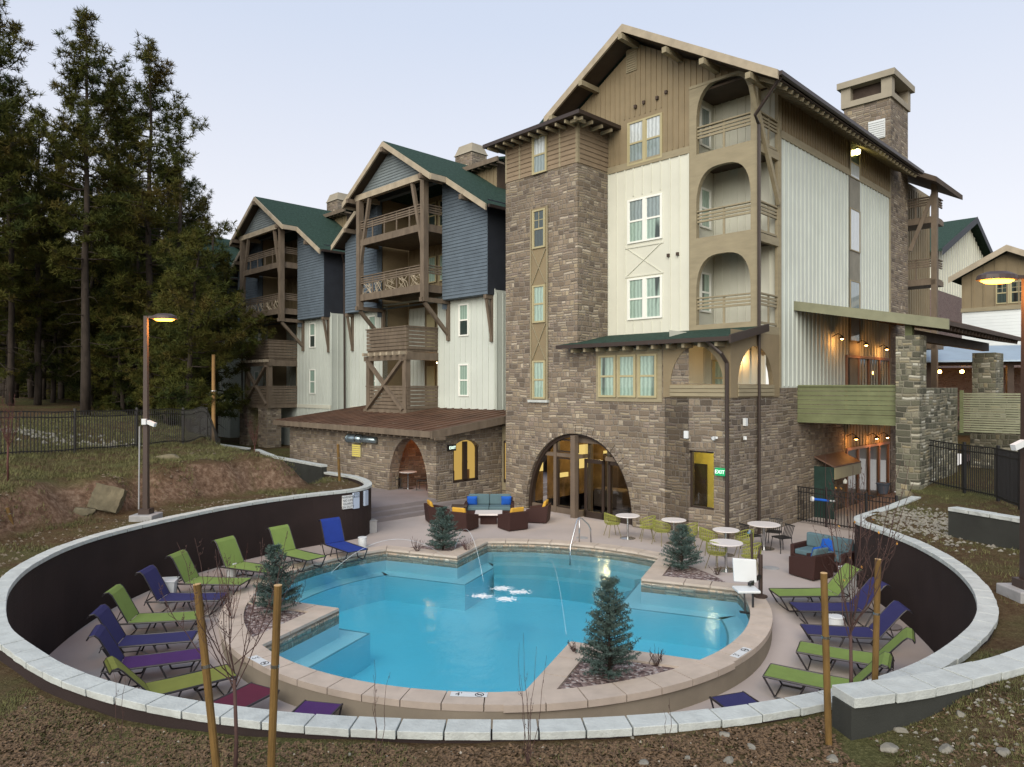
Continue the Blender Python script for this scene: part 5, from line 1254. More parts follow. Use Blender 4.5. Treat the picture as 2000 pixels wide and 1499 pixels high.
# ---------------------------------------------------------------- street lamps
def street_lamp(label, x, y, z, h, side, light):
    o = thing('street_lamp', label, 'street lamp', (x, y, z))
    mb = MB(); mb.box(-.3, -.3, -.5, .3, .3, .1); mb.build('concrete_base', T['concrete'], o, bevel=.02)
    mb = MB(); mb.box(-.14, -.14, .1, .14, .14, .24); mb.add([(-.065, -.065, .24), (.065, -.065, .24), (.065, .065, .24), (-.065, .065, .24), (-.045, -.045, h), (.045, -.045, h), (.045, .045, h), (-.045, .045, h)], [(0, 1, 5, 4), (1, 2, 6, 5), (2, 3, 7, 6), (3, 0, 4, 7), (4, 5, 6, 7)]); mb.build('pole', T['bronze'], o)
    mb = MB(); mb.box(min(0, side * .2), -.03, h - .06, max(0, side * .2), .03, h - .0)
    c = side * .48; n = 20; prof = [(.02, .13), (.18, .115), (.31, .06), (.33, 0), (.33, -.02)]; b_ = MB(); b_.lathe(prof, (0, 0, 0), n); b_.v = [(v[0] + c, v[1] * .62, v[2] + h - .06) for v in b_.v]; b_.v += mb.v; b_.f += [tuple(i + len(b_.v) - len(mb.v) for i in f) for f in mb.f]
    hd_ = b_.build('lamp_head', T['bronze'], o, smooth=False)
    b_ = MB(); b_.lathe([(.02, -.05), (.2, -.04), (.27, 0), (.02, .01)], (0, 0, 0), n); b_.v = [(v[0] + c, v[1] * .6, v[2] + h - .09) for v in b_.v]; b_.build('lamp_lens', T['lamps'], hd_)
    pointlight('street_light', (c, 0, h - .28), light, (1, .42, .1), .12, o)
    mb = MB(); mb.beam((side * .08, -.06, 2.52), (side * .3, -.12, 2.44), .09, .1); mb.box(-.05, -.14, 2.45, .06, -.06, 2.6); mb.build('security_camera', T['white'], o)
    mb = MB(); mb.tube([(-side * .12, -.1, 2.4), (-side * .13, -.12, .2)], .018, 6); mb.build('conduit', T['concrete'], o)
street_lamp('lit brown street lamp in front of the pines behind the left wall', -9.62, 18.55, 1.6, 5.3, 1, 80)
street_lamp('lit brown street lamp at the right edge beside the curved wall', 8.56, 11.75, 1.6, 5.3, -1, 45)
pole_ = thing('utility_pole', 'tall tan wooden pole left of the far apartment wing', 'pole', (-14.6, 34.5, 2.2))
mb = MB(); mb.tube([(0, 0, -.3), (0, 0, 4.4)], .1, 8, .08); mb.build('pole_shaft', M('yellow timber pole', (0.3, 0.18, 0.07), .8, .2), pole_); mb = MB(); mb.lathe([(.13, 0), (.13, .06)], (0, 0, 2.6), 10); mb.build('wire_band', T['steel'], pole_)
# ---------------------------------------------------------------- sun loungers
def make_lounger(fab, label, back_ang=58, fab2=None):
    o = thing('sun_lounger', label, 'sun lounger', group='sling sun loungers round the pool')
    w = 0.31; L = 1.36; zs = 0.36; ca, sa = cos(radians(back_ang)), sin(radians(back_ang)); bl = 0.68
    mb = MB(); n = 10
    P = [(0.0, zs - .015), (0.03, zs), (0.5, zs - .012), (0.95, zs - .012), (L, zs)]
    for i in range(len(P) - 1):
        (x0, z0), (x1, z1) = P[i], P[i + 1]; mb.add([(x0, -w, z0), (x1, -w, z1), (x1, w, z1), (x0, w, z0), (x0, -w, z0 - .012), (x1, -w, z1 - .012), (x1, w, z1 - .012), (x0, w, z0 - .012)], [(0, 1, 2, 3), (7, 6, 5, 4), (0, 4, 5, 1), (2, 6, 7, 3), (0, 3, 7, 4), (1, 5, 6, 2)])
    mb.build('seat', T[fab], o)
    B = [(L + .01, zs + .01), (L + bl * .5 * ca, zs + bl * .5 * sa), (L + bl * ca, zs + bl * sa), (L + bl * ca + .07, zs + bl * sa + .065), (L + bl * ca + .15, zs + bl * sa + .05), (L + bl * ca + .19, zs + bl * sa - .01)]
    mb = MB()
    for i in range(len(B) - 1):
        (x0, z0), (x1, z1) = B[i], B[i + 1]; mb.add([(x0, -w, z0), (x1, -w, z1), (x1, w, z1), (x0, w, z0), (x0 + .01, -w, z0 - .01), (x1 + .01, -w, z1 - .01), (x1 + .01, w, z1 - .01), (x0 + .01, w, z0 - .01)], [(0, 1, 2, 3), (7, 6, 5, 4), (0, 4, 5, 1), (2, 6, 7, 3), (0, 3, 7, 4), (1, 5, 6, 2)])
    mb.build('backrest', T[fab2 or fab], o)
    mb = MB()
    for s in (1, -1):
        y = s * (w + .012)
        mb.tube([(0, y, zs - .01), (L + .28, y, zs - .02)], .019, 6); mb.tube([(x, y, z - .01) for x, z in B], .014, 6)
        mb.tube([(L + .3 * ca, y, zs + .3 * sa), (L + .3, y, zs - .1)], .01, 5)
    mb.tube([(0, -w, zs - .02), (0, w, zs - .02)], .014, 6); mb.tube([(L + .28, -w, zs - .02), (L + .28, w, zs - .02)], .014, 6); mb.tube([(B[-1][0], -w, B[-1][1]), (B[-1][0], w, B[-1][1])], .012, 6)
    mb.tube([(.66, -w, zs - .05), (.66, w, zs - .05)], .012, 6)
    mb.build('frame', T['lframe'], o)
    for s in (1, -1):
        y = s * (w + .005)
        mb = MB(); mb.tube([(0.01, y, zs - .02), (.2, y, .03), (.23, y, .015), (.52, y, .015), (.56, y, .03), (.7, y, zs - .02)], .017, 6); mb.build('leg', T['lframe'], o)
        mb = MB(); mb.tube([(.92, y, zs - .02), (1.06, y, .03), (1.09, y, .015), (1.38, y, .015), (1.42, y, .03), (1.6, y, zs - .02)], .017, 6); mb.build('leg', T['lframe'], o)
    mb = MB(); mb.tube([(.2, -w, .02), (.2, w, .02)], .011, 6); mb.build('crossbar', T['lframe'], o); mb = MB(); mb.tube([(1.4, -w, .02), (1.4, w, .02)], .011, 6); mb.build('crossbar', T['lframe'], o)
    return o
protos = {}
def lounger(fab, label, foot, hinge, ang=58, fab2=None):
    def g(p):
        q = at(*p, .36)
        for _ in range(4): q = at(*p, deckz(q.x, q.y) + .36)
        return q
    f, h = g(foot), g(hinge); d = h - f; rz = atan2(d.y, d.x); key = (fab, ang, fab2)
    mid = (f + h) / 2; u = Vector((cos(rz), sin(rz), 0)); o_ = mid - u * .68; o_.z = deckz(o_.x + u.x * .7, o_.y + u.y * .7)
    if key not in protos: protos[key] = make_lounger(fab, label, ang, fab2); protos[key].location = o_; protos[key].rotation_euler = (0, 0, rz); r = protos[key]
    else: r = dup(protos[key], o_, rz, label)
    return r
lounger('f_blue', 'royal blue lounger, the one farthest back along the left wall, near the grey cube', (697, 1075), (656, 1060.6), 66)
lounger('f_green', 'lime green lounger farthest back on the left side, next to the royal blue one', (615.6, 1089.7), (561.5, 1077), 62)
lounger('f_green', 'lime green lounger partly behind the leftmost small spruce', (525, 1112), (471, 1104), 62)
lounger('f_green', 'lime green lounger in front of the white tapered bin by the left wall', (468, 1135.6), (387, 1132.7), 62)
lounger('f_navy', 'navy lounger beside the white tapered bin on the left side', (432, 1164), (325.7, 1166), 62)
lounger('f_green', 'lime green lounger with tall backrest, left side, between two navy loungers', (387, 1200), (267, 1208), 62)
lounger('f_navy', 'navy lounger on the left, between the lime green and the purple lounger', (380, 1240), (237, 1253), 62)
lounger('f_purple', 'purple lounger with dark backrest on the left side', (393, 1276), (240, 1295), 62, 'f_navy')
lounger('f_olive', 'olive green lounger close to the front capstones on the left', (444, 1311), (303, 1344), 50)
lounger('f_maroon', 'maroon lounger cut off by the front capstones', (505, 1347), (400, 1398), 40)
lounger('f_purple', 'purple lounger of which only the foot shows above the front capstones', (622, 1381), (560, 1440), 40)
lounger('f_green', 'lime green lounger farthest back on the right side, beside the pool lift', (1520, 1157), (1616, 1155.6), 50)
lounger('f_navy', 'navy lounger on the right, directly in front of the back lime green one', (1559, 1184), (1664, 1185), 50)
lounger('f_navy', 'navy lounger on the right next to the round drain cover', (1574, 1228), (1703, 1236), 50)
lounger('f_green', 'lime green lounger on the right, behind the two leaning poles', (1563.6, 1262), (1706, 1287), 50)
lounger('f_green', 'lime green lounger on the right, nearest the front capstones', (1508, 1310), (1648, 1338), 50)
lounger('f_navy', 'navy lounger on the right, only its foot end above the capstones', (1425, 1360), (1520, 1425), 40)

# ---------------------------------------------------------------- deck furniture
def dz(p): return Vector((p.x, p.y, deckz(p.x, p.y)))
def cushion(mb, x0, y0, z0, x1, y1, z1): mb.box(x0, y0, z0, x1, y1, z1)
def armchair(label, cush='cush_y', w=.78, d=.76, group='dark wicker armchairs'):
    """local: faces +y"""
    o = thing('wicker_armchair', label, 'armchair', group=group)
    mb = MB(); mb.box(-w / 2, -d / 2, .03, w / 2, d / 2, .3); mb.build('seat_base', T['wicker'], o, bevel=.015)
    mb = MB(); mb.add([(-w / 2, -d / 2 - .06, .66), (w / 2, -d / 2 - .06, .66), (w / 2, -d / 2 + .06, .66), (-w / 2, -d / 2 + .06, .66), (-w / 2, -d / 2, .03), (w / 2, -d / 2, .03), (w / 2, -d / 2 + .12, .03), (-w / 2, -d / 2 + .12, .03)], [(0, 1, 2, 3), (7, 6, 5, 4), (0, 4, 5, 1), (1, 5, 6, 2), (2, 6, 7, 3), (3, 7, 4, 0)]); mb.build('backrest', T['wicker'], o, bevel=.015)
    for s in (1, -1):
        mb = MB(); x0, x1 = (w / 2 - .1, w / 2 + .01) if s > 0 else (-w / 2 - .01, -w / 2 + .1)
        mb.add([(x0, -d / 2, .03), (x1, -d / 2, .03), (x1, d / 2 + .01, .03), (x0, d / 2 + .01, .03), (x0, -d / 2, .64), (x1, -d / 2, .64), (x1, d / 2 + .01, .5), (x0, d / 2 + .01, .5)], [(0, 3, 2, 1), (4, 5, 6, 7), (0, 1, 5, 4), (1, 2, 6, 5), (2, 3, 7, 6), (3, 0, 4, 7)]); mb.build('armrest', T['wicker'], o, bevel=.012)
    mb = MB(); mb.box(-w / 2 + .11, -d / 2 + .12, .3, w / 2 - .11, d / 2, .43); mb.build('seat_cushion', T[cush], o, bevel=.03)
    mb = MB(); mb.add([(-.27, -d / 2 + .09, .43), (.27, -d / 2 + .09, .43), (.27, -d / 2 + .24, .43), (-.27, -d / 2 + .24, .43), (-.27, -d / 2 + .02, .82), (.27, -d / 2 + .02, .82), (.27, -d / 2 + .13, .8), (-.27, -d / 2 + .13, .8)], [(0, 3, 2, 1), (4, 5, 6, 7), (0, 1, 5, 4), (1, 2, 6, 5), (2, 3, 7, 6), (3, 0, 4, 7)]); mb.build('back_cushion', T[cush], o, bevel=.045)
    return o
def sofa(label, n=2, w=1.8, pil=True):
    o = thing('wicker_sofa', label, 'sofa'); d = .8
    mb = MB(); mb.box(-w / 2, -d / 2, .03, w / 2, d / 2, .3); mb.build('seat_base', T['wicker'], o, bevel=.015)
    mb = MB(); mb.box(-w / 2, -d / 2 - .06, .03, w / 2, -d / 2 + .07, .7); mb.build('backrest', T['wicker'], o, bevel=.015)
    for s in (1, -1): mb = MB(); mb.box(s * w / 2 - .06, -d / 2, .03, s * w / 2 + .06, d / 2, .55); mb.build('armrest', T['wicker'], o, bevel=.015)
    for i in range(n):
        x0 = -w / 2 + .07 + (w - .14) * i / n; x1 = x0 + (w - .14) / n - .01
        mb = MB(); mb.box(x0, -d / 2 + .1, .3, x1, d / 2, .44); mb.build('seat_cushion', T['cush_g'], o, bevel=.03)
        mb = MB(); mb.box(x0, -d / 2 + .06, .44, x1, -d / 2 + .22, .84); mb.build('back_cushion', T['cush_g'], o, bevel=.04)
    return o
def pillow(label, loc, rz, mat='cush_b', tilt=.25):
    mb = MB(); n = 8
    for sgn in (1, -1):
        o_ = len(mb.v)
        for i in range(n + 1):
            for j in range(n + 1):
                x, y = i / n * 2 - 1, j / n * 2 - 1; k = (1 - x ** 4) * (1 - y ** 4); mb.v.append((x * .2 * (1 - .06 * (1 - abs(y))), sgn * .07 * k ** .6, y * .19 * (1 - .06 * (1 - abs(x)))))
        for i in range(n):
            for j in range(n): a = o_ + i * (n + 1) + j; mb.f.append((a, a + 1, a + n + 2, a + n + 1))
    p = mb.build('throw_pillow', T[mat], None, smooth=True); p.location = loc; p.rotation_euler = (tilt, 0, rz); tag(p, label, 'pillow'); return p
sf = sofa('slate grey two seat wicker sofa with blue pillows in front of the tower'); sf.location = (-.88, 27.35, 0); sf.rotation_euler = (0, 0, pi - .02)
pillow('royal blue pillow at the left end of the grey sofa', (-1.55, 27.45, .6), -.02); pillow('royal blue pillow at the right end of the grey sofa', (-.22, 27.45, .6), -.02)
for lab, x, y, rz in (('dark wicker armchair with its back to the camera, right of the coffee table', .03, 24.98, .55), ('dark wicker armchair with mustard cushions, nearest the arched entrance', .98, 26.35, 1.35),
                      ('dark wicker armchair behind the small spruce with its back to the pool', -1.72, 24.95, -.5), ('dark wicker armchair with mustard cushions, left end of the seating group', -2.78, 26.3, -1.25)):
    if lab.startswith('dark wicker armchair with its back'): ac = armchair(lab); ac.location = (x, y, 0); ac.rotation_euler = (0, 0, rz)
    else: dup(ac, (x, y, 0), rz, lab)
ct = thing('coffee_table', 'low rectangular white topped coffee table between the wicker seats', 'coffee table', (-.86, 26.0, 0))
mb = MB(); mb.box(-.5, -.42, .36, .5, .42, .42); mb.build('table_top', T['tabletop'], ct, bevel=.008); mb = MB(); mb.box(-.3, -.2, 0, .3, .2, .36); mb.build('table_base', T['wicker'], ct)
st_ = thing('side_table', 'small dark slatted side table behind the left wicker chair', 'side table', (-2.0, 26.9, 0)); mb = MB(); mb.box(-.3, -.22, .48, .3, .22, .52); mb.build('table_top', T['dark'], st_)
for x, y in ((-.25, -.18), (.25, -.18), (-.25, .18), (.25, .18)): mb = MB(); mb.box(x - .02, y - .02, 0, x + .02, y + .02, .48); mb.build('leg', T['dark'], st_)
def box_thing(name, label, cat, p, w, h, top=None, mat='white', taper=.9, rz=0, rnd=False):
    o = thing(name, label, cat, p, rz); mb = MB()
    if rnd: mb.lathe([(w / 2 * taper, 0), (w / 2, h * .5), (w / 2, h - .03), (w / 2 * .97, h)], (0, 0, 0), 20)
    else:
        a = w / 2 * taper; b = w / 2; mb.add([(-a, -a, 0), (a, -a, 0), (a, a, 0), (-a, a, 0), (-b, -b, h), (b, -b, h), (b, b, h), (-b, b, h)], [(0, 3, 2, 1), (4, 5, 6, 7), (0, 1, 5, 4), (1, 2, 6, 5), (2, 3, 7, 6), (3, 0, 4, 7)])
    mb.build('body', T[mat], o, bevel=.01)
    mb = MB()
    if rnd: mb.lathe([(w / 2 * 1.06, h), (w / 2 * 1.06, h + .03), (w / 2 * .98, h + .035)], (0, 0, 0), 20)
    else: mb.box(-b - .015, -b - .015, h, b + .015, b + .015, h + .03)
    mb.build('top', T[top or mat], o, bevel=.006); return o
box_thing('pedestal_table', 'pale tapered box behind the navy lounger by the left wall', 'side table', dz(Vector((-8.25, 16.9, 0))), .42, .5, taper=.7, rz=.2)
box_thing('pedestal_table', 'small white round side table between two lime loungers on the left', 'side table', dz(at(452, 1128, 0)), .26, .35, rnd=True)
box_thing('pedestal_table', 'narrow white box behind the farthest lime lounger on the left', 'side table', dz(at(566, 1068, 0)), .26, .5, rz=.3)
box_thing('ice_chest', 'grey concrete cube at the foot of the dark wall below the signs', 'cube', at(722, 1040, 0), .4, .4, mat='concrete', taper=1, rz=.5)
box_thing('pedestal_table', 'small white drum beside the royal blue lounger', 'side table', at(708, 1070, 0), .27, .3, rnd=True)
box_thing('pedestal_table', 'white drum side table between the navy loungers on the right', 'side table', dz(at(1632, 1228, -.2)), .33, .32, rnd=True)
box_thing('towel_bin', 'large rounded white bin behind the right navy loungers', 'bin', dz(at(1655, 1163, 0)), .4, .72, rnd=True, taper=.8)
def round_table(label, base, dia=.8, h=.74):
    o = thing('round_table', label, 'table', base, 0, 'round pale cafe tables'); mb = MB(); mb.lathe([(dia / 2 - .01, h), (dia / 2, h + .008), (dia / 2, h + .025), (dia / 2 - .01, h + .03)], (0, 0, 0), 40); mb.build('table_top', T['tabletop'], o)
    mb = MB(); mb.lathe([(.035, .02), (.035, h)], (0, 0, 0), 12); mb.build('pedestal', T['steel'], o); mb = MB(); mb.lathe([(.26, 0), (.26, .012), (.1, .03), (.04, .035)], (0, 0, 0), 28); mb.build('table_foot', T['steel'], o); return o
def wire_chair(label):
    o = thing('wire_chair', label, 'chair', group='lime wire bucket chairs at the cafe tables')
    mb = MB()
    def sh(t, s):      # t angle round, s 0 seat centre to 1 rim
        r = .27 * min(1, s * 1.6); bk = .5 - .5 * cos(t); rim = .72 + .1 * bk if False else (.60 + .2 * ((1 - sin(t)) / 2)) 
        z = .43 + max(0, s - .55) / .45 * (rim - .43); return Vector((r * cos(t) * 1.02, r * sin(t), z))
    for i in range(26):
        t = 2 * pi * i / 26
        if 0.30 * pi < t < 0.70 * pi: mb.tube([sh(t, 0.05), sh(t, .4), sh(t, .58)], .007, 4); continue
        mb.tube([sh(t, s) for s in (.05, .4, .6, .72, .86, 1.0)], .0085, 4)
    for s in (.3, .55, .7, .85, 1.0):
        r0 = 0 if s < .6 else .18
        mb.tube([sh(pi / 2 + r0 * pi + (2 - 2 * r0) * pi * i / 24, s) for i in range(25)], .0095 if s < 1 else .014, 5)
    mb.build('shell', T['chairg'], o)
    for x, y in ((-.17, -.17), (.17, -.17), (.17, .17), (-.17, .17)): mb = MB(); mb.tube([(x * .7, y * .7, .44), (x * 1.3, y * 1.3, 0)], .011, 6); mb.build('leg', T['chairleg'], o)
    return o
def slat_chair(label):
    o = thing('slat_chair', label, 'chair', group='dark slat chairs round the table by the stone wall')
    mb = MB(); mb.box(-.21, -.21, .43, .21, .21, .46); mb.build('seat', T['iron'], o); mb = MB()
    for i in range(7): x = -.18 + i * .06; mb.beam((x, -.2, .46), (x * 1.05, -.3, .8), .022, .012)
    mb.beam((-.21, -.3, .8), (.21, -.3, .8), .03, .03); mb.build('backrest', T['iron'], o)
    for x, y in ((-.19, -.19), (.19, -.19), (.19, .19), (-.19, .19)): mb = MB(); mb.tube([(x, y, .44), (x * 1.2, y * 1.25, 0)], .013, 6); mb.build('leg', T['iron'], o)
    return o
tabs = {}
for k, (lab, px, py, dia) in enumerate((('round pale table standing nearest the arched entrance', 1226, 1052, .8), ('round pale table half hidden behind the right spruce', 1316, 1062, .78), ('round pale table by the bronze downspout', 1418, 1085, .78), ('round pale table nearest the pool, left of the pool lift', 1418, 1114, .9), ('round pale table with dark slat chairs at the wall corner', 1492, 1072, .98))):
    p = at(px, py, 0)
    if k == 0: rt = round_table(lab, p, dia); tabs[k] = rt
    else: t_ = dup(rt, p, 0, lab); t_.scale = (dia / .8, dia / .8, 1)
t_ = dup(rt, (*at(797, 955, .45).xy, .45), 0, 'round pale table inside the arcade arch')
wc = None
for lab, px, py, rz in (('lime wire chair left of the table by the arched entrance', 1196, 1048, -1.3), ('lime wire chair right of the table by the arched entrance', 1264, 1056, 1.5), ('lime wire chair just left of the half hidden table', 1292, 1064, -1.0), ('lime wire chair between the right spruce and the half hidden table', 1345, 1072, 1.4),
                        ('lime wire chair left of the downspout table', 1384, 1082, -1.4), ('lime wire chair right of the downspout table', 1453, 1088, 1.5), ('lime wire chair tucked under the table nearest the pool', 1400, 1112, -1.0), ('lime wire chair directly behind the pool lift', 1466, 1118, 1.2)):
    p = at(px, py, 0)
    if wc is None: wc = wire_chair(lab); wc.location = p; wc.rotation_euler = (0, 0, rz)
    else: dup(wc, p, rz, lab)
sc1 = slat_chair('dark slat chair right of the table at the wall corner'); sc1.location = at(1527, 1078, 0); sc1.rotation_euler = (0, 0, 1.9)
dup(sc1, at(1512, 1066, 0), 2.6, 'dark slat chair behind the table at the wall corner'); dup(sc1, at(1468, 1074, 0), -1.2, 'dark slat chair left of the table at the wall corner')
dup(sc1, (*at(772, 955, .45).xy, .45), -1.3, 'dark slat chair left of the table in the arcade arch'); dup(sc1, (*at(826, 957, .45).xy, .45), 1.4, 'dark slat chair right of the table in the arcade arch')
a2 = armchair('dark wicker armchair with a blue pillow by the right retaining wall', 'cush_g'); a2.location = (7.95, 18.75, 0); a2.rotation_euler = (0, 0, .5)
sf2 = sofa('dark wicker sofa with blue cushions behind the right wall tip', 2, 1.5); sf2.location = (8.75, 19.75, 0); sf2.rotation_euler = (0, 0, 2.2)
pillow('royal blue pillow on the wicker armchair by the right wall', (8.1, 18.75, .62), .5); pillow('royal blue pillow on the sofa behind the right wall tip', (8.9, 19.9, .62), 2.2)
ur = thing('planter_urn', 'dark green ribbed urn at the foot of the mossy pillar', 'urn', (*W(3.1, 2.7).xy, 1.45)); mb = MB(); mb.lathe([(.14, 0), (.2, .3), (.23, .33), (.2, .36)], (0, 0, 0), 16); mb.build('body', T['darkside'], ur)
bt = thing('pool_brush', 'blue and white tube hooked on the gate fence', 'tube', (11.15, 25.3, .98)); mb = MB(); mb.tube([(-.35, 0, .03), (.2, 0, -.03)], .045, 10); mb.build('blue_tube', T['cush_b'], bt); mb = MB(); mb.tube([(-.42, 0, .035), (-.35, 0, .03)], .09, 10); mb.tube([(.2, 0, -.03), (.45, 0, -.05)], .03, 8); mb.build('white_end', T['white'], bt)

# ---------------------------------------------------------------- pool fittings
lf = thing('pool_lift', 'white pool lift seat on a dark post at the right edge of the pool', 'pool lift', (5.9, 16.75, .054))
mb = MB(); mb.tube([(0, 0, 0), (0, 0, 1.0)], .05, 12); mb.tube([(-.16, .05, 0), (-.2, .05, 1.5)], .03, 10); mb.tube([(-.05, .05, .9), (.02, .05, 1.2)], .025, 8); mb.lathe([(.16, 0), (.16, .03), (.06, .05)], (0, 0, 0), 16); mb.build('post', T['bronze'], lf)
mb = MB(); mb.tube([(-.2, .05, 1.5), (-.26, .0, 1.57), (-.3, -.05, 1.52)], .03, 8); mb.build('handle', T['steel'], lf)
mb = MB(); mb.beam((0, 0, .5), (-.42, -.45, .42), .07, .07); mb.tube([(-.62, -.7, .32), (-.62, -.8, -.12)], .02, 8); mb.tube([(-.42, -.7, .32), (-.46, -.82, -.14)], .025, 8); mb.beam((-.75, -.8, -.1), (-.38, -.84, -.14), .1, .03); mb.build('footrest_frame', T['iron'], lf)
mb = MB(); mb.box(-.78, -.78, .3, -.26, -.32, .36); mb.build('seat', T['white'], lf, bevel=.02)
mb = MB(); mb.add([(-.72, -.3, .44), (-.2, -.34, .42), (-.2, -.28, .42), (-.72, -.24, .44), (-.74, -.26, .98), (-.2, -.3, .95), (-.2, -.24, .95), (-.74, -.2, .98)], [(0, 3, 2, 1), (4, 5, 6, 7), (0, 1, 5, 4), (1, 2, 6, 5), (2, 3, 7, 6), (3, 0, 4, 7)]); mb.build('backrest', T['white'], lf, bevel=.02)
hr = thing('pool_handrail', 'curved stainless steel handrail over the back pool steps', 'handrail', (0, 0, 0))
mb = MB(); mb.tube([(2.55, 22.75, .0), (2.53, 22.75, .45), (2.46, 22.72, .6), (2.25, 22.68, .8), (2.15, 22.6, .84), (2.08, 22.55, .78), (1.82, 22.0, .05), (1.8, 21.9, -.5)], .022, 8); mb.build('rail', T['steel'], hr, smooth=True)
mb = MB(); mb.tube([(2.16, 22.66, 0), (2.16, 22.62, .82)], .022, 8); mb.build('post', T['steel'], hr, smooth=True)
WZ = WATER_Z
def jet(label, p0, p1, h, r=.0021):
    p0 = Vector(p0); p1 = Vector(p1); P = [p0.lerp(p1, i / 16) + Vector((0, 0, 4 * h * (i / 16) * (1 - i / 16))) for i in range(17)]
    mb = MB(); mb.tube(P, r, 5, r * 1.6); o = mb.build('water_jet', jm, None, smooth=True); tag(o, label, 'water jet'); return o
jm = M('sparkling water stream', (0.75, 0.85, 0.9), .1, .05, spec=.8)
jet('thin water arc from the front planter towards the back steps', (1.1, 14.3, .02), (1.05, 20.6, WZ), .55)
jet('thin water arc rising from the back left planter over the pool', (-1.75, 21.1, .02), (-.75, 18.6, WZ), 1.05)
jet('thin water arc falling into the left arm of the pool', (-2.0, 20.9, .02), (-5.0, 19.5, WZ), .7)
foam = M('white water foam', (0.85, 0.9, 0.92), .5, .05)
for i, (px, py, lab) in enumerate(((942, 1165, 'left'), (980, 1150, 'back'), (1014, 1157, 'right'), (988, 1171, 'front'))):
    p = at(px, py, WZ); mb = MB(); rr = random.Random(i); nf = 0
    while nf < 150:
        x = p.x + rr.gauss(0, .17); y = p.y + rr.gauss(0, .1); s_ = rr.uniform(.01, .035) * (1.2 - min(1, hypot(x - p.x, y - p.y) * 2.5)); z_ = WZ + .002 + nf * .00008; a_ = rr.uniform(0, 6); s_ = max(s_, .006)
        mb.add([(x + cos(a_ + k * 1.047) * s_ * 1.6, y + sin(a_ + k * 1.047) * s_, z_) for k in range(6)], [(0, 1, 2, 3, 4, 5)]); nf += 1
    o = mb.build('water_splash', foam, None); tag(o, lab + ' one of four white foam patches in the middle of the pool', 'splash'); continue
    n = 26; ring = [(p.x + cos(2 * pi * k / n) * .2 * rr.uniform(.5, 1.1), p.y + sin(2 * pi * k / n) * .12 * rr.uniform(.5, 1.1)) for k in range(n)]
    mb.add([(p.x, p.y, WZ + .035)] + [(x * .6 + p.x * .4, y * .6 + p.y * .4, WZ + rr.uniform(.015, .04)) for x, y in ring] + [(x, y, WZ + .001) for x, y in ring], [(0, 1 + k, 1 + (k + 1) % n) for k in range(n)] + [(1 + k, 1 + n + k, 1 + n + (k + 1) % n, 1 + (k + 1) % n) for k in range(n)])
    o = mb.build('water_splash', foam, None, smooth=True); tag(o, lab + ' one of four white foam patches in the middle of the pool', 'splash')
# depth markers on the coping
def marker(px, py, s, label, nod=True):
    p = at(px, py, .054); q = p.xy - PC; r = atan2(q.y, q.x) + pi / 2 if q.y > -10 else 0
    o = thing('depth_marker', label, 'depth marker', (p.x, p.y, .0555), r); mb = MB(); mb.box(-.3, -.085, 0, .3 if nod else .05, .085, .002); mb.build('tile', T['white'], o)
    text(o, s, (-.17, 0, .0025), .17, T['black'], (0, 0, 0), ext=.0005)
    if nod:
        mb = MB()
        for k in range(24): t0, t1 = 2 * pi * k / 24, 2 * pi * (k + 1) / 24; mb.quad((.17 + .075 * cos(t0), .075 * sin(t0), .003), (.17 + .075 * cos(t1), .075 * sin(t1), .003), (.17 + .058 * cos(t1), .058 * sin(t1), .003), (.17 + .058 * cos(t0), .058 * sin(t0), .003))
        mb.build('no_diving_symbol', T['black'], o)
        mb = MB(); mb.beam((.12, .045, .0036), (.22, -.045, .0036), .014, .001); mb.beam((.13, -.01, .0046), (.21, .0, .0046), .022, .001); mb.build('no_diving_bar', T['black'], o)
marker(916, 1357, "4'", 'white depth tile reading 4 feet with no diving symbol on the front coping')
marker(1447, 1275, "3'", 'depth tile with dark figures on the right front coping')
marker(508, 1291, "3'", 'depth tile on the left front coping between the poles')
# signs and hose on the curved wall
def wall_sign(label, px, py, w, h, rows, mat='white', rz=0.0, off=.05):
    q = min(WC, key=lambda c: abs(c.x / c.y - (px - 1000) / F_PX) + (0 if c.x > -6.4 and 22.3 < c.y < 24.2 else 9)); i = WC.index(q); d = (WC[i + 1] - WC[i - 1]).normalized()
    z = CAM_H - (py - 755) * q.y / F_PX; nrm = Vector((-d.y, d.x)); o = thing('wall_sign', label, 'sign', (q.x + nrm.x * .0 - 0, q.y + nrm.y * 0, z), atan2(d.y, d.x) + pi)
    mb = MB(); mb.box(-w / 2, -.03, -h / 2, w / 2, .06, h / 2); mb.build('board', T[mat], o)
    n = len(rows)
    for k, r_ in enumerate(rows): text(o, r_, (0, -.032, h / 2 - h * (k + .5) / n), h / n * .95, T['black'], (pi / 2, 0, 0), ext=.001)
    return o
wall_sign('square white notice board with black capital letters on the dark wall', 674, 981, .36, .43, ('WARNING', 'NO LIFE', 'GUARD', 'ON DUTY'))
bm_ = M('pale blue notice', (0.42, 0.5, 0.62), .5, .05); T['pb'] = bm_
wall_sign('narrow pale blue notice, middle one of the three on the dark wall', 696, 978, .24, .52, ('POOL', 'RULES', '', '', '', ''), 'pb')
wall_sign('narrow pale notice nearest the wall tip', 712, 973, .22, .5, ('', ''), 'pb')
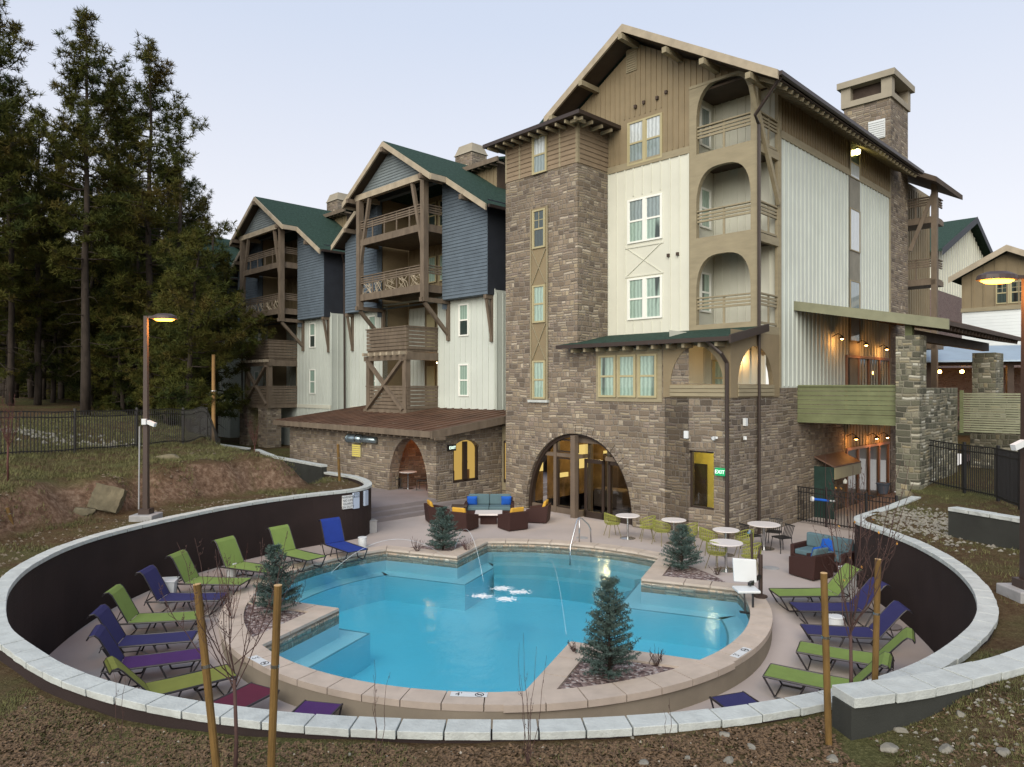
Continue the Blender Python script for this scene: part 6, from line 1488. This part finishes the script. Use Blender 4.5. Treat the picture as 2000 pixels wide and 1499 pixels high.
# ---------------------------------------------------------------- vegetation
def tuft(mb, c, d, n, L, w, rr, spread=1.0):
    d = Vector(d).normalized()
    for _ in range(n):
        v = Vector((rr.gauss(0, 1), rr.gauss(0, 1), rr.gauss(0, 1))).normalized(); v = (d * .55 + v * spread).normalized(); l = L * rr.uniform(.6, 1.1)
        s = v.cross(Vector((rr.gauss(0, 1), rr.gauss(0, 1), rr.gauss(0, 1)))).normalized() * w * .5
        o = len(mb.v); mb.v += [tuple(c - s), tuple(c + s), tuple(c + v * l + s * .4), tuple(c + v * l - s * .4)]; mb.f.append((o, o + 1, o + 2, o + 3))
def pine_meshes(seed, H=26.0, base=8.0, rmax=3.4, lean=0.0, dens=1.0, top=.5, dead=12):
    rr = random.Random(seed); tk = MB(); cr = MB(); trunk = []
    for i in range(11):
        t = i / 10; trunk.append(Vector((lean * t * t * 3 + rr.uniform(-.08, .08), rr.uniform(-.08, .08), H * t)))
    def tp(z):
        t = min(.999, z / H) * 10; i = int(t); return trunk[i].lerp(trunk[i + 1], t - i)
    tk.tube(trunk, [(.3 if H > 20 else .22) * (1 - .93 * i / 10) + .015 for i in range(11)], 9)
    z = base
    while z < H - .3:
        t = (z - base) / (H - base); env = rmax * (1 - t ** 2.6) * (0.55 + .45 * min(1, t * 3.0)) * (1 + .22 * sin(z * 1.1 + seed)) + top * .35
        for _ in range(rr.choice((2, 3, 3, 4))):
            a = rr.uniform(0, 2 * pi); L = env * rr.uniform(.45, 1.15); up = .15 + .75 * t + rr.uniform(-.15, .2); p0 = tp(z)
            d = Vector((cos(a), sin(a), 0)); P = [p0]; k = 5
            for j in range(1, k + 1): s = j / k; P.append(p0 + d * L * s + Vector((rr.uniform(-.12, .12), rr.uniform(-.12, .12), L * (up * s * s - .18 * s * (1 - t)) + rr.uniform(-.08, .08))))
            tk.tube(P, .045 * (1 - t * .6) + .012, 4, .01, cap=False)
            nt = max(2, int(L * 3.3 * dens))
            for j in range(nt):
                s = .32 + .68 * (j + rr.random()) / nt; q = P[0].lerp(P[-1], s) if False else P[min(k - 1, int(s * k))].lerp(P[min(k, int(s * k) + 1)], s * k - int(s * k)) if s < 1 else P[-1]
                side = d.cross(Vector((0, 0, 1))) * rr.uniform(-.8, .8) * L * .32 * (1.1 - s * .4); q2 = q + side + Vector((0, 0, rr.uniform(.0, .3)))
                if rr.random() < .6: tk.tube([q, q2], .014, 3, .007, cap=False)
                for _ in range(rr.choice((2, 3, 3))):
                    c = q2 + Vector((rr.gauss(0, .2), rr.gauss(0, .2), rr.gauss(0, .13))); tuft(cr, c, (d.x * .4, d.y * .4, .8), 20, .39, .041, rr, 1.0)
        z += rr.uniform(.34, .62) * (1.15 if t < .3 else 1)
    for _ in range(10): tuft(cr, tp(H) + Vector((rr.gauss(0, .25), rr.gauss(0, .25), rr.uniform(-.7, .3))), (0, 0, 1), 18, .4, .042, rr)
    for _ in range(dead):   # bare dead limbs below the crown
        z0 = rr.uniform(base * .3, base); a = rr.uniform(0, 2 * pi); L = rr.uniform(.8, 2.6); p = tp(z0); P = [p + Vector((cos(a) * L * s, sin(a) * L * s, (rr.uniform(-.3, .1) * s - .15 * s * s) * L)) for s in (0, .4, .75, 1)]; tk.tube(P, .03, 4, .006, cap=False)
    return tk, cr
def plant_thing(name, label, cat, tk, cr, loc, mt, mc, group=None):
    o = thing(name, label, cat, loc, 0, group); tk.build('trunk', mt, o, smooth=True); cr.build('crown', mc, o); return o
PG = 'tall ponderosa pines behind the left fence'
def gzl(x, y): return ground(x, y) - .1
# three best seen pines have crowns of their own
def pine_at(px, d, label, proto=None, seed=0, rz=None, sc=1.0, top=None, **kw):
    x = (px - 1000) / F_PX * d; z = gzl(x, d)
    if proto is None:
        o = plant_thing('pine_tree', label, 'tree', *pine_meshes(seed, **kw), (x, d, z), T['bark'], T['needles'], PG)
    else: o = dup(proto, (x, d, z), rz if rz is not None else U(0, 6), label)
    if top: # scale to reach the photographed height
        h = CAM_H - (top - 755) * d / F_PX - z; s = h / kw.get('H', PH[proto.name] if proto else 26); sc_ = s
    else: sc_ = sc
    o.scale = (sc_ * kw.get('wx', 1), sc_ * kw.get('wx', 1), sc_)
    return o
PH = {}
pA = pine_at(168, 38, 'tall pine with narrow ragged crown and thick pale trunk, second from the left', seed=3, H=26, base=9, rmax=2.8, top=28, dens=1.25)
PH[pA.name] = 26
pB = pine_at(292, 41, 'tall rounded pine with long bare right limbs, nearest the apartment wings', seed=11, H=26, base=6.5, rmax=4.5, top=88, dens=1.2)
PH[pB.name] = 26
pC = pine_at(-18, 37, 'tall dense pine cut by the left edge of the photo', seed=21, H=26, base=7, rmax=3.7, top=-10, dens=1.3)
PH[pC.name] = 26
pD = pine_at(368, 35, 'low leaning pine with brownish drooping crown in front of the farthest wing', seed=31, H=14, base=2.6, rmax=3.7, top=462, dens=1.4, lean=.25)
PH[pD.name] = 14
for i, (px, d, pr, top, lab) in enumerate((
    (75, 42, pC, 215, 'slender pine between the left edge tree and the narrow crowned pine'), (228, 47, pA, 150, 'pine filling the gap between the two tallest crowns'), (345, 50, pB, 300, 'shorter pine behind the rounded pine on the right side of the wood'),
    (420, 47, pD, 500, 'bushy low pine at the right end of the wood'), (120, 52, pA, 300, 'background pine left of the pale trunk'), (30, 50, pC, 240, 'background pine near the left edge'), (255, 60, pB, 330, 'background pine behind the middle trunks'),
    (180, 58, pD, 470, 'low bushy pine behind the pale trunk'), (60, 60, pD, 450, 'low bushy pine near the left edge'), (310, 57, pD, 500, 'low bushy pine behind the street lamp'), (395, 60, pB, 400, 'background pine behind the brownish low pine'),
    (-40, 48, pA, 90, 'pine trunk beyond the left edge of the photo'), (5, 66, pD, 480, 'distant low pine at the left edge'), (110, 68, pB, 420, 'distant pine deep in the wood, left'), (215, 70, pC, 380, 'distant pine deep in the wood, middle'),
    (335, 72, pC, 400, 'distant pine deep in the wood, right'), (270, 66, pD, 520, 'distant low pine by the lamp head'), (140, 64, pD, 540, 'distant low pine left of the middle'), (440, 70, pB, 470, 'distant pine nearest the far wing'), (375, 66, pD, 540, 'distant low pine right of the lamp'),
    (-90, 40, pB, 60, 'pine just beyond the left edge'), (90, 80, pC, 430, 'remote pine at the back of the wood, left'), (190, 82, pC, 430, 'remote pine at the back of the wood, middle'), (290, 84, pB, 440, 'remote pine at the back of the wood, right'), (240, 44, pD, 560, 'small bushy pine between the pale trunk and the lamp'), (325, 40, pD, 610, 'small bushy pine close behind the street lamp'), (15, 41, pD, 520, 'bushy low pine before the left edge trunks'), (105, 44, pD, 500, 'bushy low pine left of the pale trunk'), (-45, 44, pD, 470, 'bushy low pine cut by the left edge'), (210, 50, pD, 430, 'bushy pine directly behind the pale trunk'), (280, 47, pD, 480, 'bushy low pine left of the lamp pole'), (60, 53, pD, 400, 'taller bushy pine near the left edge'), (350, 45, pD, 520, 'bushy low pine behind the lamp head'))):
    pine_at(px, d, lab, pr, top=top, H=PH[pr.name])
rr_ = random.Random(77)
where_ = ('left', 'middle', 'right')
for i in range(42):
    px = -60 + i * 12.6 + rr_.uniform(-6, 6); d = rr_.uniform(74, 98); k_ = rr_.choice((pD, pD, pC)); tp_ = rr_.uniform(560, 640) if k_ is pD else rr_.uniform(470, 560)
    o = pine_at(px, d, 'small dark pine in the dense back row of the wood', k_, top=tp_, H=PH[k_.name]); o.scale = (o.scale[0] * 1.9, o.scale[1] * 1.9, o.scale[2]); o['group'] = 'dense back row of dark pines'
# extra bare trunks in the wood
def bare_trunk_mesh():
    mb = MB(); rr = random.Random(5); mb.tube([(rr.uniform(-.1, .1), 0, z * 2.0) for z in range(10)], [.2 * (1 - z * .06) for z in range(10)], 8)
    for _ in range(30):
        z0 = rr.uniform(2, 16); a = rr.uniform(0, 6.28); L = rr.uniform(.6, 2.4); mb.tube([(cos(a) * L * s, sin(a) * L * s, z0 - .25 * s * L) for s in (0, .5, 1)], .025, 4, .006, cap=False)
    return mb
bt_ = thing('pine_tree', 'bare slim pine trunk', 'tree', (0, 0, 0), 0, 'slim bare trunks standing in the dark wood'); bare_trunk_mesh().build('trunk', T['bark'], bt_, smooth=True)
first = True
for i in range(26):
    px = [20, 48, 95, 108, 130, 195, 205, 222, 245, 262, 278, 312, 330, 350, 385, 402, 60, 150, 232, 300, 340, 415, 10, 85, 180, 270][i]; d = 40 + (i * 37 % 40); x = (px - 1000) / F_PX * d
    if first: o = bt_; o.location = (x, d, gzl(x, d)); first = False
    else: o = dup(bt_, (x, d, gzl(x, d)), U(0, 6), '')
    o['label'] = 'slim bare trunk standing among the dark pines on the left'; s = U(.75, 1.15); o.scale = (s, s, s)
# blue spruces in the pool planters
def spruce_meshes(seed, H, rad):
    rr = random.Random(seed); tk = MB(); cr = MB(); tk.tube([(0, 0, 0), (0, 0, H * .97)], .035, 6, .006); z = .05
    while z < H:
        t = z / H; Lm = rad * 1.06 * (1 - t) ** .85 * (1 if t > .08 else .9) + .04
        for _ in range(rr.choice((6, 7, 8)) if t < .7 else 5):
            a = rr.uniform(0, 2 * pi); L = Lm * rr.uniform(.65, 1.12); up = .25 + .7 * t + rr.uniform(-.1, .15); d = Vector((cos(a), sin(a), 0)); n = max(3, int(L / .05))
            tk.tube([(0, 0, z), tuple(d * L * .9 + Vector((0, 0, z + L * up)))], .008, 4, .003, cap=False)
            for j in range(n):
                s = (j + 1) / n
                if s < .15: continue
                c = d * L * s + Vector((0, 0, z + L * up * s)); 
                tuft(cr, c, d + Vector((0, 0, .4)), 12, .052, .010, rr, .9)
                if rr.random() < .75 and s > .3:
                    sd_ = d.cross(Vector((0, 0, 1))) * rr.choice((-1, 1)); l2 = L * .33 * (1.15 - s)
                    for q in range(1, max(2, int(l2 / .045)) + 1): tuft(cr, c + (sd_ + d * .6).normalized() * .045 * q + Vector((0, 0, .012 * q)), d + sd_, 8, .055, .011, rr, .9)
        z += .046 + .012 * rr.random()
    return tk, cr
for seed, px, py, H, rad, lab in ((1, 1190, 1322, 1.68, .47, 'slender blue spruce in the front planter of the pool'), (2, 865, 1075, 1.28, .52, 'stout blue spruce in the back left planter'), (3, 1332, 1114, 1.2, .54, 'broad blue spruce in the back right planter by the tables'), (4, 537, 1198, 1.46, .5, 'blue spruce in the left planter of the pool')):
    p = at(px, py, 0); o = plant_thing('spruce_tree', lab, 'tree', *spruce_meshes(seed, H, rad), (p.x, p.y, 0), T['bark'], T['spruce'])
# bare shrubs, saplings and stakes
def twiggy(seed, H, spread, n, r=.006, fork=2, trunk=0.0, leaf=0, tw=.6):
    rr = random.Random(seed); mb = MB(); lf_ = MB()
    if trunk: mb.tube([(0, 0, -.1), (rr.uniform(-.02, .02), 0, trunk * .5), (0, 0, trunk)], r * 3.6, 7, r * 2.6)
    for i in range(n):
        z0 = trunk * rr.uniform(.86, 1.15) if trunk else 0; a = rr.uniform(0, 2 * pi); L = (H - trunk) * rr.uniform(.55, 1.0); sp = spread * rr.uniform(.25, 1.0); P = [Vector((0, 0, z0))]
        for k in range(1, 7): s = k / 6; P.append(Vector((cos(a) * sp * s ** .7 + rr.uniform(-.02, .02), sin(a) * sp * s ** .7 + rr.uniform(-.02, .02), z0 + L * s)))
        mb.tube(P, r, 5, r * .3, cap=False)
        for _ in range(int(fork * 3)):
            s = rr.uniform(.2, .95); q = P[int(s * 6)].lerp(P[min(6, int(s * 6) + 1)], s * 6 - int(s * 6)); a2 = rr.uniform(0, 2 * pi); l = L * tw * .4 * rr.uniform(.4, 1) * (1.1 - s); e = q + Vector((cos(a2) * l * .6, sin(a2) * l * .6, l)); mb.tube([q, q.lerp(e, .5) + Vector((cos(a2) * l * .1, sin(a2) * l * .1, -.02)), e], r * .45, 4, r * .2, cap=False)
            for _ in range(3):
                b = q.lerp(e, rr.uniform(.2, 1)); s_ = r * .9; mb.add([b + Vector(v) * s_ for v in ((1, 0, 0), (-1, 0, 0), (0, 1, 0), (0, -1, 0), (0, 0, 1.6), (0, 0, -1.6))], [(0, 2, 4), (2, 1, 4), (1, 3, 4), (3, 0, 4), (2, 0, 5), (1, 2, 5), (3, 1, 5), (0, 3, 5)])
            if leaf and rr.random() < leaf:
                v = Vector((rr.gauss(0, 1), rr.gauss(0, 1), rr.gauss(0, 1))).normalized() * .018; w_ = v.cross(Vector((0, .3, 1))).normalized() * .012; lf_.add([e - v, e + w_, e + v, e - w_], [(0, 1, 2, 3)])
    return mb, lf_
def bare(name, label, loc, m='twig', **kw):
    o = thing(name, label, 'sapling' if 'sapling' in name else 'shrub', loc); mb, l_ = twiggy(**kw); mb.build('branches', T[m], o, smooth=True)
    if l_.v: l_.build('dry_leaves', T['berry'], o)
    return o
def gp(x, y): return (x, y, ground(x, y))
bare('bare_sapling', 'bare leafless sapling between two poles at the lower left', gp(-2.42, 6.15), seed=2, H=2.45, spread=.66, n=11, r=.0055, fork=3.2, trunk=1.0, tw=1.0)
bare('bare_sapling', 'bare sapling with a few orange leaves between the two right poles', gp(3.6, 7.5), seed=5, H=2.75, spread=.8, n=11, r=.0062, fork=2.8, trunk=.85, leaf=.16, tw=.9)
bare('bare_sapling', 'thin bare sapling by the fence at the far left edge', gp(-13.0, 18.2), seed=8, H=2.3, spread=.5, n=12, r=.008, fork=3, trunk=.9, m='twigr')
bare('bare_sapling', 'thin red twigged sapling on the bank behind the left wall', gp(-9.7, 26.6), seed=9, H=1.5, spread=.35, n=10, r=.006, fork=3, trunk=.3, m='twigr')
for k, (px, dd, H, sp_, n, lab) in enumerate(((738, 6.7, .95, .16, 4, 'pair of thin bare stems in front of the capstones, left of the middle'), (1030, 6.55, 1.25, .22, 7, 'cluster of thin bare stems in front of the middle capstones'), (1310, 6.7, .8, .25, 2, 'single thin bent twig in front of the right capstones'), (235, 7.3, .8, .1, 2, 'faint thin twig in front of the left capstones'))):
    x = (px - 1000) / F_PX * dd; bare('bare_shrub', lab, gp(x, dd), seed=40 + k, H=H, spread=sp_, n=n, r=.004, fork=.4, m='twig')
for k, (px, dd, H, lab) in enumerate(((1560, 22.5, 2.0, 'tall bare shrub on the deck side of the gate fence'), (455, 15.2, 1.9, 'thin bare shrub with tall red stems by the left spruce'), (575, 16.2, 1.2, 'short bare shrub in the left planter'), (1268, 20.6, .3, 'low dry shrub at the tip of the back right planter'), (1282, 12.72, .35, 'small dry plant in the front planter right of the spruce'), (1128, 13.3, .3, 'small dry plant in the front planter left of the spruce'), (815, 21.4, .5, 'dry grassy shrub left of the back left spruce'), (912, 21.6, .45, 'small red twigged shrub right of the back left spruce'), (1400, 18.9, .3, 'low dry shrub on the rocky edge of the right planter'))):
    if k in (0, 3): continue
    x = (px - 1000) / F_PX * dd; bare('bare_shrub', lab, (x, dd, 0), seed=60 + k, H=H, spread=.25 if H < 1 else .4, n=14 if H < 1 else 9, r=.006, fork=2, m='twigr' if k in (1, 7) else 'twig')
def stake(label, p, q, r=.033):
    o = thing('tree_stake', label, 'pole', tuple(p)); d = Vector(q) - Vector(p); mb = MB(); mb.tube([d * -.12, d * .5, d], r, 10); mb.build('pole_shaft', T['stake'], o, smooth=False); mb = MB(); mb.tube([d * 1.0, d * 1.003], r * 1.02, 10); mb.build('cut_end', T['stakecut'], o); mb = MB(); mb.tube([d * .62, d * .635], r * 1.1, 10); mb.build('tie_wire', T['steel'], o); return o
stake('leaning wooden pole left of the lower left sapling', gp(-2.48, 6.0), atd(385, 1142, 6.05)); stake('leaning wooden pole right of the lower left sapling', gp(-2.06, 6.0), atd(543, 1144, 6.05))
stake('tall wooden pole at the end of the lower right wall', gp(3.12, 6.95), atd(1609, 1120, 6.97)); stake('wooden pole rising between the two capped walls on the right', gp(3.98, 7.75), atd(1715, 1093, 7.75))
stake('short wooden pole at the far left edge', gp(-11.9, 16.8), atd(14, 992, 16.8), .04); stake('wooden pole in the planting bed near the arcade', gp(-6.45, 26.4), atd(660, 868, 26.4), .05)
# stones
def rock_mesh(seed, sx, sy, sz):
    rr = random.Random(seed); bm = bmesh.new(); bmesh.ops.create_icosphere(bm, subdivisions=3, radius=1)
    cuts = [(Vector((rr.gauss(0, 1), rr.gauss(0, 1), rr.gauss(0, 1))).normalized(), rr.uniform(.55, .9)) for _ in range(11)]
    for v in bm.verts:
        for n_, h in cuts:
            k = v.co.dot(n_) - h
            if k > 0: v.co -= n_ * k
        v.co *= 1 + .04 * sin(v.co.x * 9 + seed) * sin(v.co.y * 8); v.co.x *= sx; v.co.y *= sy; v.co.z *= sz
    mb = MB(); mb.v = [tuple(v.co) for v in bm.verts]; mb.f = [tuple(v.index for v in f.verts) for f in bm.faces]; bm.free(); return mb
def rock(label, p, s, seed, mat='rock', name='rock', rz=0, group=None):
    o = rock_mesh(seed, *s).build(name, T[mat]); o.location = p; o.rotation_euler = (0, 0, rz); tag(o, label, name, group); return o
b_ = at(210, 985, 1.85); mb = MB(); rr = random.Random(3)
bm = bmesh.new(); bmesh.ops.create_cube(bm, size=1); bmesh.ops.subdivide_edges(bm, edges=bm.edges, cuts=6, use_grid_fill=True)
for v in bm.verts: v.co += v.co.normalized() * (rr.gauss(0, .018) - .1 * max(0, v.co.length - .62)) + Vector((rr.gauss(0, .006), rr.gauss(0, .006), 0)); v.co.x *= .74; v.co.y *= .45; v.co.z *= .68
mb.v = [tuple(v.co) for v in bm.verts]; mb.f = [tuple(v.index for v in f.verts) for f in bm.faces]; bm.free()
o = mb.build('boulder', T['boulder']); o.location = (b_.x, b_.y, 1.98); o.rotation_euler = (-.35, .28, .25); tag(o, 'large square mossy boulder on the left bank', 'boulder')
b_ = at(160, 1000, 1.7); rock('low mossy boulder left of the square one', (b_.x, b_.y, 1.7), (.4, .3, .22), 8, 'boulder', 'boulder')
b_ = at(320, 893, 2.6); rock('flat pale boulder lying by the lamp post on the bank', (b_.x, b_.y, ground(b_.x, b_.y)), (.75, .4, .2), 9, 'boulder', 'boulder')
for i, (px, py, s, lab) in enumerate(((1417, 1436, .075, 'round pale stone just below the right capstones'), (1466, 1461, .06, 'greenish pale stone below the right capstones'), (1255, 1491, .07, 'pale stone at the bottom edge right of the middle'), (1424, 1489, .08, 'flat whitish stone at the bottom edge'), (1343, 1483, .045, 'small flat whitish stone by the bottom edge'), (1288, 1434, .028, 'tiny upright pale stone touching the capstones'), (1236, 1441, .03, 'tiny pale stone below the middle capstones'),
                                      (1625, 1485, .08, 'whitish stone beside the tall pole at the wall end'), (1760, 1430, .09, 'grey stone lying against the lower right wall'), (1850, 1465, .09, 'bluish white stone on the lower right slope'), (1735, 1462, .1, 'large grey stone in front of the lower right wall'), (1960, 1470, .08, 'pale stone near the lower right corner'), (1875, 1395, .07, 'pale stone high on the lower right slope'), (683, 1475, .03, 'tiny whitish stone at the bottom left of the middle'))):
    p = at(px, py, 1.42); p.z = ground(p.x, p.y)
    for _ in range(5): p = at(px, py, p.z); p.z = ground(p.x, p.y)
    rock(lab, p, (s, s * .8, s * .6), 20 + i, rz=U(0, 3))
# rubble, gravel, mulch and grass that nobody could count
def scatter(name, label, cat, mat, n, region, fn, seed):
    rr = random.Random(seed); mb = MB(); k = 0; tries = 0
    while k < n and tries < n * 12:
        tries += 1; x, y = region(rr)
        if inside(x, y, HP): continue
        D = wall_dist(x, y)
        if D < .2: continue
        if fn(mb, rr, x, y, D): k += 1
    o = mb.build(name, T[mat]); stuff(o, label, cat); return o
T['clod'] = M('earthy stones', (0.15, 0.125, 0.09), .95, .4, 30)
def chip(mb, rr, x, y, D):
    z = ground(x, y, D); a = rr.uniform(0, 6.3); l = rr.uniform(.01, .035); w_ = l * rr.uniform(.2, .5); t = rr.uniform(-.4, .4); c, s = cos(a), sin(a)
    mb.add([(x - c * l - s * w_, y - s * l + c * w_, z + .006 - t * l), (x + c * l - s * w_, y + s * l + c * w_, z + .006 + t * l), (x + c * l + s * w_, y + s * l - c * w_, z + .012 + t * l), (x - c * l + s * w_, y - s * l - c * w_, z + .012 - t * l)], [(0, 1, 2, 3)]); return True
def reg_front(rr): return rr.uniform(-5.6, 5.2), rr.uniform(5.9, 9.0)
T['chips'] = M('wood chips', (0.12, 0.078, 0.045), .95, .75, 45)
T['pebble'] = M('pale pebbles', (0.33, 0.3, 0.25), .9, .35, 30)
T['grass'] = M('dry winter grass', (0.115, 0.115, 0.045), .9, .5, 2)
scatter('mulch', 'brown bark mulch in front of the capstones', 'mulch', 'chips', 26000, reg_front, lambda mb, rr, x, y, D: chip(mb, rr, x, y, D) if x < 3.45 or rr.random() < .15 else False, 1)
def pebble(mb, rr, x, y, D, s0=.008, s1=.03):
    z = ground(x, y, D); s = rr.uniform(s0, s1) * rr.uniform(.5, 1); o = [Vector(v) * s for v in ((1, 0, 0), (-.9, .2, 0), (0, 1, 0), (.1, -1, 0), (0, 0, .7), (0, 0, -.5))]; mb.add([(x + v.x, y + v.y, z + v.z) for v in o], [(0, 2, 4), (2, 1, 4), (1, 3, 4), (3, 0, 4), (2, 0, 5), (1, 2, 5), (3, 1, 5), (0, 3, 5)]); return True
scatter('pebbles', 'small pale pebbles strewn over the mulch', 'pebbles', 'pebble', 520, reg_front, pebble, 2)
def bankp(mb, rr, x, y, D): return pebble(mb, rr, x, y, D, .02, .09) if D < 4.5 else False
scatter('rubble', 'loose pale rubble on the left bank', 'rubble', 'clod', 1100, lambda rr: (rr.uniform(-14, -6), rr.uniform(13, 30)), lambda mb, rr, x, y, D: pebble(mb, rr, x, y, D, .015, .07) if D < 5 and (ss(.1, .5, nz(x, y, .6)) > rr.random() * .6 or D < 1.6) else False, 3)
scatter('rubble', 'row of pale field stones in the grass beyond the long fence', 'rubble', 'rock', 420, lambda rr: (rr.uniform(-22, -14.6), rr.gauss(27.5, .9)), lambda mb, rr, x, y, D: pebble(mb, rr, x, y, D, .05, .2), 14)
scatter('rubble', 'pale stones piled on the slope right of the curved wall', 'rubble', 'rock', 1100, lambda rr: (rr.gauss(10.3, .8), rr.gauss(17.8, 1.5)), lambda mb, rr, x, y, D: pebble(mb, rr, x, y, D, .02, .09), 4)
scatter('rubble', 'stones and clods on the lower right slope', 'rubble', 'rock', 420, lambda rr: (rr.uniform(3.5, 7), rr.uniform(5.8, 8.2)), lambda mb, rr, x, y, D: pebble(mb, rr, x, y, D, .012, .05) if y < second_y(x) - .25 else False, 5)
def blade(mb, rr, x, y, D, h=.09, n=5):
    z = ground(x, y, D)
    for _ in range(n):
        a = rr.uniform(0, 6.3); l = h * rr.uniform(.4, 1); w_ = .004 + h * .02; bx, by = x + rr.gauss(0, h * .4), y + rr.gauss(0, h * .4); e = (bx + cos(a) * l * .7, by + sin(a) * l * .7, z + l * .8); mb.add([(bx - w_ * sin(a), by + w_ * cos(a), z - .01), (bx + w_ * sin(a), by - w_ * cos(a), z - .01), e], [(0, 1, 2)])
    return True
scatter('grass', 'sparse short grass in front of the capstones and the lower right wall', 'grass', 'grass', 11000, lambda rr: (rr.uniform(-6, 8), rr.uniform(5.8, 9.4)), lambda mb, rr, x, y, D: blade(mb, rr, x, y, D, .045) if ((nz(x, y, .9) > .1 and rr.random() < .3) or x > 3.4 or (x < -1 and D < .9)) else False, 6)
scatter('grass', 'yellowish winter grass on the slope before the pines', 'grass', 'grass', 20000, lambda rr: (rr.uniform(-24, -6), rr.uniform(15, 42)), lambda mb, rr, x, y, D: blade(mb, rr, x, y, D, .16, 6) if (D > 3.6 or nz(x, y, .9) > .2) else False, 7)
scatter('grass', 'thin grass on the right slope beside the fence', 'grass', 'grass', 3500, lambda rr: (rr.uniform(8, 18), rr.uniform(9, 26)), lambda mb, rr, x, y, D: blade(mb, rr, x, y, D, .1, 5), 8)
